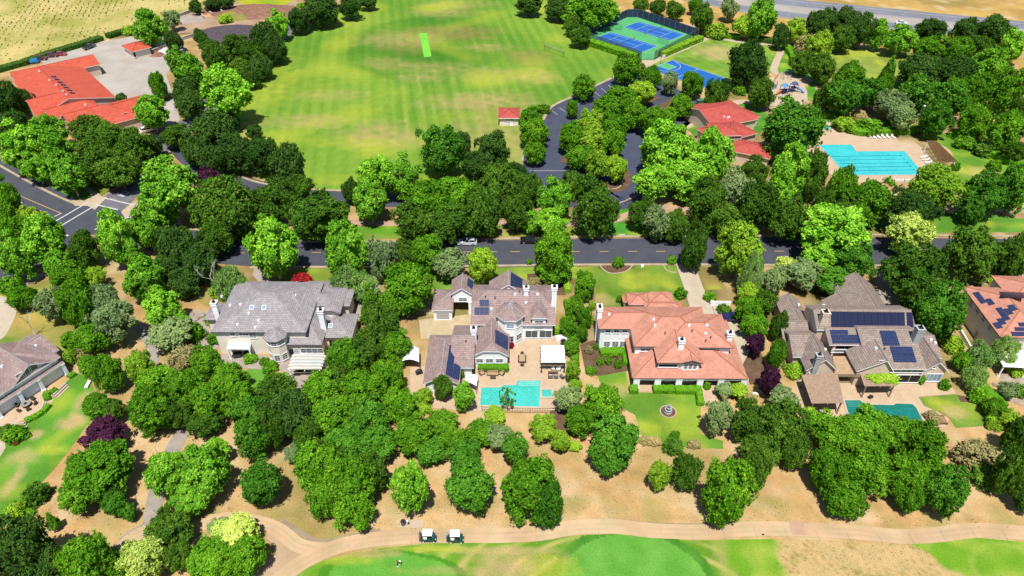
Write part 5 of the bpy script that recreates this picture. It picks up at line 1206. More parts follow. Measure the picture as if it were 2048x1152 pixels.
# ------------------------------------------------------------------ every tree: crown centre and size in the photograph, kind, and what sets it apart
T = '''
390 12 28 26 dark|small, alone on the edge of the vineyard field
424 6 36 22 dark|on the field edge right of the lone small oak
452 3 34 18 dark|low, at the top edge above the dirt yard
296 52 72 68 syc|tall, behind the small red roofed shed
343 38 36 34 olive|hazy, between the vineyard and the dirt yard
347 80 38 34 dark|low, right of the small red roofed shed
399 71 28 28 dark|small, between the shed and the dark mulch heap
258 61 30 18 limeshrub|at the far end of the vineyard hedge
317 169 34 52 green|narrow and young, standing on the pale concrete yard
352 118 46 52 syc|left one of the bright pair right of the yard
382 148 62 76 syc|right one of the bright pair right of the yard
372 182 60 56 dark|under the bright pair beside the yard
450 188 100 108 syc|big and rounded, at the left edge of the sports lawn
378 206 56 52 dark|left of the big sycamore beside the lawn
302 222 72 64 syc|by the arched entrance of the long red roofed building
242 198 27 24 dark|small, at the yard side of the long red roofed building
264 211 18 14 shrub|on the yard next to the small tree
640 18 84 52 dark|broad, at the top left corner of the sports lawn
700 12 52 36 dark|at the top edge right of the broad corner oak
735 2 40 22 dark|rightmost one of the row above the sports lawn
597 38 46 44 dark|beside the bend of the grey service road
556 45 48 54 syc|small, left of the bend in the service road
528 72 60 56 dark|second down the lawn's left edge
548 96 52 48 dark|against the lawn, lower left of the small sycamore
505 108 62 54 oak|third down the lawn's left edge
470 88 56 44 oak|behind the third oak on the lawn's left edge
520 130 50 44 dark|against the lawn above the big sycamore
480 142 60 50 oak|just above the big sycamore by the lawn
432 112 62 50 oak|above the bright pair, nearer the mulch heap
415 88 40 30 oak|at the foot of the dark mulch heap
500 150 44 40 dark|low, right above the big sycamore's crown
420 262 92 82 dark|wide, below the big sycamore by the lawn
455 240 50 36 dark|at the lawn's lower left corner
350 268 60 44 oak|behind the junction of the service road
12 196 62 70 dark|at the left frame edge beside the red roof
22 250 70 56 dark|at the left frame edge under the red roof
48 200 40 50 dark|touching the left end of the red roof
45 285 100 96 syc|leftmost of the bright group left of the crossing
92 262 84 66 syc|at the top of the bright group under the red roof
118 315 92 104 syc|middle one of the bright group left of the crossing
140 352 66 70 syc|low, nearest the road in the bright group
70 330 66 62 syc|beside the road at the far left
182 262 80 66 oak|below the middle of the long red roof
222 286 92 78 oak|in front of the long red roof's right end
188 318 86 82 oak|above the crossing's footpath
262 292 84 74 oak|left of the service road under the arched entrance
236 338 84 70 oak|overhanging the service road above the worn road marking
300 290 50 44 dark|small, at the bend of the service road
336 380 120 128 syc|very large, right of the worn road marking
308 402 70 60 syc|lower left shoulder of the very large one by the crossing
232 472 72 112 syc|tall, just right of the road crossing
292 452 76 84 syc|between the crossing and the very large one
262 508 50 52 syc|low, in front of the tall one by the crossing
166 494 64 74 oak|alone below the crossing's centre
412 356 62 32 plum|by the inner road above the street
450 412 134 118 oak|large, below the purple plum tree
420 372 50 36 oak|small, over the inner road beside the plum tree
356 492 92 92 dark|left one of the dark mass above the bare birch
398 522 76 78 dark|in the middle of the dark mass above the grey roofed house
330 540 70 66 dark|lower left in the dark mass left of the weeping birch
430 474 78 66 oak|at the right of the dark mass beside the street
366 562 66 56 dark|lowest one of the dark mass, near the grey roofed house
290 556 84 92 syc|upper one of the bright pair left of the grey roofed house
322 612 84 82 syc|lower one of the bright pair left of the grey roofed house
352 640 50 40 syc|small, at the foot of the lower bright pair
8 402 62 96 green|at the left frame edge below the road
30 462 70 70 green|left of the bright group below the crossing
60 440 60 56 lime|above the bright group at lower left of the crossing
88 482 94 104 syc|tallest in the group below the crossing
34 508 72 96 syc|with dark trunk, leftmost in the group below the crossing
116 528 60 60 syc|at the right of the group below the crossing
136 556 72 68 green|above the dry front lawn at the left
178 556 60 44 lime|between the front lawn and the bare dirt patch
20 570 44 36 shrub|large, by the left turning circle
42 592 60 48 green|round and single, beside the turning circle
108 606 66 72 olive|rightmost on the dry front lawn
152 604 72 92 green|over the dry front lawn's right edge
206 600 64 70 olive|hazy, left of the bare dirt patch
222 642 88 84 olive|large and hazy, left of the grey path
186 672 76 62 green|below the large hazy tree, left of the grey path
146 680 44 44 green|small, behind the veranda house
176 700 56 40 brown|sprawling, behind the veranda house
176 730 42 42 green|small, right of the veranda house
214 744 64 74 green|rounded, left of the dirt clearing
278 732 62 62 lime|right of the dirt clearing
340 668 92 66 olive|dense, left of the grey roofed house
386 662 44 44 shrub|at the grey roofed house's left terrace
368 712 66 52 brown|grey and twiggy, right of the grey path
410 724 68 66 green|upper one between the grey path and the pergola house
458 752 72 62 green|in front of the grey roofed house's left patio
312 762 88 76 green|upper left in the long grove above the dry clearing
374 772 84 80 green|in the middle of the long grove above the dry clearing
300 816 92 92 green|left end of the long grove, above the purple tree
354 826 62 60 oak|above the narrow grey path in the dry clearing
424 798 92 84 green|right of centre in the long grove
408 844 74 54 oak|lowest in the long grove, touching the dry clearing
478 790 66 72 green|right end of the long grove
192 808 58 48 green|small, at the veranda house lawn's right edge
226 818 46 46 oak|small, behind the dark purple tree
208 864 92 62 plum|broad, between the garden lawn and the dry clearing
498 828 76 74 emer|upper half of the teal green pair in the clearing
502 872 76 88 emer|lower half of the teal green pair in the clearing
552 778 84 72 oak|below the round grey patio
580 826 92 96 dark|large, at the right edge of the dry clearing
540 850 66 84 oak|between the teal green pair and the large oak
640 776 78 74 green|right of the fabric roofed pergola
690 716 82 72 green|above the grove beside the grey roofed house
740 606 50 84 cone|tall, right of the grey roofed house's driveway
760 650 84 96 oak|tall, between the grey roofed and the white houses
734 700 70 76 oak|just right of the grey roofed house's low wing
790 690 66 66 green|left of the white tent canopy
672 760 64 64 oak|in the grove right of the round grey patio
722 776 84 80 green|in the upper grove between two houses
776 752 76 74 green|in the upper grove, left of the white tent canopy
668 828 96 84 green|in the left of the central grove
736 836 92 82 emer|in the middle of the central grove
800 808 78 70 green|in the central grove below the white tent canopy
616 872 66 74 oak|over the dry strip at the left of the central grove
690 880 88 74 emer|in the lower left of the central grove
756 886 84 76 emer|in the lower middle of the central grove
826 866 84 78 green|in the central grove, right of middle
880 846 74 62 green|below the white house's pool side tree
860 900 72 56 emer|at the central grove's lower right
905 880 62 58 green|right end of the central grove
960 862 70 56 green|below the terrace pool's left end
1000 874 60 54 olive|below the terrace pool's middle
640 932 110 104 green|top left of the big clump over the cart path
706 962 96 108 green|right side of the big clump over the cart path
652 990 84 82 green|lower left of the big clump over the cart path
706 1012 92 86 green|lowest of the big clump over the cart path
744 940 64 84 oak|behind the big clump, nearer the small bright tree
592 904 52 42 olive|pale, at the upper left of the big clump
822 975 80 108 syc|small and single, left of the golf carts' pad
928 908 84 66 emer|upper part of the spreading pair above the golf carts
942 972 106 106 emer|spreading, directly above the right golf cart
1060 968 116 128 green|wide, above the cart path at the middle
1094 1002 72 100 emer|lower right of the wide one over the cart path
1020 972 42 84 syc|thin and bright, left of the wide one over the cart path
1030 900 56 60 emer|between the central grove and the wide one
1228 876 116 104 emer|large and round, left of the fountain lawn
1218 918 78 54 emer|lower edge of the large one left of the fountain lawn
1204 806 88 84 green|above the large round one left of the fountain lawn
1160 838 60 60 green|left of the large round one by the fountain lawn
1136 796 58 56 olive|rounded, at the right end of the pool terrace
1318 950 46 62 lime|small and yellow, on the dry slope
1373 938 64 78 oak|right of the small yellow tree on the slope
1456 976 106 132 green|large and round, left of the giant grove
1510 934 62 98 oak|behind the large round one left of the giant grove
1566 850 104 108 oak|right of the pair behind the fountain lawn
1500 838 84 84 oak|left of the pair behind the fountain lawn
1520 900 80 70 oak|under the pair behind the fountain lawn
1590 898 62 72 oak|right shoulder of the pair behind the fountain lawn
1434 832 58 72 olive|beside the fountain lawn's right edge
1568 800 62 56 olive|grey leaved, left of the brown pergola
1676 870 96 86 green|top left of the giant grove, below the brown pergola
1742 856 104 84 green|top of the giant grove, below the teal pool
1802 866 96 78 green|top right of the giant grove
1850 890 84 92 green|right side of the giant grove
1662 938 88 92 green|left edge of the giant grove
1740 932 104 100 green|centre of the giant grove
1812 948 92 96 green|right of the giant grove's centre
1690 996 86 76 green|lowest left of the giant grove
1868 962 80 84 green|inner right of the giant grove
1820 990 66 64 green|lower right of the giant grove
1894 980 88 104 emer|dark and ragged, at the right end of the giant grove
1642 846 60 54 green|beside the brown pergola's lower corner
1955 910 96 66 brown|big and rounded, right of the giant grove
1972 950 66 38 darkshrub|in front of the big rounded bush
2030 940 70 120 oak|tall, at the right frame edge above the path
2040 868 60 84 oak|at the right frame edge beside the slab paving
2056 990 60 60 oak|cut by the right frame edge above the cart path
40 1100 130 150 dark|huge, in the bottom left corner
96 1128 80 90 dark|right side of the huge corner oak
176 1118 112 112 green|broad, along the bottom edge at the left
214 1136 84 66 green|at the bottom edge beside the pale tree
290 1120 92 90 pale|along the bottom edge at the left
338 1056 98 84 oak|above the pale tree at the bottom
352 1110 62 62 oak|right of the pale tree at the bottom
420 1118 108 84 green|at the bottom edge left of the path fork
470 1068 96 66 pale|thin, beside the path fork
492 1106 78 80 green|nearest the path fork's kerb
440 1054 50 40 olive|twiggy, over the path fork
194 938 144 112 green|very wide and alone on the dry slope
160 982 92 66 green|lower left lobe of the wide slope tree
216 980 70 60 oak|lower right lobe of the wide slope tree
72 986 54 46 darkshrub|wide, on the garden lawn's lower edge
30 1022 44 40 limeshrub|at the garden lawn's lowest end
54 1024 30 22 shrub|near the garden lawn's lowest end
103 1040 28 38 cone|tiny, alone on the dry slope
232 1010 50 50 emer|young, right of the tiny conical tree
256 1024 34 34 emer|smallest, beside the young slope oak
404 938 120 112 syc|broad, in the middle of the left dry slope
336 950 92 96 syc|open, left half of the broad slope sycamore
380 994 96 66 syc|lowest limb side of the broad slope sycamore
430 900 60 56 syc|upper right of the broad slope sycamore
522 968 86 86 emer|between the two dry clearings
880 298 100 92 emer|large, at the lower edge of the sports lawn
924 286 44 50 dark|behind the large one at the sports lawn's lower edge
985 298 76 72 dark|right of the large one, below the small red roofed hut
952 326 66 50 dark|between the large pair below the sports lawn
756 352 84 84 syc|left top of the bright trio by the sports lawn
806 350 78 86 syc|right top of the bright trio by the sports lawn
740 400 78 80 syc|lowest of the bright trio by the sports lawn
700 380 34 46 dark|small, left of the bright trio
860 402 112 96 green|upper left of the wide dark row above the parked silver car
920 390 100 80 green|upper middle of the wide dark row above the street
830 432 88 76 oak|lower left of the wide dark row above the street
900 440 108 76 oak|directly above the parked silver car
960 426 84 88 oak|right end of the wide dark row, over the silver car
994 372 92 92 oak|behind the row, right of middle
1036 416 66 84 oak|above the parked dark pickup
575 330 76 92 dark|rightmost of the dark trees at the lawn's lower left
524 306 76 66 dark|second from right of the dark trees at the lawn's lower left
472 302 84 70 dark|third from right of the dark trees at the lawn's lower left
430 318 70 62 dark|over the inner road near the plum tree
392 300 66 56 dark|over the service road below the wide oak
508 262 36 30 dark|small, at the tip of the lawn's lower left corner
552 396 96 80 oak|left of the verge, above the street
596 372 50 50 oak|beside the inner road
526 412 60 60 oak|lower, left of the verge above the street
640 432 138 98 oak|wide, overhanging the street at the verge
545 492 112 124 syc|large, over the street left of the birches
524 446 32 40 syc|tip rising behind the large one left of the birches
690 496 94 116 syc|over the street in front of the verge
694 560 80 64 birch|beside the driveway, left of the pair
728 572 62 56 birch|beside the driveway, right of the pair
766 518 60 84 olive|beside the street left of the bright driveway tree
808 510 60 66 oak|on the street's near side at the middle
812 574 104 96 green|full, left of the white house's garage
776 610 56 56 green|narrow, left of the white house's courtyard
850 500 76 76 green|on the street's near side, upper of three
900 528 70 62 olive|on the street's near side, behind the white house's gable
966 528 66 72 lime|small, between the white house's two rear gables
1110 396 80 92 syc|upper part of the bright one above the pickup
1100 440 76 56 syc|lower part of the bright one above the pickup
1066 442 48 48 syc|small, directly over the dark pickup
1112 502 84 104 green|on the street's near side, right of the dark pickup
1106 540 70 40 green|low skirt of the tree right of the dark pickup
1058 374 62 62 oak|at the car park's lower left corner
1030 352 66 56 dark|left of the car park's lower left corner
1146 366 52 50 oak|at the car park's lower edge, between two bigger crowns
1190 408 100 116 oak|large, left of the parking lot's exit
1336 296 124 110 syc|top left of the enormous one by the parking lot
1420 310 104 112 syc|top right of the enormous one by the parking lot
1310 364 84 72 syc|lower left of the enormous one by the parking lot
1380 350 104 90 syc|lower right of the enormous one by the parking lot
1284 424 56 64 oak|right of the parking lot's exit
1316 444 60 66 olive|over the pink footpath right of the exit
1352 450 56 60 oak|above the street right of the exit
1420 400 92 92 oak|left of the dark row right of the enormous one
1472 384 84 84 olive|second of the dark row right of the enormous one
1448 438 76 66 oak|above the street in the dark row
1520 408 84 92 oak|third of the dark row right of the enormous one
1510 340 60 56 oak|below the pool house roof
1390 490 56 96 oak|slender, casting shade across the street
1478 496 104 110 lime|over the street at right of the slender oak
1504 546 54 84 birch|behind the terracotta roofed house's wall
1548 560 50 60 olive|left of the big gabled house's rear
1580 342 80 112 syc|tall, right of the pool house roof
1554 386 60 60 syc|lower, right of the pool house roof
1625 346 66 92 oak|left of the club pool's lower corner
1582 262 128 106 emer|domed, between the pool house and the club pool
1574 432 86 92 oak|above the street left of the huge bright tree
1652 396 50 46 oak|small, above the huge bright tree
1684 374 64 88 green|at the club pool's lower left
1742 396 84 84 green|below the middle of the club pool
1700 424 60 50 oak|in shade below the club pool
1820 418 108 84 dark|spreading, below the yellow dome tree
1872 372 108 84 lime|yellow domed, at the club pool's lower right corner
1972 386 92 84 emer|left of the pair at the right edge below the park lawn
2030 378 66 92 emer|at the right edge below the park lawn
1946 418 60 50 emer|small, over the footpath at the right
1672 462 148 118 syc|huge, over the street above the gabled house
1640 510 84 66 syc|lower left of the huge one over the street
1706 520 92 72 emer|dark front of the huge one over the street
1670 560 84 56 emer|touching the gabled house's rear roof
1822 468 92 76 pale|over the street, right of the huge bright tree
1828 536 120 104 oak|big, in front of the pale feathery tree
1846 592 84 84 oak|between the big one and the glossy dense one
1944 502 112 102 oak|round, above the right hand pink drive
2032 512 72 96 oak|at the right edge above the pink drive
1884 620 100 116 emer|glossy and very dense, left of the solar roofed villa
1168 172 50 44 green|single, on the parking lot's upper kerb
1254 136 66 54 green|nearest the tennis court gate
1304 152 44 42 green|left of the basketball court
1240 192 66 50 green|upper of the car park island
1286 184 60 46 lime|on the car park island by the basketball court
1212 216 64 50 green|middle of the car park island
1262 224 60 56 green|right side of the car park island
1180 246 66 56 lime|lower left of the car park island
1228 252 60 52 green|lower right of the car park island
1145 216 26 34 green|thin, at the car park island's left tip
1142 272 58 56 green|left end of the car park's lower island
1186 276 66 48 lime|top of the car park's lower island
1226 282 54 50 green|right of the car park's lower island
1062 232 50 44 green|behind the small hut's right side
1066 264 62 56 green|right of the small red roofed hut
1070 304 46 42 green|single, over the car park's left kerb
1162 312 66 46 green|lower in the car park's lower island
1196 326 58 56 lime|bottom left of the car park's lower island
1232 336 46 52 lime|sparse, on the kerbed tip by the car park exit
1306 240 60 54 green|right side of the car park's drive
1364 210 48 42 green|round, beside the parked blue car
1386 166 52 46 green|in front of the basketball court
1432 188 52 56 oak|right of the basketball court's corner
1340 164 34 42 olive|thin, before the basketball court's middle
1334 232 44 36 green|low, behind the enormous one by the parking lot
1498 126 84 84 dark|spreading, between the footpath and the playground
1524 184 56 56 oak|left of the playground
1180 16 110 44 green|long, at the top edge above the sports lawn
1212 20 58 40 syc|above the tennis court's left corner
1120 14 66 34 dark|at the top edge, above the volleyball net
1058 6 60 26 dark|at the top edge above the cricket strip's right
1145 48 36 36 oak|upper of the pair left of the tennis courts
1160 70 44 36 oak|lower of the pair left of the tennis courts
1282 8 36 24 oak|small, right of the tennis court's rear corner
1316 13 36 26 oak|second behind the tennis courts
1350 18 42 32 oak|third behind the tennis courts
1406 32 50 52 oak|behind the tennis court's right corner
1392 8 34 30 green|tall thin, between highway and tennis courts
1436 62 48 30 limeshrub|right of the tennis court's corner
1460 16 40 40 olive|fan shaped, beside the highway
1524 34 66 76 syc|tall, beside the highway at the left
1490 50 50 40 lime|behind the low dark hedge
1562 70 36 46 dark|small, left of the yellow highway tree
1592 58 50 46 lime|yellow, beside the highway
1642 46 60 58 dark|leftmost of the dark row against the highway
1690 40 60 48 dark|second of the dark row against the highway
1722 56 56 62 dark|third of the dark row against the highway
1684 74 56 44 oak|in front of the dark row against the highway
1756 66 44 54 syc|between dark ones below the white highway car
1802 76 70 52 syc|directly below the white highway car
1864 58 66 42 dark|right of the white highway car
1928 62 54 54 dark|second right of the white highway car
1990 60 76 58 dark|open crowned, at the highway's right end
1860 92 60 46 green|under the dark one right of the highway car
1912 98 62 50 green|in the middle below the highway's right end
1958 96 54 50 oak|behind the right lawn under the highway
2026 92 60 60 syc|at the right edge just below the highway
1610 90 50 40 brown|low, between the footpath and the mown park lawn
1640 92 56 58 lime|left of the mown park lawn
1604 122 50 44 oak|at the footpath bend near the playground
1644 132 60 54 oak|left below the mown park lawn
1776 146 44 68 cone|tall and pointed, in front of the mown park lawn
1700 150 60 54 green|before the mown park lawn's left part
1842 140 96 60 dark|wide, left of the pair right of the mown lawn
1908 142 84 62 dark|wide, right of the pair right of the mown lawn
1980 128 76 66 syc|right of the wide dark pair
1690 196 84 66 emer|upper right of the playground
1652 190 50 56 oak|at the path end right of the playground
1740 182 66 56 emer|below the tall pointed one
1780 206 64 52 olive|above the clipped pool hedge
1838 186 84 66 emer|centre of the wood right of the playground
1900 196 76 70 emer|right of centre in the wood right of the playground
1806 234 60 50 olive|left of the tall lamp post
1872 238 66 66 emer|right of the tall lamp post
1950 180 62 66 green|in the upper part of the right hand wood
2012 178 72 84 green|at the right edge in the upper wood
1952 240 70 62 green|in the lower part of the right hand wood
2012 258 76 74 green|at the right edge above the long hedge
1930 284 44 24 shrub|small, beyond the long hedge's upper end
2044 222 44 66 oak|cut by the right edge in the wood
1690 248 50 28 limeshrub|loose, behind the clipped pool hedge
1740 252 54 26 shrub|loose, behind the clipped pool hedge's middle
1786 252 44 22 shrub|loose, behind the loungers' hedge
1718 232 40 24 brown|loose, beside the wood clearing
1918 176 60 44 green|between the two wide dark trees and the wood
1990 330 30 22 shrub|beside the long hedge's lower end
1966 300 40 26 darkshrub|beyond the long hedge
2030 300 50 40 oak|behind the long hedge's lower end
1855 273 20 14 shrub|small and round, beside the poolside pergola
1912 332 20 18 shrub|small and round, at the pergola's lower end
1237 524 27 24 topiary|left of the two on the street lawn
1343 520 22 20 topiary|right of the two on the street lawn
1059 523 14 14 shrub|tiny, at the kerb beside the tree
1362 586 26 24 shrub|round, at the driveway's left edge
1239 598 15 18 topiary|beside the terracotta house's rear corner
1200 724 17 18 topiary|left of the trio in the garden bed
1217 722 16 26 topiary|taller, middle of the trio in the garden bed
1236 727 20 21 topiary|right of the trio in the garden bed
1192 693 14 16 topiary|at the terracotta house's left front corner
1178 700 20 18 brown|in the garden bed by the white wall
1182 740 26 14 shrub|flat, in the lower garden bed
1228 706 24 12 limeshrub|low, behind the ball trio
1350 872 24 24 topiary|bright, on the fountain lawn's front edge
1346 892 44 18 darkshrub|wide, in front of the bright ball
1308 882 30 20 brown|with pink flowers, left on the fountain lawn's edge
1388 888 28 18 brown|with pink flowers, right on the fountain lawn's edge
1290 880 26 16 brown|on the fountain lawn's corner
604 566 58 36 red|behind the grey roofed house
1512 688 44 44 plum|right of the terracotta house's drive
1540 764 48 56 plum|between the terracotta and gabled houses
1592 742 46 34 limeshrub|golden, left of the gabled house's chimney
1168 570 44 56 green|left of the street lawn
1150 612 40 48 green|upper of the side hedge trees by the white house
1136 650 36 40 green|second of the side hedge trees by the white house
1170 632 32 44 green|third of the side hedge trees by the white house
1144 690 34 34 green|fourth of the side hedge trees by the white house
1146 740 34 44 lime|right of the roofed pergola
1164 664 26 34 green|beside the terracotta house's left wall
1150 772 30 30 lime|below the roofed pergola
927 790 50 60 syc|upper left of the terrace pool
886 772 42 48 oak|in front of the white house's left gable
850 790 36 34 lime|low, at the lower corner of the white house
1014 792 40 46 sparse|leaning over the terrace pool
1086 852 64 56 lime|below the terrace pool's right end
1120 880 44 44 lime|at the bed below the terrace's right corner
1150 892 30 22 limeshrub|small, at the top of the dry slope
1500 616 60 56 green|right of the parked blue sedan
1530 600 50 50 oak|above the parked blue sedan's right
1496 586 46 44 lime|behind the white garden wall
1420 592 26 22 shrub|right of the driveway's bend
1448 618 30 14 darkshrub|oblong, before the white garden wall
1512 650 60 50 green|below the parked blue sedan
1556 706 40 60 green|between the drive and the gabled house
1560 650 36 60 oak|at the gabled house's left wall
2010 700 60 60 birch|beside the villa's white wall
1960 712 56 60 birch|between gabled house and villa
1908 690 44 36 limeshrub|bright, upper of the two left of the villa
1930 720 44 40 green|lower, left of the villa
1952 752 50 50 birch|lower, between gabled house and villa
1890 769 22 24 shrub|round, beside the gabled house's glass door
1842 758 20 24 shrub|left of the gabled house's glass door
1958 790 40 34 shrub|plump, right of the gabled house's lawn
1990 812 44 40 green|right of the plump shrub
2020 836 44 40 lime|lower right of the plump shrub
2030 740 36 26 limeshrub|in the villa's front bed
2016 780 40 36 olive|in the villa's front bed
1990 846 36 30 limeshrub|at the right below the gabled house's lawn
1620 828 36 30 limeshrub|golden, below the brown pergola
1866 834 36 24 brown|low, around the daybed
2040 780 30 30 shrub|at the right frame edge
80 716 44 24 limeshrub|beside the veranda house's right side
140 712 30 34 limeshrub|behind the veranda house's right corner
30 868 50 36 shrub|at the veranda steps' lower end
14 862 36 26 darkshrub|left at the veranda steps
32 884 16 10 red|small, below the veranda steps
444 578 50 36 limeshrub|behind the grey roofed house's chimney
420 640 26 26 limeshrub|at the grey roofed house's left corner
428 676 30 26 shrub|beside the grey roofed house's left corner
460 566 76 72 birch|behind the grey roofed house
700 690 40 40 syc|before the grey roofed house's low wing
540 732 36 16 shrub|flowering, under the turret
500 716 30 14 shrub|before the white balcony
528 722 22 16 darkshrub|at the turret's foot
846 815 40 20 limeshrub|low, at the terrace's lower left corner
990 830 50 34 lime|over the terrace pool's lower kerb
1070 566 36 20 brown|in the mulched bed behind the white house
1100 560 40 24 brown|pinkish, in the mulched bed
1084 580 22 16 darkshrub|in the mulched bed by the chimney
1118 660 24 20 limeshrub|flowering, beside the outdoor kitchen
1130 640 22 20 shrub|beside the white house's right wall
922 746 20 22 shrub|between the white house's two wings
942 738 14 14 shrub|left of the clipped hedge
1022 690 14 26 red|narrow, at the white house's right corner
1022 660 14 20 red|small, beside the bay window
1478 780 40 24 lime|at the terracotta house's right front corner
1500 800 40 24 brown|beside the garden steps
1450 780 40 24 olive|over the garden steps
1414 770 18 18 shrub|at the terracotta house's front walk
1180 640 18 24 limeshrub|along the terracotta house's left wall
1184 612 18 24 limeshrub|at the street lawn's left edge
1960 560 26 10 olive|grassy, before the villa's roof
1990 562 30 12 limeshrub|low, before the villa's roof
2036 562 34 18 limeshrub|flowering, before the villa's roof
1300 420 40 30 brown|above the pink footpath
1310 460 50 20 limeshrub|row beside the street's far kerb
1350 462 40 16 limeshrub|low, beside the street's far kerb
1600 546 84 60 olive|silvery, left of the huge front tree
1570 536 50 44 pale|wispy, left of the gabled house
285 408 22 18 red|at the crossing's right corner
1090 268 24 20 olive|beside the hut's parking kerb
1090 218 26 18 darkshrub|at the car park's upper left corner
1416 230 16 16 limeshrub|behind the blue bin
1480 180 30 20 shrub|beside the spreading tree by the playground
600 12 20 12 limeshrub|at the dirt yard's right end
450 38 30 14 limeshrub|in the middle of the dirt yard
'''
SHORT = {'oak': ('Dark', ''),}
for ln in T.strip().split('\n'):
    a, hint = ln.split('|'); v = a.split()
    tree(*map(float, v[:4]), v[4], hint)
# bare and half bare trees
def bare_tree(px, py, h, lean, label, seed, col=palebark):
    P = G(px, py); rng = random.Random(seed); b = MB()
    def limb(p, d, L, r, lv):
        q = p+d*L; m_ = p.lerp(q, .5)+Vector((rng.uniform(-.1, .1), rng.uniform(-.1, .1), 0))*L
        b.tube([p, m_, q], r, 5, r*.55)
        if lv < 3:
            for k in range(3):
                nd = (d+Vector((rng.uniform(-.8, .8), rng.uniform(-.8, .8), rng.uniform(-.1, .5)))).normalized(); limb(p.lerp(q, rng.uniform(.45, 1)), nd, L*rng.uniform(.5, .7), r*.5, lv+1)
    limb(Vector((0, 0, 0)), Vector((*lean, 1)).normalized(), h*.5, .14, 0)
    root = empty('bare_tree', P, 0, label, 'tree'); b.build('branches', col, root)
bare_tree(74, 674, 7, (-.15, .1), 'leafless pale tree standing alone on the dry front lawn', 1)
bare_tree(434, 590, 10, (-.1, .1), 'leafless white trunked birch behind the grey roofed house', 5)
bare_tree(172, 655, 5, (-.4, .1), 'leafless pale branchwork between the two hazy trees at left', 8)
# hedges
hedge([(-10, 138), (40, 124), (105, 102), (160, 86), (202, 73)], 3.0, 1.7, 'long dark clipped hedge along the vineyard field, left of the gate', 'dark', dens=8, leaf=.3)
hedge([(214, 70), (240, 62), (262, 57)], 3, 1.7, 'short dark hedge along the vineyard field, right of the gate', 'dark', dens=8, leaf=.3)
hedge([(1650, 227), (1673, 229), (1686, 246), (1700, 254), (1725, 261), (1788, 259), (1852, 254)], 2.6, 1.8, 'green clipped hedge curving behind the club pool deck', smooth=True, dens=10, leaf=.26)
hedge([(1903, 264), (1950, 284), (2000, 310), (2050, 332)], 2.6, 1.8, 'clipped hedge along the right edge of the park lawn', dens=10, leaf=.26)
hedge([(1180, 81), (1230, 97), (1274, 110)], 3.4, 2.2, 'green hedge along the near left side of the tennis courts', dens=8, leaf=.3)
hedge([(1166, 82), (1220, 101), (1256, 113)], 1.6, .9, 'low dark hedge strip beside the tennis court hedge', 'dark', dens=8, leaf=.25)
hedge([(1323, 106), (1360, 90), (1402, 73)], 3.0, 2.0, 'yellow green hedge along the near right side of the tennis courts', 'lime', dens=8, leaf=.3)
hedge([(1434, 68), (1480, 71)], 3, 1.6, 'low green hedge behind the looping footpath', dens=8, leaf=.3)
hedge([(1500, 72), (1548, 80)], 3, 1.8, 'low dark hedge under the tall bright highway tree', 'dark', dens=8, leaf=.3)
hedge([(1572, 90), (1586, 104), (1590, 116)], 3, 1.6, 'low curving hedge outside the footpath loop', dens=8, leaf=.3)
hedge([(1200, 702), (1246, 700)], 1.7, 1.2, 'bright clipped hedge below the terracotta house\'s left windows')
hedge([(1250, 698), (1252, 726)], 1.1, 1.1, 'narrow clipped hedge turning along the terracotta house\'s left side')
hedge([(1306, 776), (1348, 776)], 1.5, 1.1, 'clipped box hedge before the arcade, left of the middle one')
hedge([(1350, 777), (1391, 777)], 1.5, 1.1, 'clipped box hedge before the arcade, at the middle')
hedge([(1396, 772), (1402, 806)], 1.2, 1.1, 'clipped box hedge running along the front walk')
hedge([(1259, 776), (1276, 776)], 1.5, 1.2, 'small clipped box hedge at the arcade\'s left end')
hedge([(1432, 777), (1470, 777)], 1.4, 1.1, 'clipped box hedge at the arcade\'s right part')
hedge([(1474, 778), (1494, 779)], 1.4, 1.3, 'small clipped box hedge at the arcade\'s right end', 'dark')
hedge([(956, 733), (1017, 733)], 1.3, 1.3, 'clipped hedge under the white house\'s three front windows')
hedge([(826, 790), (850, 792)], 1.4, 1.1, 'clipped hedge at the white house\'s lower left corner')
hedge([(100, 784), (112, 776)], 1.0, .8, 'short clipped hedge beside the upper veranda steps')
hedge([(90, 786), (97, 782)], .9, .8, 'short clipped hedge at the middle of the veranda terrace')
hedge([(90, 786), (94, 798)], 1.0, .8, 'small clipped hedge block above the curved veranda steps')
hedge([(136, 752), (148, 744)], 1.0, .8, 'short clipped hedge at the veranda\'s right corner')
hedge([(49, 840), (70, 830), (86, 820), (96, 808)], .95, .8, 'curved clipped hedge around the veranda terrace', smooth=True)
hedge([(1134, 600), (1146, 660), (1150, 720)], 1.5, 1.0, 'long loose hedge between the white and terracotta houses')
hedge([(1131, 548), (1136, 580)], 1.4, 1.2, 'yellow green hedge strip at the street lawn\'s left', 'lime')
hedge([(1955, 770), (1985, 800), (2010, 830), (2040, 866)], 2.2, 1.8, 'long garden hedge between the gabled house lawn and the villa', 'lime')
hedge([(1940, 740), (1970, 776), (2010, 812)], 1.6, 2.0, 'dark hedge line below the villa\'s pergola', 'hedge')
hedge([(1975, 252), (2020, 275)], 2, 1.2, 'dark hedge inside the right hand wood', 'dark', dens=8, leaf=.3)
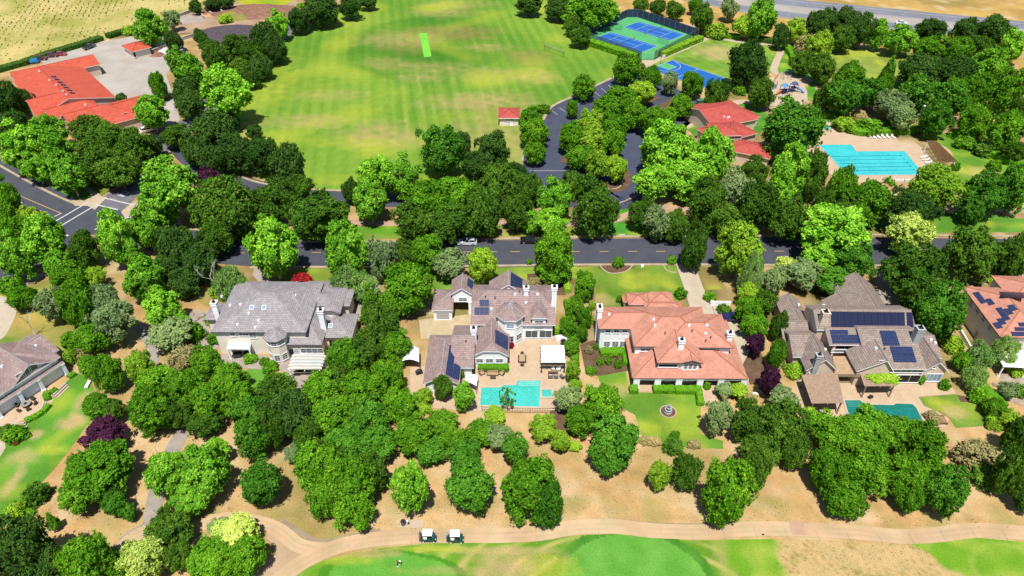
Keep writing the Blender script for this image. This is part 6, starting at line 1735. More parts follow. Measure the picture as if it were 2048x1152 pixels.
# ------------------------------------------------------------------ TENNIS COURTS, SPORTS, PLAYGROUND
court_g = mat('court_green', A(104, 204, 128), A(94, 192, 118), .2, .8); court_b = mat('court_blue', A(44, 122, 214), A(38, 110, 200), .3, .8)
court_w = mat('court_lines', A(214, 236, 246), A(200, 226, 240), 2, .7)
TC = [G(1163, 60.5, 3.6), G(1254, 35), G(1275, 34.7), G(1398, 57.5, 3.6), G(1310, 101.8, 3.6), G(1284.5, 101.8, 3.6)]
for p_ in TC: p_.z = 0
sheet('tennis_court_surface', None, court_g, .08, pts=TC)
pA, pB, pC, pD = [G(*p) for p in ((1246.5, 54.5), (1276.5, 43.8), (1370, 69.5), (1340, 82))]
cc = (pA+pB+pC+pD)/4; eu = ((pC-pB)+(pD-pA)).normalized(); ev = Vector((-eu.y, eu.x, 0))
nA, nB = G(1221.5, 64.3), G(1315, 93.0); c2 = (nA+nB)/2-ev*5.485
def quadsheet(name, c, u, v, a0, a1, b0, b1, m, z): return sheet(name, None, m, z, pts=[c+u*a0+v*b0, c+u*a1+v*b0, c+u*a1+v*b1, c+u*a0+v*b1])
frame_m = mat('dark_green_steel', (.02, .035, .03), (.03, .05, .04), 1, .5); netm = mat('net_mesh', (.03, .045, .05), (.04, .06, .06), 3, .9); steel = mat('galvanised_steel', A(190, 194, 198), A(170, 174, 178), 2, .4, metal=.3)
def net(name, label, cat, a, b, h, z0=0, cells=(24, 3), group=None, postm=None):
    c = (a+b)/2; c.z = 0; r = empty(name, c, math.atan2((b-a).y, (b-a).x), label, cat, group); L = (b-a).length
    for s in (-1, 1):
        m_ = MB(); m_.tube([(s*L/2, 0, 0), (s*L/2, 0, h+.08)], .06, 6); m_.build('post', postm or frame_m, r)
    m_ = MB(); k = cells[0]
    for i in range(k+1): m_.box((-L/2+L*i/k, 0, (z0+h)/2), (.04, .02, h-z0))
    for j in range(cells[1]+1): m_.box((0, 0, z0+(h-z0)*j/cells[1]), (L, .02, .035))
    m_.build('net', netm, r); t = MB(); t.box((0, 0, h), (L, .05, .09)); t.build('top_band', court_w, r); return r
for nm, c in (('far', cc), ('near', c2)):
    quadsheet('tennis_court_markings', c, eu, ev, -11.885, 11.885, -5.485, 5.485, court_b, .10)
    for b0 in (-5.485, -4.115, 4.115, 5.385): quadsheet('court_line', c, eu, ev, -11.885, 11.885, b0, b0+.16, court_w, .115)
    for a0 in (-11.885, 11.725): quadsheet('court_line', c, eu, ev, a0, a0+.16, -5.485, 5.485, court_w, .122)
    for a0 in (-6.4, 6.24): quadsheet('court_line', c, eu, ev, a0, a0+.16, -4.115, 4.115, court_w, .122)
    quadsheet('court_line', c, eu, ev, -6.4, 6.4, -.07, .07, court_w, .129)
    net('tennis_net', f'tennis net across the {nm} blue court', 'tennis net', c-ev*6.4, c+ev*6.4, 1.0, .08, group='tennis nets on the two blue courts')
net('practice_net', 'green practice net frame left of the far tennis court', 'net', G(1210, 53), G(1243, 61.5), 2.6, .1, (14, 5), group='practice nets between the tennis courts'); net('practice_net', 'green practice net frame right of the near tennis court', 'net', G(1316, 84), G(1334, 91.5), 2.6, .1, (10, 5), group='practice nets between the tennis courts')
# windscreen fence round the courts
screen = mat('navy_windscreen', (.018, .035, .065), (.025, .045, .08), .6, .85)
fr_ = empty('tennis_fence', G(1281, 68), 0, 'tall fence with dark navy windscreen around both tennis courts', 'fence'); F0 = G(1281, 68)
ring = [p-F0 for p in TC]
link_m, ln_, ll_, lp_ = nodes('dark_chain_link'); lt_ = ln_.new('ShaderNodeBsdfTransparent'); lx_ = ln_.new('ShaderNodeMixShader'); lx_.inputs[0].default_value = .42; lp_.inputs['Base Color'].default_value = (.02, .035, .05, 1); ll_.new(lt_.outputs[0], lx_.inputs[1]); ll_.new(lp_.outputs[0], lx_.inputs[2]); ll_.new(lx_.outputs[0], ln_['Material Output'].inputs[0])
for i in range(6):
    a, b = ring[i], ring[(i+1) % 6]; L = (b-a).length; d = (b-a)/L; n = max(1, round(L/3)); hg = 3.6 
    for k in range(n): q = a+(b-a)*k/n; t = MB(); t.tube([(q.x, q.y, 0), (q.x, q.y, hg)], .05, 6); t.build('fence_post', steel, fr_)
    m_ = MB(); c = (a+b)/2
    if i != 4: m_.box((c.x, c.y, 1.85), (L-.1, .03, 3.3), math.atan2(d.y, d.x)); m_.build('windscreen' if i < 3 else 'chain_link', screen if i < 3 else link_m, fr_)
    m_ = MB(); m_.box((c.x, c.y, hg), (L, .06, .06), math.atan2(d.y, d.x)); m_.build('top_rail', steel, fr_)
a, b = ring[4], ring[5]; g = MB()
for k in range(6): q = a.lerp(b, k/5); g.box((q.x, q.y, 1.2), (.07, .07, 2.4))
for z in (.1, 1.2, 2.4): c = (a+b)/2; g.box((c.x, c.y, z), ((b-a).length, .06, .07), math.atan2((b-a).y, (b-a).x))
g.build('gate', steel, fr_)
net('volleyball_net', 'long volleyball net standing on the sports lawn', 'volleyball net', G(1088.5, 101), G(1127, 115), 2.4, 1.4, (20, 3))
# basketball court
BQ = [G(1322, 138), G(1343, 127.3), G(1431, 155.5), G(1404, 170)]
bc = sum(BQ, Vector())/4; bu = ((BQ[2]-BQ[1])+(BQ[3]-BQ[0])).normalized(); bv = Vector((-bu.y, bu.x, 0))
quadsheet('basketball_court_surface', bc, bu, bv, -12.4, 12.4, -7, 7, court_b, .08); quadsheet('basketball_key', bc, bu, bv, -12.2, -6.6, -2.2, 2.2, court_g, .095)
for a0, a1, b0, b1 in ((-12.2, 12.2, 6.6, 6.8), (-12.2, 12.2, -6.8, -6.6), (-12.2, -12, -6.8, 6.8), (12, 12.2, -6.8, 6.8), (-.1, .1, -6.8, 6.8), (-12.2, -6.6, 2.1, 2.3), (-12.2, -6.6, -2.3, -2.1), (-6.8, -6.6, -2.3, 2.3)): quadsheet('court_line', bc, bu, bv, a0, a1, b0, b1, court_w, .105+(b1-b0)*.001)
for sg in (-1,):
    ribbon('court_line', None, .2, court_w, .118, pts=[bc+bu*(-10.6+6*math.cos(t))+bv*(6*math.sin(t)) for t in [(-90+18*k)*math.pi/180 for k in range(11)]], smooth=False)
hp = bc-bu*11.6; r = empty('basketball_hoop', hp, math.atan2(bu.y, bu.x), 'basketball hoop on a pole at the green key', 'basketball hoop')
m_ = MB(); m_.tube([(-1, 0, 0), (-1, 0, 3), (.1, 0, 3.5)], .09, 6); m_.build('pole', steel, r); m_ = MB(); m_.box((.15, 0, 3.4), (.06, 1.8, 1.05)); m_.build('backboard', m_trim, r); m_ = MB(); m_.tube([(.45+.23*math.cos(t*.785), .23*math.sin(t*.785), 3.05) for t in range(9)], .025, 5); m_.build('hoop', mat('orange_steel', A(230, 110, 40)), r)
# playground
def play():
    O = G(1568, 184); r = empty('play_structure', O, .3, 'climbing frame with navy and blue panels and slides on the playground', 'climbing frame')
    navy = mat('navy_plastic', (.02, .03, .12), (.03, .05, .16), 2, .5); blue = mat('blue_plastic', (.04, .16, .42), (.05, .2, .5), 2, .5); org = mat('orange_plastic', A(226, 128, 84)); 
    for x, y in ((-2, -2), (0, -2), (0, 0), (-2, 0), (2.2, .5), (2.2, -1.5), (4.2, -1.5), (4.2, .5), (-3, 2.5), (-1, 3.5)):
        m_ = MB(); m_.tube([(x, y, 0), (x, y, 2.8)], .09, 6); m_.build('post', navy, r)
    for x, y, z, w, d in ((-1, -1, 1.2, 2, 2), (3.2, -.5, 1.5, 2, 2), (1.1, -.8, 1.3, 2.2, .9)): m_ = MB(); m_.box((x, y, z), (w, d, .12)); m_.build('deck', navy, r)
    for (x, y) in ((-1, -1), (3.2, -.5)): m_ = MB(); m_.lathe([(1.6, 0), (1.2, .25), (.15, 1.0)], (x, y, 2.7), 4); m_.build('roof', blue if x < 0 else navy, r)
    for pts in ([(-2.1, -1, 1.2), (-3.2, -1.3, .8), (-4.4, -1.8, .25)], [(4.2, -1, 1.5), (5.2, -2, 1), (5.8, -3.2, .3)]): m_ = MB(); m_.tube(pts, .34, 8); m_.build('slide', org if pts[0][0] < 0 else blue, r)
    m_ = MB(); 
    for k in range(7): m_.tube([(-3+k*.33, 2.5+k*.16, 0), (-2.8+k*.33, 2.3+k*.16, 1.9)], .05, 5)
    m_.build('climbing_bars', blue, r)
    r = empty('swing_frame', G(1571, 158), .2, 'tall thin dark swing frame behind the climbing frame', 'swing'); m_ = MB()
    for s in (-1.6, 1.6): m_.tube([(s, -1.2, 0), (s, 0, 3)], .07, 6); m_.tube([(s, 1.2, 0), (s, 0, 3)], .07, 6)
    m_.tube([(-1.6, 0, 3), (1.6, 0, 3)], .07, 6); m_.build('frame', navy, r)
    for s in (-.7, .7): m_ = MB(); m_.box((s, 0, .5), (.45, .2, .05)); m_.tube([(s-.2, 0, .5), (s-.2, 0, 3)], .02, 4); m_.tube([(s+.2, 0, .5), (s+.2, 0, 3)], .02, 4); m_.build('swing_seat', navy, r)
play()
# ------------------------------------------------------------------ POOLS
sheet('pool_deck', [(1644, 240), (1668, 238), (1674, 245), (1686, 259), (1725, 271), (1790, 273), (1800, 286), (1830, 286), (1850, 300), (1880, 345), (1850, 362), (1700, 366), (1640, 340), (1600, 300), (1610, 270)], mat('pool_deck_concrete', A(232, 204, 172), A(222, 190, 158), .3, .85, A(238, 214, 186), 1.2), .05)
p1, p2, p3, p4, p5, p6 = [G(*p) for p in ((1638, 290.5), (1702, 290), (1712, 303.5), (1808, 303), (1848, 350), (1694, 351))]
pr, pc = pool(None, aqua, pts=[p1, p2, p3, p4, p5, p6], label='large turquoise club lap pool with dark lane lines')
lanem = mat('lane_tiles', A(24, 120, 150)); lm_ = MB()
for k in range(5):
    t = (k+.9)/5.4; a, b = p3.lerp(p6, t)-(p3-p4).normalized()*0, p4.lerp(p5, t); a = G(1662+k*9, 313.5+k*7.2); b = G(1802+k*6.4, 311.5+k*7.2); a, b = a-pc, b-pc
    d = (b-a); c = (a+b)/2; lm_.box((c.x, c.y, .093), (d.length, .22, .012), math.atan2(d.y, d.x)); lm_.box((b.x, b.y, .094), (.3, .7, .012), math.atan2(d.y, d.x))
lm_.build('lane_line', lanem, pr)
pool([(1650, 252), (1655, 250), (1659, 254), (1657, 260), (1650, 261), (1646, 257)], aqua2, label='small round turquoise spa beside the club pool', cat='spa')
pr, pc = pool([(963, 776), (1001, 776), (1006, 771.5), (1033, 771), (1034, 762), (1081, 762), (1080, 776), (1078.5, 814.5), (960, 811)], aqua2, label='turquoise terrace pool of the white house with pale entry steps')
st = MB()
for k in range(3):
    a, b = G(1035, 764+k*3.6)-pc, G(1080, 764+k*3.6)-pc; c = (a+b)/2; st.box((c.x, c.y, .096-k*.002), ((b-a).length-.2, .32, .012))
st.build('pool_step', mat('pale_step', A(150, 236, 226)), pr)
pr, pc = pool([(1083, 781), (1103.5, 781), (1102.5, 795), (1085, 795)], aqua2, z=.16, label='small square spa right of the terrace pool', cat='spa')
pr, pc = pool([(1689, 801.5), (1719, 801.5), (1728.5, 810), (1787, 811), (1791, 808), (1823.5, 809), (1831.5, 816), (1849, 850), (1790, 856), (1720, 850), (1696, 826)], teal, label='dark teal pool below the gabled house')
st = MB()
for k in range(3):
    a, b = G(1692+k*2, 805+k*4)-pc, G(1719+k*2, 805+k*4)-pc; c = (a+b)/2; st.box((c.x, c.y, .094), ((b-a).length, .35, .012))
st.build('pool_step', mat('teal_step', A(70, 160, 146)), pr)

# ------------------------------------------------------------------ GARDEN STRUCTURES AND FURNITURE
brown = mat('weathered_timber', A(206, 176, 150), A(180, 150, 126), 2.5, .85); dkm = mat('charcoal_frame', (.03, .03, .035), (.04, .04, .045), 2, .5); wht = mat('white_painted_timber', (.8, .8, .8), (.74, .74, .74), 1.5, .6); cloth = mat('cream_awning_fabric', A(240, 232, 214), A(214, 224, 226), .25, .85, A(246, 244, 236), 1.2)
pergola('timber_pergola', 'large brown slatted pergola at the left of the gabled house terrace', [(1625, 807.4), (1604.8, 750.3), (1672.5, 746), (1685.7, 806.6)], 3.0, brown, 26, dense=True)
pr, bi = pergola('timber_pergola', 'brown pergola with a green vine on its roof beside the gabled house', [(1730.5, 773), (1722.6, 750), (1790, 750), (1790.3, 772.3)], 3.0, brown, 12, dense=True)
vm = CR['limeshrub'][0]; v = link('climbing_vine', vm, None, G(1766, 756, 3.1), 0, (3.4, 1.7, .55)); tag(v, 'green climbing vine spread over the middle pergola roof', 'vine')
pergola('timber_pergola', 'narrow brown slatted strip between the two larger pergolas', [(1668, 744), (1726, 745), (1728, 752), (1671, 751)], 2.9, brown, 20)
pergola('fabric_pergola', 'pergola roofed with pale striped fabric beside the turret', [(577, 741), (587, 708.5), (650, 710), (641, 740)], 2.7, wht, 5, fabric=cloth)
pergola('white_pergola', 'white slatted pergola against the grey roofed house', [(457, 686), (501, 687), (500, 698), (453, 697)], 2.9, wht, 16, dense=True)
pergola('louvred_pergola', 'dark framed pergola with white louvred roof on the pool terrace', [(1081.4, 727), (1081.4, 692.2), (1128.5, 692.2), (1131.5, 727)], 2.6, dkm, 5, fabric=mat('white_louvre', (.8, .8, .8)), nb=5, pm=dkm)
pergola('white_pergola', 'white roofed pergola in front of the solar roofed villa', [(1988, 704), (2056, 702), (2060, 735), (2007, 733)], 2.9, wht, 24, dense=True)
pergola('fan_pergola', 'brown slatted pergola beside the club pool', [(1853, 283), (1874, 283), (1914, 322), (1877, 325)], 3.0, mat('rusty_timber', A(214, 172, 120), A(190, 146, 100), 2, .9), 24, nb=6, pm=wht)
# white canopies
def canopy(label, quad, z, sag=.5, px=None):
    q = [G(x, y, z) for x, y in quad]; c = sum(q, Vector())/4; r = empty('shade_canopy', (c.x, c.y, 0), 0, label, 'canopy'); q = [p-Vector((c.x, c.y, 0)) for p in q]; m_ = MB()
    n = 6; vs = []; fs = []
    for j in range(n+1):
        for i in range(n+1):
            u, v = i/n, j/n; p = (q[0]*(1-u)+q[1]*u)*(1-v)+(q[3]*(1-u)+q[2]*u)*v; p = p.copy(); p.z += sag*math.sin(math.pi*u); vs.append(p)
    vs += [Vector((p.x, p.y, p.z-.04)) for p in vs]; N = (n+1)**2
    fs = [(j*(n+1)+i, j*(n+1)+i+1, (j+1)*(n+1)+i+1, (j+1)*(n+1)+i) for j in range(n) for i in range(n)]; fs += [tuple(N+k for k in f[::-1]) for f in fs]
    m_.add(vs, fs); m_.build('canopy_cover', wht, r, smooth=True)
    for p in q: b = MB(); b.tube([(p.x*.97, p.y*.97, 0), (p.x*.97, p.y*.97, z)], .05, 6); b.build('post', steel, r)
canopy('plain white canopy beside the terrace pool', [(932, 750), (956, 751), (953, 772), (930, 764)], 2.3, .3)
canopy('white tent canopy between the grove and the white house', [(808, 697), (838, 697), (838, 724), (804, 722)], 2.5, .6)
# furniture builders
tanf = mat('tan_cushion', A(214, 180, 140), A(196, 160, 122), 3, .9); ratt = mat('dark_rattan', (.05, .035, .03), (.08, .06, .05), 4, .8); bl = mat('black_cover', (.015, .015, .018), (.03, .03, .035), 2, .7); wc = mat('white_cushion', (.75, .73, .68), (.66, .62, .56), 3, .9)
def chair(px, py, rz, label, m=tanf, fm=ratt, w=.75, group=None, wide=1):
    r = empty('garden_chair' if wide == 1 else 'garden_sofa', G(px, py), rz, label, 'chair' if wide == 1 else 'sofa', group)
    b = MB(); b.box((0, 0, .38), (w*wide, w*.9, .16)); b.build('seat', m, r); b = MB(); b.box((0, w*.42, .62), (w*wide, .14, .5)); b.build('backrest', m, r)
    b = MB(); b.box((0, 0, .16), (w*wide*.96, w*.85, .3)); b.box((-w*wide/2-.04, 0, .32), (.1, w*.9, .62)); b.box((w*wide/2+.04, 0, .32), (.1, w*.9, .62)); b.build('frame', fm, r); return r
def table(px, py, w, d, h, rz, label, m, round_=False, lm=None, cat='table', hole=None):
    r = empty('garden_table', G(px, py), rz, label, cat); b = MB()
    if round_: b.lathe([(w/2, h-.07), (w/2, h)], (0, 0, 0), 20); b.build('table_top', m, r); b = MB(); b.lathe([(w*.3, 0), (w*.26, h-.07)], (0, 0, 0), 12); b.build('pedestal', lm or m, r)
    else:
        b.box((0, 0, h-.04), (w, d, .08)); b.build('table_top', m, r)
        for x in (-1, 1):
            for y in (-1, 1): b = MB(); b.box((x*(w/2-.08), y*(d/2-.08), (h-.08)/2), (.08, .08, h-.08)); b.build('leg', lm or m, r)
    if hole: b = MB(); b.lathe([(w*.16, h), (w*.16, h+.05)], (0, 0, 0), 12); b.build('fire_bowl', m_dark, r)
    return r
def lounger(px, py, rz, label, m=wc, group=None):
    r = empty('sun_lounger', G(px, py), rz, label, 'sun lounger', group); b = MB(); b.box((0, -.3, .36), (.65, 1.3, .1)); b.build('seat', m, r)
    b = MB(); b.add([Vector(v) for v in ((-.32, .33, .34), (.32, .33, .34), (.32, .95, .85), (-.32, .95, .85), (-.32, .37, .26), (.32, .37, .26), (.32, 1.0, .78), (-.32, 1.0, .78))], [(0, 1, 2, 3), (7, 6, 5, 4), (0, 3, 7, 4), (1, 5, 6, 2), (3, 2, 6, 7), (0, 4, 5, 1)]); b.build('backrest', m, r)
    for x in (-.28, .28):
        for y in (-.9, .3): b = MB(); b.box((x, y, .16), (.05, .05, .32)); b.build('leg', wht, r)
    return r
for k, x in enumerate((1739.5, 1747.5, 1756.5, 1766, 1775.5, 1785.6)):
    lounger(x, 275.5, .18, ('leftmost', 'second from left', 'third from left', 'fourth from left', 'fifth from left', 'rightmost')[k]+' of the six cream loungers below the clipped pool hedge', group='cream loungers along the club pool hedge')
for k, (x, y) in enumerate(((1846, 316), (1851, 321.5), (1856, 326.5), (1861, 331.5))):
    lounger(x, y, -1.45, ('farthest', 'second farthest', 'second nearest', 'nearest')[k]+' of the four cream loungers beside the poolside pergola', group='cream loungers beside the poolside pergola')
for k, x in enumerate((1793, 1801.5, 1813)): chair(x, 363, 3.1, ('leftmost', 'middle', 'rightmost')[k]+' of the three rounded chairs at the club pool\'s near edge', wc, wht, .9, 'rounded chairs at the club pool')
chair(985.5, 750, 0, 'tan cushioned garden sofa below the clipped hedge', wide=2.6, w=.8); chair(964, 748.5, .5, 'tan armchair left of the garden sofa', w=.85); chair(1003.3, 749, -.5, 'tan armchair right of the garden sofa', w=.85); table(986, 757, 1.1, .7, .4, 0, 'low dark coffee table before the garden sofa', ratt)
table(1044.3, 721, 1.15, 2.0, .75, 0, 'pale timber dining table in the middle of the white house terrace', mat('teak', A(214, 186, 146)))
for k, (dx, dy) in enumerate(((-5.4, -4), (-5.4, 3.5), (5.4, -4), (5.4, 3.5), (0, -10), (0, 11))): chair(1044.3+dx, 721+dy, (1.57, 1.57, -1.57, -1.57, 0, 3.14)[k], ('upper left', 'lower left', 'upper right', 'lower right', 'upper end', 'lower end')[k]+' chair at the timber terrace dining table', ratt, ratt, .5, 'chairs around the terrace dining table')
for k, (x, rz) in enumerate(((1100.7, 0), (1111.7, 0), (1124, -.9))): chair(x, 756, rz+3.14, ('left', 'middle', 'right')[k]+' grey chair in the row below the louvred pergola', mat('grey_cushion', A(150, 148, 150)), dkm, .7, 'grey chairs below the louvred pergola')
table(1105.9, 748, 1.9, .5, .5, 0, 'long narrow dark fire table below the louvred pergola', ratt); chair(1106, 739.5, 0, 'white cushioned chair under the louvred pergola, left one', wc, dkm, .6); chair(1117, 740, -.3, 'white cushioned chair under the louvred pergola, right one', wc, dkm, .8)
chair(1063.6, 676, 0, 'left rattan sofa before the white house\'s glass doors', tanf, ratt, .7, wide=1.8); chair(1086.5, 677, 0, 'right rattan sofa before the white house\'s glass doors', tanf, ratt, .7, wide=1.8)
def counter():
    P = [G(*p) for p in ((1112, 678), (1129, 676), (1138, 688), (1137, 700), (1132, 700), (1131, 690), (1124, 682), (1112, 683))]; c = sum(P, Vector())/8; r = empty('outdoor_kitchen', c, 0, 'curved white outdoor kitchen counter at the terrace corner', 'outdoor kitchen')
    b = MB(); b.prism([((p-c).x, (p-c).y) for p in P], 0, .85); b.build('counter_base', m_white, r); b = MB(); b.prism([((p-c).x*1.04, (p-c).y*1.04) for p in P], .853, .95); b.build('counter_top', wht, r)
    def grill(px, py, z, label, s=1):
        g = empty('barbecue_grill', G(px, py, z), .4, label, 'grill'); b = MB(); b.box((0, 0, .25*s), (1.0*s, .6*s, .5*s)); b.build('firebox', bl, g); b = MB(); b.lathe([(.46*s, 0), (.4*s, .2*s), (.1, .34*s)], (0, 0, .5*s), 10, 1.1, .75); b.build('lid', bl, g)
    grill(1126.5, 684, .95, 'black grill built on the outdoor kitchen counter'); grill(838.5, 747, 0, 'black barbecue on the paving left of the white house', 1.3); grill(1740, 796, 0, 'dark fire bowl on the gabled house terrace', .9); grill(1633, 826, 0, 'black grill at the brown pergola\'s lower edge', 1)
counter()
chair(476, 713, .2, 'left black covered chair on the grey roofed house patio', bl, bl, 1.3, 'black covered chairs under the white pergola'); chair(495, 712, -.2, 'right black covered chair on the grey roofed house patio', bl, bl, 1.3, 'black covered chairs under the white pergola')
table(601, 742, 1.3, 0, .7, 0, 'round brown table under the fabric roofed pergola', ratt, True); table(612, 757, 2.2, 0, .5, 0, 'low pale semicircular bench wall by the round patio', taupe, True, cat='bench')
table(54, 812, 1.7, 0, .7, 0, 'round grey fire table on the veranda terrace', mat('stone_top', A(180, 168, 158)), True, ratt, hole=True); table(41, 798, .95, 0, .7, 0, 'small round yellow table on the veranda', mat('yellow_top', A(196, 168, 70)), True)
for k, a in enumerate((.3, 1.3, 2.4, 3.5, 4.6, 5.6)):
    P = G(54, 812); d = Vector((math.sin(a), math.cos(a), 0))*1.5; x, y = PX(P+d); chair(x, y, -a, ('right', 'upper right', 'lower right', 'lower left', 'upper left', 'left')[k]+' dark chair at the round fire table' if False else ('first', 'second', 'third', 'fourth', 'fifth', 'sixth')[k]+' dark chair clockwise from the top of the round fire table', ratt, ratt, .5, 'dark chairs around the fire table')
table(177, 771, .55, 2.0, .45, .1, 'white stone bench on the garden lawn\'s right edge', m_white, cat='bench')
# curved steps of the veranda
for nm, px in (('upper', [(108, 792), (133, 768)]), ('lower right', [(80, 826), (88, 810), (90, 800)]), ('lower left', [(18, 848), (34, 850), (50, 848)])):
    r = empty('garden_steps', G(*px[0]), 0, f'{nm} flight of pale steps down from the veranda terrace', 'steps'); o = G(*px[0])
    for k in range(3):
        p = [G(x+k*2.6, y+k*2.6)-o for x, y in px]; L = offset_line(p, .18); R_ = offset_line(p, -.18); b = MB(); b.prism([q.xy for q in L]+[q.xy for q in R_[::-1]], 0, .42-k*.14); b.build('step', conc2, r)
# fountain
def fountain():
    O = G(1336, 824); r = empty('garden_fountain', O, 0, 'three tiered white stone fountain on the round bed of the lawn', 'fountain')
    st = mat('fountain_stone', A(226, 226, 228), A(170, 172, 176), 3, .8); b = MB(); b.lathe([(.75, 0), (.72, .25), (.62, .25), (.6, .3)], (0, 0, 0), 18); b.build('base', st, r)
    for z, rr in ((.55, .70), (1.1, .52), (1.6, .34)):
        b = MB(); b.lathe([(rr*.25, z-.3), (rr*.3, z-.1), (rr, z+.08), (rr, z+.16), (rr*.86, z+.14), (rr*.2, z+.06)], (0, 0, 0), 18); b.build('bowl', st, r)
    b = MB(); b.lathe([(.12, 1.7), (.16, 1.9), (.06, 2.15)], (0, 0, 0), 10); b.build('finial', st, r)
    ring = [O+Vector((1.45*math.cos(t*.393), 1.45*math.sin(t*.393), 0)) for t in range(17)]
    sheet('fountain_bed', None, mulch, .05, pts=ring[:-1]); ribbon('fountain_kerb', None, .2, conc, .03, pts=ring, smooth=False, h=.12)
fountain()
table(1509.5, 794, 1.05, 0, .75, 0, 'round white garden table beside the purple tree', wht, True)
b = MB(); a, c = G(1420, 611), G(1460, 611); o = (a+c)/2; L = (c-a).length; r = empty('garden_wall', o, 0, 'low white garden wall above the parked blue sedan', 'wall'); b.box((0, 0, .5), (L, .3, 1.0)); b.build('wall', m_white, r); b = MB(); b.box((0, 0, 1.04), (L+.1, .42, .08)); b.build('wall_cap', wht, r); b = MB(); b.box((-L/2+.3, 0, .65), (.5, .5, 1.3)); b.build('pier', m_white, r)
b = MB(); a, c = G(1919, 665), G(1943, 706); r = empty('garden_wall', (a+c)/2, 0, 'low white wall along the villa\'s shaded side', 'wall'); d = c-a; b.box((0, 0, .45), (d.length, .25, .9), math.atan2(d.y, d.x)); b.build('wall', m_white, r)
# iron fence below the terrace pool
def railing(px, label, h=1.2, m=dkm, step=.45, name='iron_fence'):
    P = [G(*p) for p in px]; o = P[0]; r = empty(name, o, 0, label, 'fence'); b = MB()
    for i in range(len(P)-1):
        a, c = P[i]-o, P[i+1]-o; d = c-a; n = max(2, int(d.length/step)); rz = math.atan2(d.y, d.x); m_ = (a+c)/2
        for k in range(n): q = a.lerp(c, k/n); b.box((q.x, q.y, h/2), (.035, .035, h))
        for z in (.12, h-.1): b.box((m_.x, m_.y, z), (d.length, .04, .05), rz)
    b.build('rails', m, r)
    for i in range(len(P)): q = P[i]-o; b = MB(); b.box((q.x, q.y, h/2+.05), (.09, .09, h+.1)); b.build('post', m, r)
railing([(964, 822), (1010, 825), (1060, 826), (1110, 825), (1137, 824)], 'black iron fence below the terrace pool'); railing([(1560, 640), (1566, 700), (1584, 752)], 'dark fence along the gabled house\'s left side', 1.6, step=.3); railing([(1376, 752), (1376, 752.5), (1404, 812)], 'low rail beside the front walk of the terracotta house', .4, step=1) if False else None
# daybed, planter, bins, posts
r = empty('daybed', G(1876, 842), -.05, 'brown cushioned double daybed at the end of the teal pool', 'daybed'); b = MB(); b.box((0, 0, .2), (2.6, 1.7, .3)); b.build('frame', ratt, r)
for s in (-.6, .6): b = MB(); b.box((s, 0, .42), (1.1, 1.6, .16)); b.build('cushion', mat('brown_cushion', A(196, 144, 112)), r)
b = MB(); b.box((.6, .75, .6), (1.1, .15, .4)); b.build('backrest', MATS['brown_cushion'], r)
def lantern(px, py, h, label, arm=0):
    r = empty('lamp_post', G(px, py), 0, label, 'lamp post'); b = MB(); b.lathe([(.14, 0), (.12, .3), (.06, .35), (.05, h)], (0, 0, 0), 8); 
    if arm: b.tube([(0, 0, h-.1), (arm*.5, 0, h+.2), (arm, 0, h+.1)], .05, 6)
    b.build('pole', dkm if not arm else steel, r); b = MB(); b.box((arm, 0, h+.15), (.42+abs(arm)*.3, .42, .3), 0, .8); b.build('lamp_head', m_white, r)
lantern(1831, 251, 6.5, 'tall lamp post with white head in the wood behind the club pool', .5); lantern(1909, 416, 2.6, 'short post with a white lantern beside the right hand footpath')
r = empty('utility_box', G(1284, 534), 0, 'small pale utility box at the kerb of the street lawn', 'utility box'); b = MB(); b.box((0, 0, .3), (.6, .45, .6)); b.build('box', m_white, r); b = MB(); b.box((0, 0, .63), (.66, .5, .06)); b.build('lid', wht, r)
sheet('utility_slab', [(1238, 468.5), (1250, 468.5), (1250, 472), (1237, 472)], conc2, .1)
r = empty('waste_bin', G(807, 1049), 0, 'round wire mesh waste bin on the pad beside the cart path', 'bin'); b = MB(); b.lathe([(.34, 0), (.40, .85), (.42, .9)], (0, 0, 0), 16); b.build('basket', mat('grey_mesh', A(138, 128, 120), A(100, 92, 86), 6), r); b = MB(); b.lathe([(.36, .85), (.36, .905)], (0, 0, 0), 16); b.build('opening', m_dark, r)
r = empty('ball_washer', G(816, 1050), 0, 'golf ball washer post next to the wire bin', 'ball washer'); b = MB(); b.tube([(0, 0, 0), (0, 0, .8)], .05, 8); b.build('post', dkm, r); b = MB(); b.lathe([(.12, .75), (.15, .9), (.15, 1.15), (.05, 1.25)], (0, 0, 0), 10); b.build('washer', wht, r); b = MB(); b.box((.1, .05, .5), (.22, .2, .35)); b.build('towel_box', bl, r)
r = empty('distance_marker', G(1526, 1070), 0, 'small dark block on the cart path', 'marker'); b = MB(); b.box((0, 0, .1), (.35, .2, .2), 0, .85); b.build('block', bl, r)

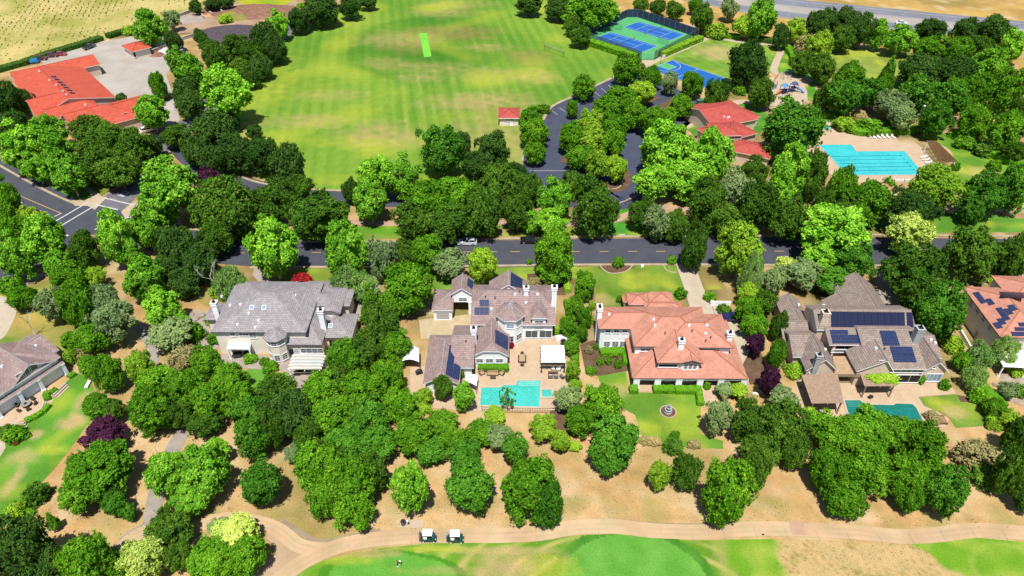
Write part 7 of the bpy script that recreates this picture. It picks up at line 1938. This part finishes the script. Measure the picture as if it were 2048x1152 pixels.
# ------------------------------------------------------------------ VEHICLES
tyre = mat('tyre_rubber', (.012, .012, .013), (.02, .02, .02), 4, .9); rim = mat('wheel_rim', (.55, .56, .58), (.4, .4, .42), 3, .3, metal=.7); cglass = glassm('car_glass', (.012, .016, .022), .05)
def paint(name, c): 
    if name in MATS: return MATS[name]
    m, n, l, p = nodes(name); p.inputs['Base Color'].default_value = (*c, 1); p.inputs['Roughness'].default_value = .25; p.inputs['Coat Weight'].default_value = .6; p.inputs['Metallic'].default_value = .15; MATS[name] = m; return m
def car(px, py, rz, col, label, kind='sedan', z=.06, cat='car', L=4.6, W=1.84, name='parked_car'):
    r = empty(name, G(px, py)+Vector((0, 0, z)), rz, label, cat)
    H = {'sedan': 1.45, 'suv': 1.78, 'pickup': 1.8, 'hatch': 1.5}[kind]; h = L/2
    low = {'sedan': [(-h, .35), (-h, .78), (-h*.93, .92), (-h*.62, .98), (h*.38, .98), (h*.90, .80), (h, .62), (h*.99, .32)], 'hatch': [(-h, .35), (-h*.99, .9), (-h*.90, 1.02), (h*.38, .98), (h*.90, .80), (h, .62), (h*.99, .32)],
           'suv': [(-h, .42), (-h, 1.0), (-h*.96, 1.12), (h*.45, 1.1), (h*.95, .95), (h, .7), (h*.99, .40)], 'pickup': [(-h, .5), (-h, 1.1), (h*.45, 1.12), (h*.96, 1.0), (h, .75), (h*.99, .45)]}[kind]
    top = {'sedan': [(-h*.66, .97), (-h*.40, H-.04), (-h*.05, H), (h*.12, H-.06), (h*.44, .97)], 'hatch': [(-h*.92, 1.0), (-h*.74, H-.1), (-h*.2, H), (h*.12, H-.06), (h*.46, .97)],
           'suv': [(-h*.95, 1.1), (-h*.86, H-.06), (0, H), (h*.16, H-.08), (h*.46, 1.09)], 'pickup': [(-h*.30, 1.1), (-h*.24, H-.04), (h*.08, H), (h*.22, H-.1), (h*.46, 1.1)]}[kind]
    def loft(M_, prof, w0, w1, zs):      # side profile swept across the width, narrowing upwards
        n = len(prof); zmin = min(p[1] for p in prof); zmax = max(p[1] for p in prof); vs = []
        for s in (-1, 1):
            for x, zz in prof: t = (zz-zmin)/(zmax-zmin); vs.append((x, s*(w0+(w1-w0)*t)/2, zz))
        M_.add(vs, [tuple(range(n)), tuple(range(n, 2*n))[::-1]]+[(n+i, n+(i+1) % n, (i+1) % n, i) for i in range(n)])
    b = MB(); loft(b, low, W, W*.94, 0); me = b.build('body', col, r)
    b = MB(); loft(b, top, W*.90, W*.70, 0); b.build('windows', cglass, r)
    b = MB(); tz = max(p[1] for p in top); xs = [p[0] for p in top if p[1] > tz-.2]; b.box(((min(xs)+max(xs))/2, 0, tz+.012), (max(xs)-min(xs), W*.70, .05)); 
    for s in (-1, 1):
        for x0, z0, x1, z1 in ((top[0][0], top[0][1], top[1][0], top[1][1]), (top[-1][0], top[-1][1], top[-2][0], top[-2][1]), (top[2][0], low[1][1]+.05, top[2][0], tz)):
            k0 = W*.90/2+.004; k1 = W*.70/2+.01; b.tube([(x0, s*k0, z0), (x1, s*k1, z1)], .045, 4)
    b.build('roof', col, r)
    if kind == 'pickup': b = MB(); b.box((-h*.64, 0, 1.125), (h*.62, W*.74, .03)); b.build('load_bed', m_dark, r)
    wr = .33 if kind in ('sedan', 'hatch') else .39
    for x in (-h*.62, h*.64):
        for s in (-1, 1):
            R = Matrix.Translation((x, s*(W/2-.10), wr)) @ Matrix.Rotation(math.pi/2, 4, 'X')
            w_ = MB(); w_.lathe([(wr*.62, -.11), (wr*.97, -.11), (wr, -.06), (wr, .06), (wr*.97, .11), (wr*.62, .11)], (0, 0, 0), 16); w_.v = [tuple(R@Vector(v)) for v in w_.v]; wo = w_.build('wheel', tyre, r)
            w_ = MB(); w_.lathe([(wr*.62, -.12), (wr*.62, .12)], (0, 0, 0), 12); w_.v = [tuple(R@Vector(v)) for v in w_.v]; w_.build('rim', rim, wo)
    for s in (-1, 1):
        b = MB(); b.box((h*.965, s*W*.36, .70 if kind in ('sedan', 'hatch') else .84), (.16, .36, .14)); b.build('headlight', m_glassb, r)
        b = MB(); b.box((-h*.985, s*W*.38, .80), (.08, .3, .16)); b.build('tail_light', mat('red_lens', (.25, .01, .01)), r)
        b = MB(); b.box((h*.36, s*(W/2+.06), 1.0), (.14, .18, .12)); b.build('wing_mirror', col, r)
    return r
silver = paint('silver_paint', (.60, .63, .66)); blk = paint('black_paint', (.012, .013, .018)); navy_ = paint('navy_paint', (.008, .012, .10)); whp = paint('white_paint', (.78, .8, .82)); drk = paint('dark_grey_paint', (.05, .055, .06)); redp = paint('red_paint', (.35, .03, .03)); blup = paint('blue_paint', (.03, .14, .40))
car(935, 488, math.pi, silver, 'silver hatchback parked on the street under the dark trees', 'hatch'); car(1062, 485, math.pi, blk, 'black double cab pickup parked on the street in tree shade', 'pickup', L=5.4, W=1.95, name='parked_pickup')
car(1459, 639, math.pi, navy_, 'dark blue sedan parked beside the terracotta house', 'sedan', L=5.0, W=1.95); car(1802, 48.5, -.14, whp, 'white car driving on the highway', 'sedan', .06, L=4.9, name='moving_car')
car(180, 97, 1.2, drk, 'dark pickup parked on the pale yard by the vineyard hedge', 'pickup', L=5.2, name='parked_pickup'); car(156, 157, 2.0, blk, 'black pickup beside the garage opening of the long red roofed building', 'pickup', L=5.0, name='parked_pickup')
car(1380, 231, 2.6, navy_, 'blue car half under the round tree in the car park', 'hatch'); car(297, 263, .5, whp, 'white car under the trees by the arched entrance', 'hatch'); car(333, 196, .9, blk, 'dark car in tree shade at the yard\'s edge', 'suv', L=4.8)
car(106, 114, .2, mat('maroon_paint', (.12, .04, .05)), 'maroon utility vehicle by the vineyard hedge, left of the red one', 'suv', L=4, cat='utility vehicle', name='utility_vehicle'); car(124, 111, .2, redp, 'red utility vehicle by the vineyard hedge', 'hatch', L=3.6, cat='utility vehicle', name='utility_vehicle'); car(84, 120, .2, mat('maroon_paint', (.12, .04, .05)), 'dark maroon vehicle beside the blue tarpaulin', 'suv', L=4, cat='utility vehicle', name='utility_vehicle')
r = empty('covered_trailer', G(70, 126), .3, 'trailer under a bright blue tarpaulin by the vineyard hedge', 'trailer'); b = MB(); b.box((0, 0, .4), (3.4, 1.9, .3)); b.build('chassis', dkm, r); b = MB(); b.box((0, 0, 1.1), (3.3, 1.9, 1.1), 0, .7); b.build('tarpaulin', mat('blue_tarpaulin', A(60, 160, 220), A(40, 130, 200)), r)
for s in (-1, 1): b = MB(); b.tube([(0, s*.95, .35), (0, s*1.1, .35)], .33, 12); b.build('wheel', tyre, r)
# red tractor with loader
r = empty('tractor', G(349, 49), .3, 'red tractor with a loader standing on the dirt yard', 'tractor'); b = MB(); b.box((.6, 0, 1.1), (1.9, .8, .7)); b.box((-.5, 0, 1.0), (1.2, 1.0, .5)); b.build('body', redp, r); b = MB(); b.box((-.5, 0, 1.9), (1.1, 1.2, .9), 0, .85); b.build('cab', cglass, r); b = MB(); b.box((-.5, 0, 2.4), (1.2, 1.3, .1)); b.build('cab_roof', redp, r)
for x, rr in ((-.8, .75), (1.2, .5)):
    for s in (-1, 1): b = MB(); b.tube([(x, s*.6, rr), (x, s*.98, rr)], rr, 14); b.build('wheel', tyre, r)
b = MB(); b.box((2.6, 0, .5), (.5, 1.9, .6)); b.tube([(.3, .55, 1.5), (1.6, .55, 1.6), (2.5, .55, .6)], .07, 5); b.tube([(.3, -.55, 1.5), (1.6, -.55, 1.6), (2.5, -.55, .6)], .07, 5); b.build('loader', redp, r)
r = empty('refuse_skip', G(1402, 221), .5, 'blue recycling container at the end of the car park', 'container'); b = MB(); b.box((0, 0, .65), (2.0, 1.4, 1.3), 0, 1.08); b.build('container', blup, r); b = MB(); b.box((0, 0, 1.36), (2.2, 1.55, .1)); b.build('lid', blup, r)
r = empty('refuse_skip', G(1400, 209), .5, 'green container behind the blue recycling container', 'container'); b = MB(); b.box((0, 0, .8), (2.4, 1.5, 1.6), 0, 1.04); b.build('container', mat('green_paint', (.05, .16, .08)), r); b = MB(); b.box((0, 0, 1.66), (2.6, 1.6, .1)); b.build('lid', mat('green_paint', (.05, .16, .08)), r)
# storage bays and heaps in the yard
def heap(px, py, rx, ry, h, m, label, seed, rz=0, name='heap'):
    P = G(px, py); n = 22; vs = []; fs = []
    for j in range(n+1):
        for i in range(n+1):
            u, v = i/n*2-1, j/n*2-1; r_ = math.hypot(u, v)*1.08; hh = max(0, 1-r_**1.6)*h*(.75+.6*nz(u*2, v*2, 1.2, seed))+nz(u*6, v*6, 1, seed)*.10*h*(r_ < .95); vs.append((u*rx, v*ry, max(-.05, hh) if r_ < 1 else -.06))
    fs = [(j*(n+1)+i, j*(n+1)+i+1, (j+1)*(n+1)+i+1, (j+1)*(n+1)+i) for j in range(n) for i in range(n)]
    b = MB(); b.add(vs, fs); return tag(b.build(name, m, None, (P.x, P.y, .03), rz, True), label, 'heap')
dm = mat('dark_mulch', A(112, 98, 108), A(84, 72, 84), 1.2, .95, A(140, 126, 132), 3); brm = mat('brown_soil', A(178, 132, 110), A(140, 98, 82), .8, .95, A(196, 156, 130), 2.5)
heap(458, 68, 15, 13, 2.6, dm, 'wide heap of dark grey mulch left of the road', 3); heap(520, 24, 24, 12, 3.0, brm, 'long heap of brown soil at the top of the dirt yard', 5); heap(470, 32, 9, 9, 1.8, mat('yellow_green_heap', A(176, 168, 84), A(150, 140, 70), 1), 'yellowish green heap in the dirt yard', 7, name='heap'); heap(424, 22, 7, 9, 1.6, brm, 'small brown heap in the rightmost storage bay', 8); heap(338, 104, 7, 5, 1.8, mat('white_gravel', A(240, 236, 236), A(224, 218, 216), 1), 'white gravel heap right of the small shed', 9); heap(318, 108, 5, 4, 1.0, brm, 'flat brown heap between the shed and the white gravel', 10); heap(412, 28, 5, 6, 1.0, mat('orange_sand', A(236, 186, 126)), 'flat orange sand heap in a storage bay', 12); heap(378, 38, 8, 7, 1.0, mat('grey_sand', A(200, 188, 176)), 'flat grey heap in the leftmost storage bay', 13)
def bay(a, c, label, m=None, h=1.8):
    A_, C_ = G(*a), G(*c); d = C_-A_; r = empty('bay_wall', (A_+C_)/2, math.atan2(d.y, d.x), label, 'wall'); b = MB(); b.box((0, 0, h/2), (d.length, .5, h)); b.build('wall', m or mat('block_concrete', A(190, 160, 140), A(168, 140, 122)), r); b = MB(); b.box((0, 0, h+.03), (d.length+.1, .6, .06)); b.build('wall_cap', conc2, r)
bay((302, 110), (338, 97), 'low brown concrete wall right of the small shed'); bay((330, 122), (368, 108), 'low brown concrete wall below the white gravel heap'); gb = mat('grey_block', A(206, 204, 206), A(186, 184, 186))
bay((358, 34), (384, 24), 'grey wall behind the leftmost storage bay', gb, 1.2); bay((400, 24), (408, 38), 'grey divider left of the orange sand', gb, 1.2); bay((412, 22), (426, 32), 'grey divider right of the orange sand', gb, 1.2); bay((434, 14), (446, 28), 'grey divider at the right of the storage bays', gb, 1.2); bay((366, 80), (388, 73), 'grey wall left of the dark mulch heap', gb, 1.2)

# golf carts
gp = paint('dark_green_paint', (.010, .055, .045)); beige = mat('beige_vinyl', (.62, .58, .50), (.55, .5, .44), 2, .6)
def cart(px, py, label, i):
    r = empty('golf_cart', G(px, py)+Vector((0, 0, .06)), 0, label, 'golf cart', 'golf carts on the cart path'); b = MB()
    for s in (-1, 1): pass
    prof = [(-1.15, .28), (-1.18, .62), (-1.0, .78), (-.45, .80), (-.35, .34), (.35, .34), (.55, .72), (.75, .86), (1.05, .74), (1.2, .45), (1.15, .26)]; n = len(prof)
    b.add([(x, s*.58, z) for s in (-1, 1) for x, z in prof], [tuple(range(n)), tuple(range(n, 2*n))[::-1]]+[(n+k, n+(k+1) % n, (k+1) % n, k) for k in range(n)]); b.build('body', gp, r)
    b = MB(); b.box((-.48, 0, .88), (.5, 1.08, .16)); b.build('seat', beige, r); b = MB(); b.box((-.74, 0, 1.12), (.12, 1.08, .40)); b.build('backrest', beige, r)
    b = MB(); b.box((-.12, 0, 1.86), (1.45, 1.18, .06)); b.box((-.12, 0, 1.91), (1.35, 1.08, .06), 0, .94); b.build('canopy', m_white, r)
    for x, x2 in ((-.82, -.80), (.72, .50)):
        for s in (-1, 1): b = MB(); b.tube([(x, s*.52, .7), (x2, s*.52, 1.86)], .025, 5); b.build('canopy_post', dkm, r)
    b = MB(); b.tube([(.55, .25, .8), (.30, .25, 1.05)], .025, 5); b.lathe([(.16, 1.03), (.17, 1.07)], (.27, .25, 0), 12); b.build('steering_wheel', dkm, r)
    b = MB(); b.add([(.70, -.5, .84), (.70, .5, .84), (.52, .5, 1.8), (.52, -.5, 1.8), (.72, -.5, .84), (.72, .5, .84), (.54, .5, 1.8), (.54, -.5, 1.8)], [(0, 1, 2, 3), (7, 6, 5, 4), (0, 3, 7, 4), (1, 5, 6, 2)]); b.build('windscreen', m_glassb, r)
    for x in (-.78, .78):
        for s in (-1, 1):
            b = MB(); b.tube([(x, s*.42, .23), (x, s*.62, .23)], .23, 14); wo = b.build('wheel', tyre, r); b = MB(); b.tube([(x, s*.615, .23), (x, s*.64, .23)], .14, 10); b.build('rim', m_white, wo)
    for s in (-1, 1): b = MB(); b.lathe([(.07, -.03), (.08, .05)], (1.08, s*.38, .66), 8); b.build('headlight', m_white, r)
    b = MB(); b.box((-1.3, 0, .45), (.3, 1.0, .06)); b.tube([(-1.15, -.5, 1.0), (-1.15, .5, 1.0)], .02, 4); b.build('bag_rack', dkm, r)
    for s, mm, nm in ((.27, (mat('purple_bag', (.05, .03, .16)), mat('grey_bag', (.35, .35, .4)))[i], 'far side'), (-.27, (mat('pink_bag', (.35, .10, .25)), mat('purple_bag', (.05, .03, .16)))[i], 'near side')):
        g = empty('golf_bag', G(px, py)+Vector((-1.32, s, .55)), 0, f"{('purple', 'grey', 'pink', 'dark purple')[(0 if s > 0 else 2)+i]} golf bag on the {nm} of the {('left', 'right')[i]} golf cart's rack", 'golf bag', 'golf bags on the carts')
        b = MB(); b.lathe([(.13, 0), (.14, .3), (.13, .85), (.15, .88)], (0, 0, 0), 10); b.build('bag', mm, g)
        for k in range(5): b = MB(); a = k*1.26; b.tube([(.06*math.cos(a), .06*math.sin(a), .8), (.09*math.cos(a), .09*math.sin(a), 1.12)], .01, 4); b.box((.10*math.cos(a), .09*math.sin(a), 1.14), (.08, .04, .05)); b.build('club', steel, g)
cart(858, 1079.5, 'left of the two dark green golf carts with white canopy', 0); cart(912.5, 1081, 'right of the two dark green golf carts with white canopy', 1)

# ------------------------------------------------------------------ the golfer, putting
def skinmesh(name, chains, m, parent, sub=1):
    """chains of (point, radius) sharing points where they meet -> one continuous skinned mesh"""
    vs = []; es = []; rs = []; idx = {}
    for ch in chains:
        last = None
        for p, r in ch:
            k = tuple(round(c, 4) for c in p)
            if k not in idx: idx[k] = len(vs); vs.append(p); rs.append(r)
            if last is not None: es.append((last, idx[k]))
            last = idx[k]
    me = bpy.data.meshes.new(name); me.from_pydata(vs, es, []); o = bpy.data.objects.new(name, me); COL.objects.link(o); md = o.modifiers.new('s', 'SKIN'); md.use_smooth_shade = True
    for i, s in enumerate(me.skin_vertices[0].data): s.radius = (rs[i], rs[i]); s.use_root = (i == 0)
    m2 = o.modifiers.new('d', 'SUBSURF'); m2.levels = sub; m2.render_levels = sub
    dg = bpy.context.evaluated_depsgraph_get(); ev_ = bpy.data.meshes.new_from_object(o.evaluated_get(dg)); bpy.data.objects.remove(o)
    ev_.materials.clear(); ev_.materials.append(m); ev_.name = name; ev_.polygons.foreach_set('use_smooth', [True]*len(ev_.polygons)); return link(name, ev_, parent)
def golfer():
    r = empty('person', G(796, 1131)+Vector((0, 0, .02)), -.5, 'golfer in white cap and black shirt bending over a putt on the green', 'person')
    skin = mat('skin', (.42, .24, .16), (.38, .21, .14), 3, .6); shirt = mat('black_shirt', (.015, .015, .017)); pants = mat('dark_trousers', (.03, .03, .035)); 
    pel = (0, 0, .93); ch = (.22, 0, 1.30); nk = (.33, 0, 1.44)
    body = [[(pel, .14), ((.10, 0, 1.1), .13), (ch, .15), (nk, .06), ((.40, 0, 1.50), .07)]]
    for s in (-1, 1):
        body.append([(pel, .14), ((.02, s*.12, .86), .10), ((.06, s*.16, .50), .065), ((-.02, s*.17, .12), .045), ((-.02, s*.17, .05), .05), ((.13, s*.19, .035), .04)])
        el = (.42, s*.16, 1.06); wr = (.50, s*.035, .84)
        body.append([(ch, .15), ((.24, s*.19, 1.33), .06), (el, .042), (wr, .028), ((.51, s*.03, .79), .032)])
        for k in range(4): y = s*.03; body.append([((.51, s*.03, .79), .032), ((.535+.004*k, y+s*.002*k, .775-.018*k), .009), ((.55, y*.3, .765-.018*k), .008), ((.535, -y*.3, .76-.018*k), .007)])
        body.append([((.51, s*.03, .79), .032), ((.525, s*.004, .80), .010), ((.54, -s*.012, .785), .008)])
    b = skinmesh('body', body, skin, r)
    sh = [[((.02, 0, 1.0), .155), ((.10, 0, 1.12), .15), (ch, .17), ((.31, 0, 1.41), .08)]]+[[(ch, .17), ((.24, s*.19, 1.33), .075), ((.34, s*.19, 1.19), .06)] for s in (-1, 1)]
    skinmesh('shirt', sh, shirt, r)
    tr = [[(pel, .155), ((0, 0, 1.0), .15)]]+[[(pel, .155), ((.02, s*.12, .86), .115), ((.06, s*.16, .50), .08), ((-.02, s*.17, .10), .06)] for s in (-1, 1)]
    skinmesh('trousers', tr, pants, r)
    hd = MB(); hd.lathe([(.02, -.13), (.07, -.11), (.088, -.03), (.092, .04), (.07, .10), (.02, .125)], (0, 0, 0), 14, 1.1, .9); M_ = Matrix.Translation((.45, 0, 1.58)) @ Matrix.Rotation(.75, 4, 'Y'); hd.box((.1, 0, -.01), (.035, .03, .04)); hd.box((.01, .09, 0), (.03, .02, .05)); hd.box((.01, -.09, 0), (.03, .02, .05)); hd.v = [tuple(M_@Vector(v)) for v in hd.v]; hd.build('head', skin, r, smooth=True)
    fc = MB(); fc.box((.094, .032, .02), (.012, .022, .012)); fc.box((.094, -.032, .02), (.012, .022, .012)); fc.box((.09, 0, -.06), (.012, .045, .01)); fc.v = [tuple(M_@Vector(v)) for v in fc.v]; fc.build('face_features', m_dark, r)
    cp = MB(); cp.lathe([(.105, .03), (.108, .07), (.08, .13), (.02, .15)], (0, 0, 0), 14, 1.08, .95); cp.box((.14, 0, .045), (.12, .15, .015)); cp.v = [tuple(M_@Vector(v)) for v in cp.v]; cp.build('cap', m_white, r)
    for s in (-1, 1): q = MB(); q.box((.04, s*.18, .04), (.29, .10, .08), 0, .8); q.build('shoe', m_white, r)
    R = r.matrix_world; c = empty('golf_club', G(796, 1131)+Vector((0, 0, .02)), -.5, 'putter held by the golfer', 'golf club'); q = MB(); q.tube([(.535, 0, .88), (.58, 0, .04)], .009, 5); q.build('shaft', steel, c); q = MB(); q.box((.62, 0, .03), (.05, .11, .03)); q.build('club_head', dkm, c)
    bq = MB(); bq.lathe([(.005, -.02), (.018, -.012), (.021, 0), (.018, .012), (.005, .02)], (0, 0, 0), 8); tag(bq.build('golf_ball', m_white, None, G(802, 1133)+Vector((0, 0, .04))), 'white golf ball in front of the golfer\'s putter', 'golf ball')
golfer()
# flower and rock details
rk = mat('boulder', A(206, 186, 172), A(170, 148, 136), 1.5, .9, bump=.3)
def rock(px, py, s, label):
    rg = random.Random(int(px*7+py)); bm = bmesh.new(); bmesh.ops.create_icosphere(bm, subdivisions=2, radius=1)
    for v in bm.verts: v.co *= 1+.25*noise.noise(v.co*1.3+Vector((px, py, 0))); v.co.z *= .6; v.co.x *= 1.2
    me = bpy.data.meshes.new('boulder'); bm.to_mesh(me); bm.free(); me.materials.append(rk); tag(link('boulder', me, None, G(px, py)+Vector((0, 0, s*.25)), rg.random()*6, (s, s, s)), label, 'boulder', 'boulders in the gardens')
for x, y, s, l in ((402, 633, .8, 'largest pale boulder on the grey roofed house\'s left terrace'), (392, 640, .6, 'pale boulder left of the largest terrace boulder'), (385, 630, .5, 'small boulder at the left terrace\'s upper edge'), (163, 738, .5, 'boulder by the veranda house\'s garden path'), (172, 748, .4, 'small boulder right of the garden path boulder'), (958, 738, .4, 'small boulder left of the clipped hedge'), (1450, 815, .5, 'boulder at the garden steps'), (1455, 790, .4, 'pale boulder by the front walk\'s right side'), (1990, 770, .5, 'boulder by the villa\'s curved bed')): rock(x, y, s, l)

# ------------------------------------------------------------------ small growth nobody could count
def tufts(name, label, cat, pts, m, size, seed):
    rg = random.Random(seed); b = MB()
    for P in pts:
        s = size*rg.uniform(.5, 1.3)
        for k in range(3):
            a = rg.random()*math.pi; d = Vector((math.cos(a), math.sin(a), 0))*s; t = Vector((rg.uniform(-.3, .3), rg.uniform(-.3, .3), 1))*s*.9
            b.add([P-d*.5, P+d*.5, P+d*.7+t, P-d*.7+t], [(0, 1, 2, 3)])
    me = b.mesh(name, m); at = me.attributes.new('leafrnd', 'FLOAT', 'FACE'); at.data.foreach_set('value', [rg.random() for _ in me.polygons])
    return tag(link(name, me), label, cat, kind='stuff')
def inpoly(x, y, poly):
    c = False; j = len(poly)-1
    for i in range(len(poly)):
        (xi, yi), (xj, yj) = poly[i], poly[j]
        if (yi > y) != (yj > y) and x < (xj-xi)*(y-yi)/(yj-yi)+xi: c = not c
        j = i
    return c
rg = random.Random(4); VF = [(-60, 150), (105, 98), (200, 70), (262, 52), (330, 30), (375, 12), (430, -20), (-100, -40)]
pts = []
for i in range(-80, 110):
    for j in range(-90, 120):
        u = i*2.3+rg.uniform(-.3, .3); v = j*1.7+rg.uniform(-.6, .6); x = -150+u*math.cos(.32)-v*math.sin(.32); y = 285+u*math.sin(.32)+v*math.cos(.32)
        if y > 100 and rg.random() < .62+nz(x, y, .05, 40)*1.4:
            p = PX((x, y, 0))
            if inpoly(p[0], p[1], VF): pts.append(Vector((x, y, 0)))
tufts('young_vines', 'rows of small green vines and weeds across the dry field', 'vines', pts, mat_leaf('vine_leaves', A(140, 164, 74), A(186, 196, 104), .4), .42, 1)
pts = []
DZ = [[(850, 900), (1140, 890), (1160, 900), (1400, 905), (1560, 960), (1640, 1030), (2048, 1040), (2048, 1058), (1250, 1040), (900, 1055), (720, 1070), (600, 1050), (600, 960)], [(100, 1000), (250, 900), (360, 840), (520, 850), (600, 960), (560, 1030), (400, 1030), (280, 1070), (120, 1100), (30, 1050)], [(1560, 1085), (1880, 1092), (1850, 1152), (1540, 1152)]]
for _ in range(9000):
    x, y = rg.uniform(0, 2048), rg.uniform(840, 1152)
    if any(inpoly(x, y, d) for d in DZ) and nz(x, y, .02, 3)+rg.random()*.6 > .25: pts.append(G(x, y))
tufts('dry_grass', 'short dry straw coloured grass on the bare slope above the cart path', 'grass', pts, mat_leaf('straw', A(222, 196, 134), A(192, 180, 110), .4, .1), .11, 2)
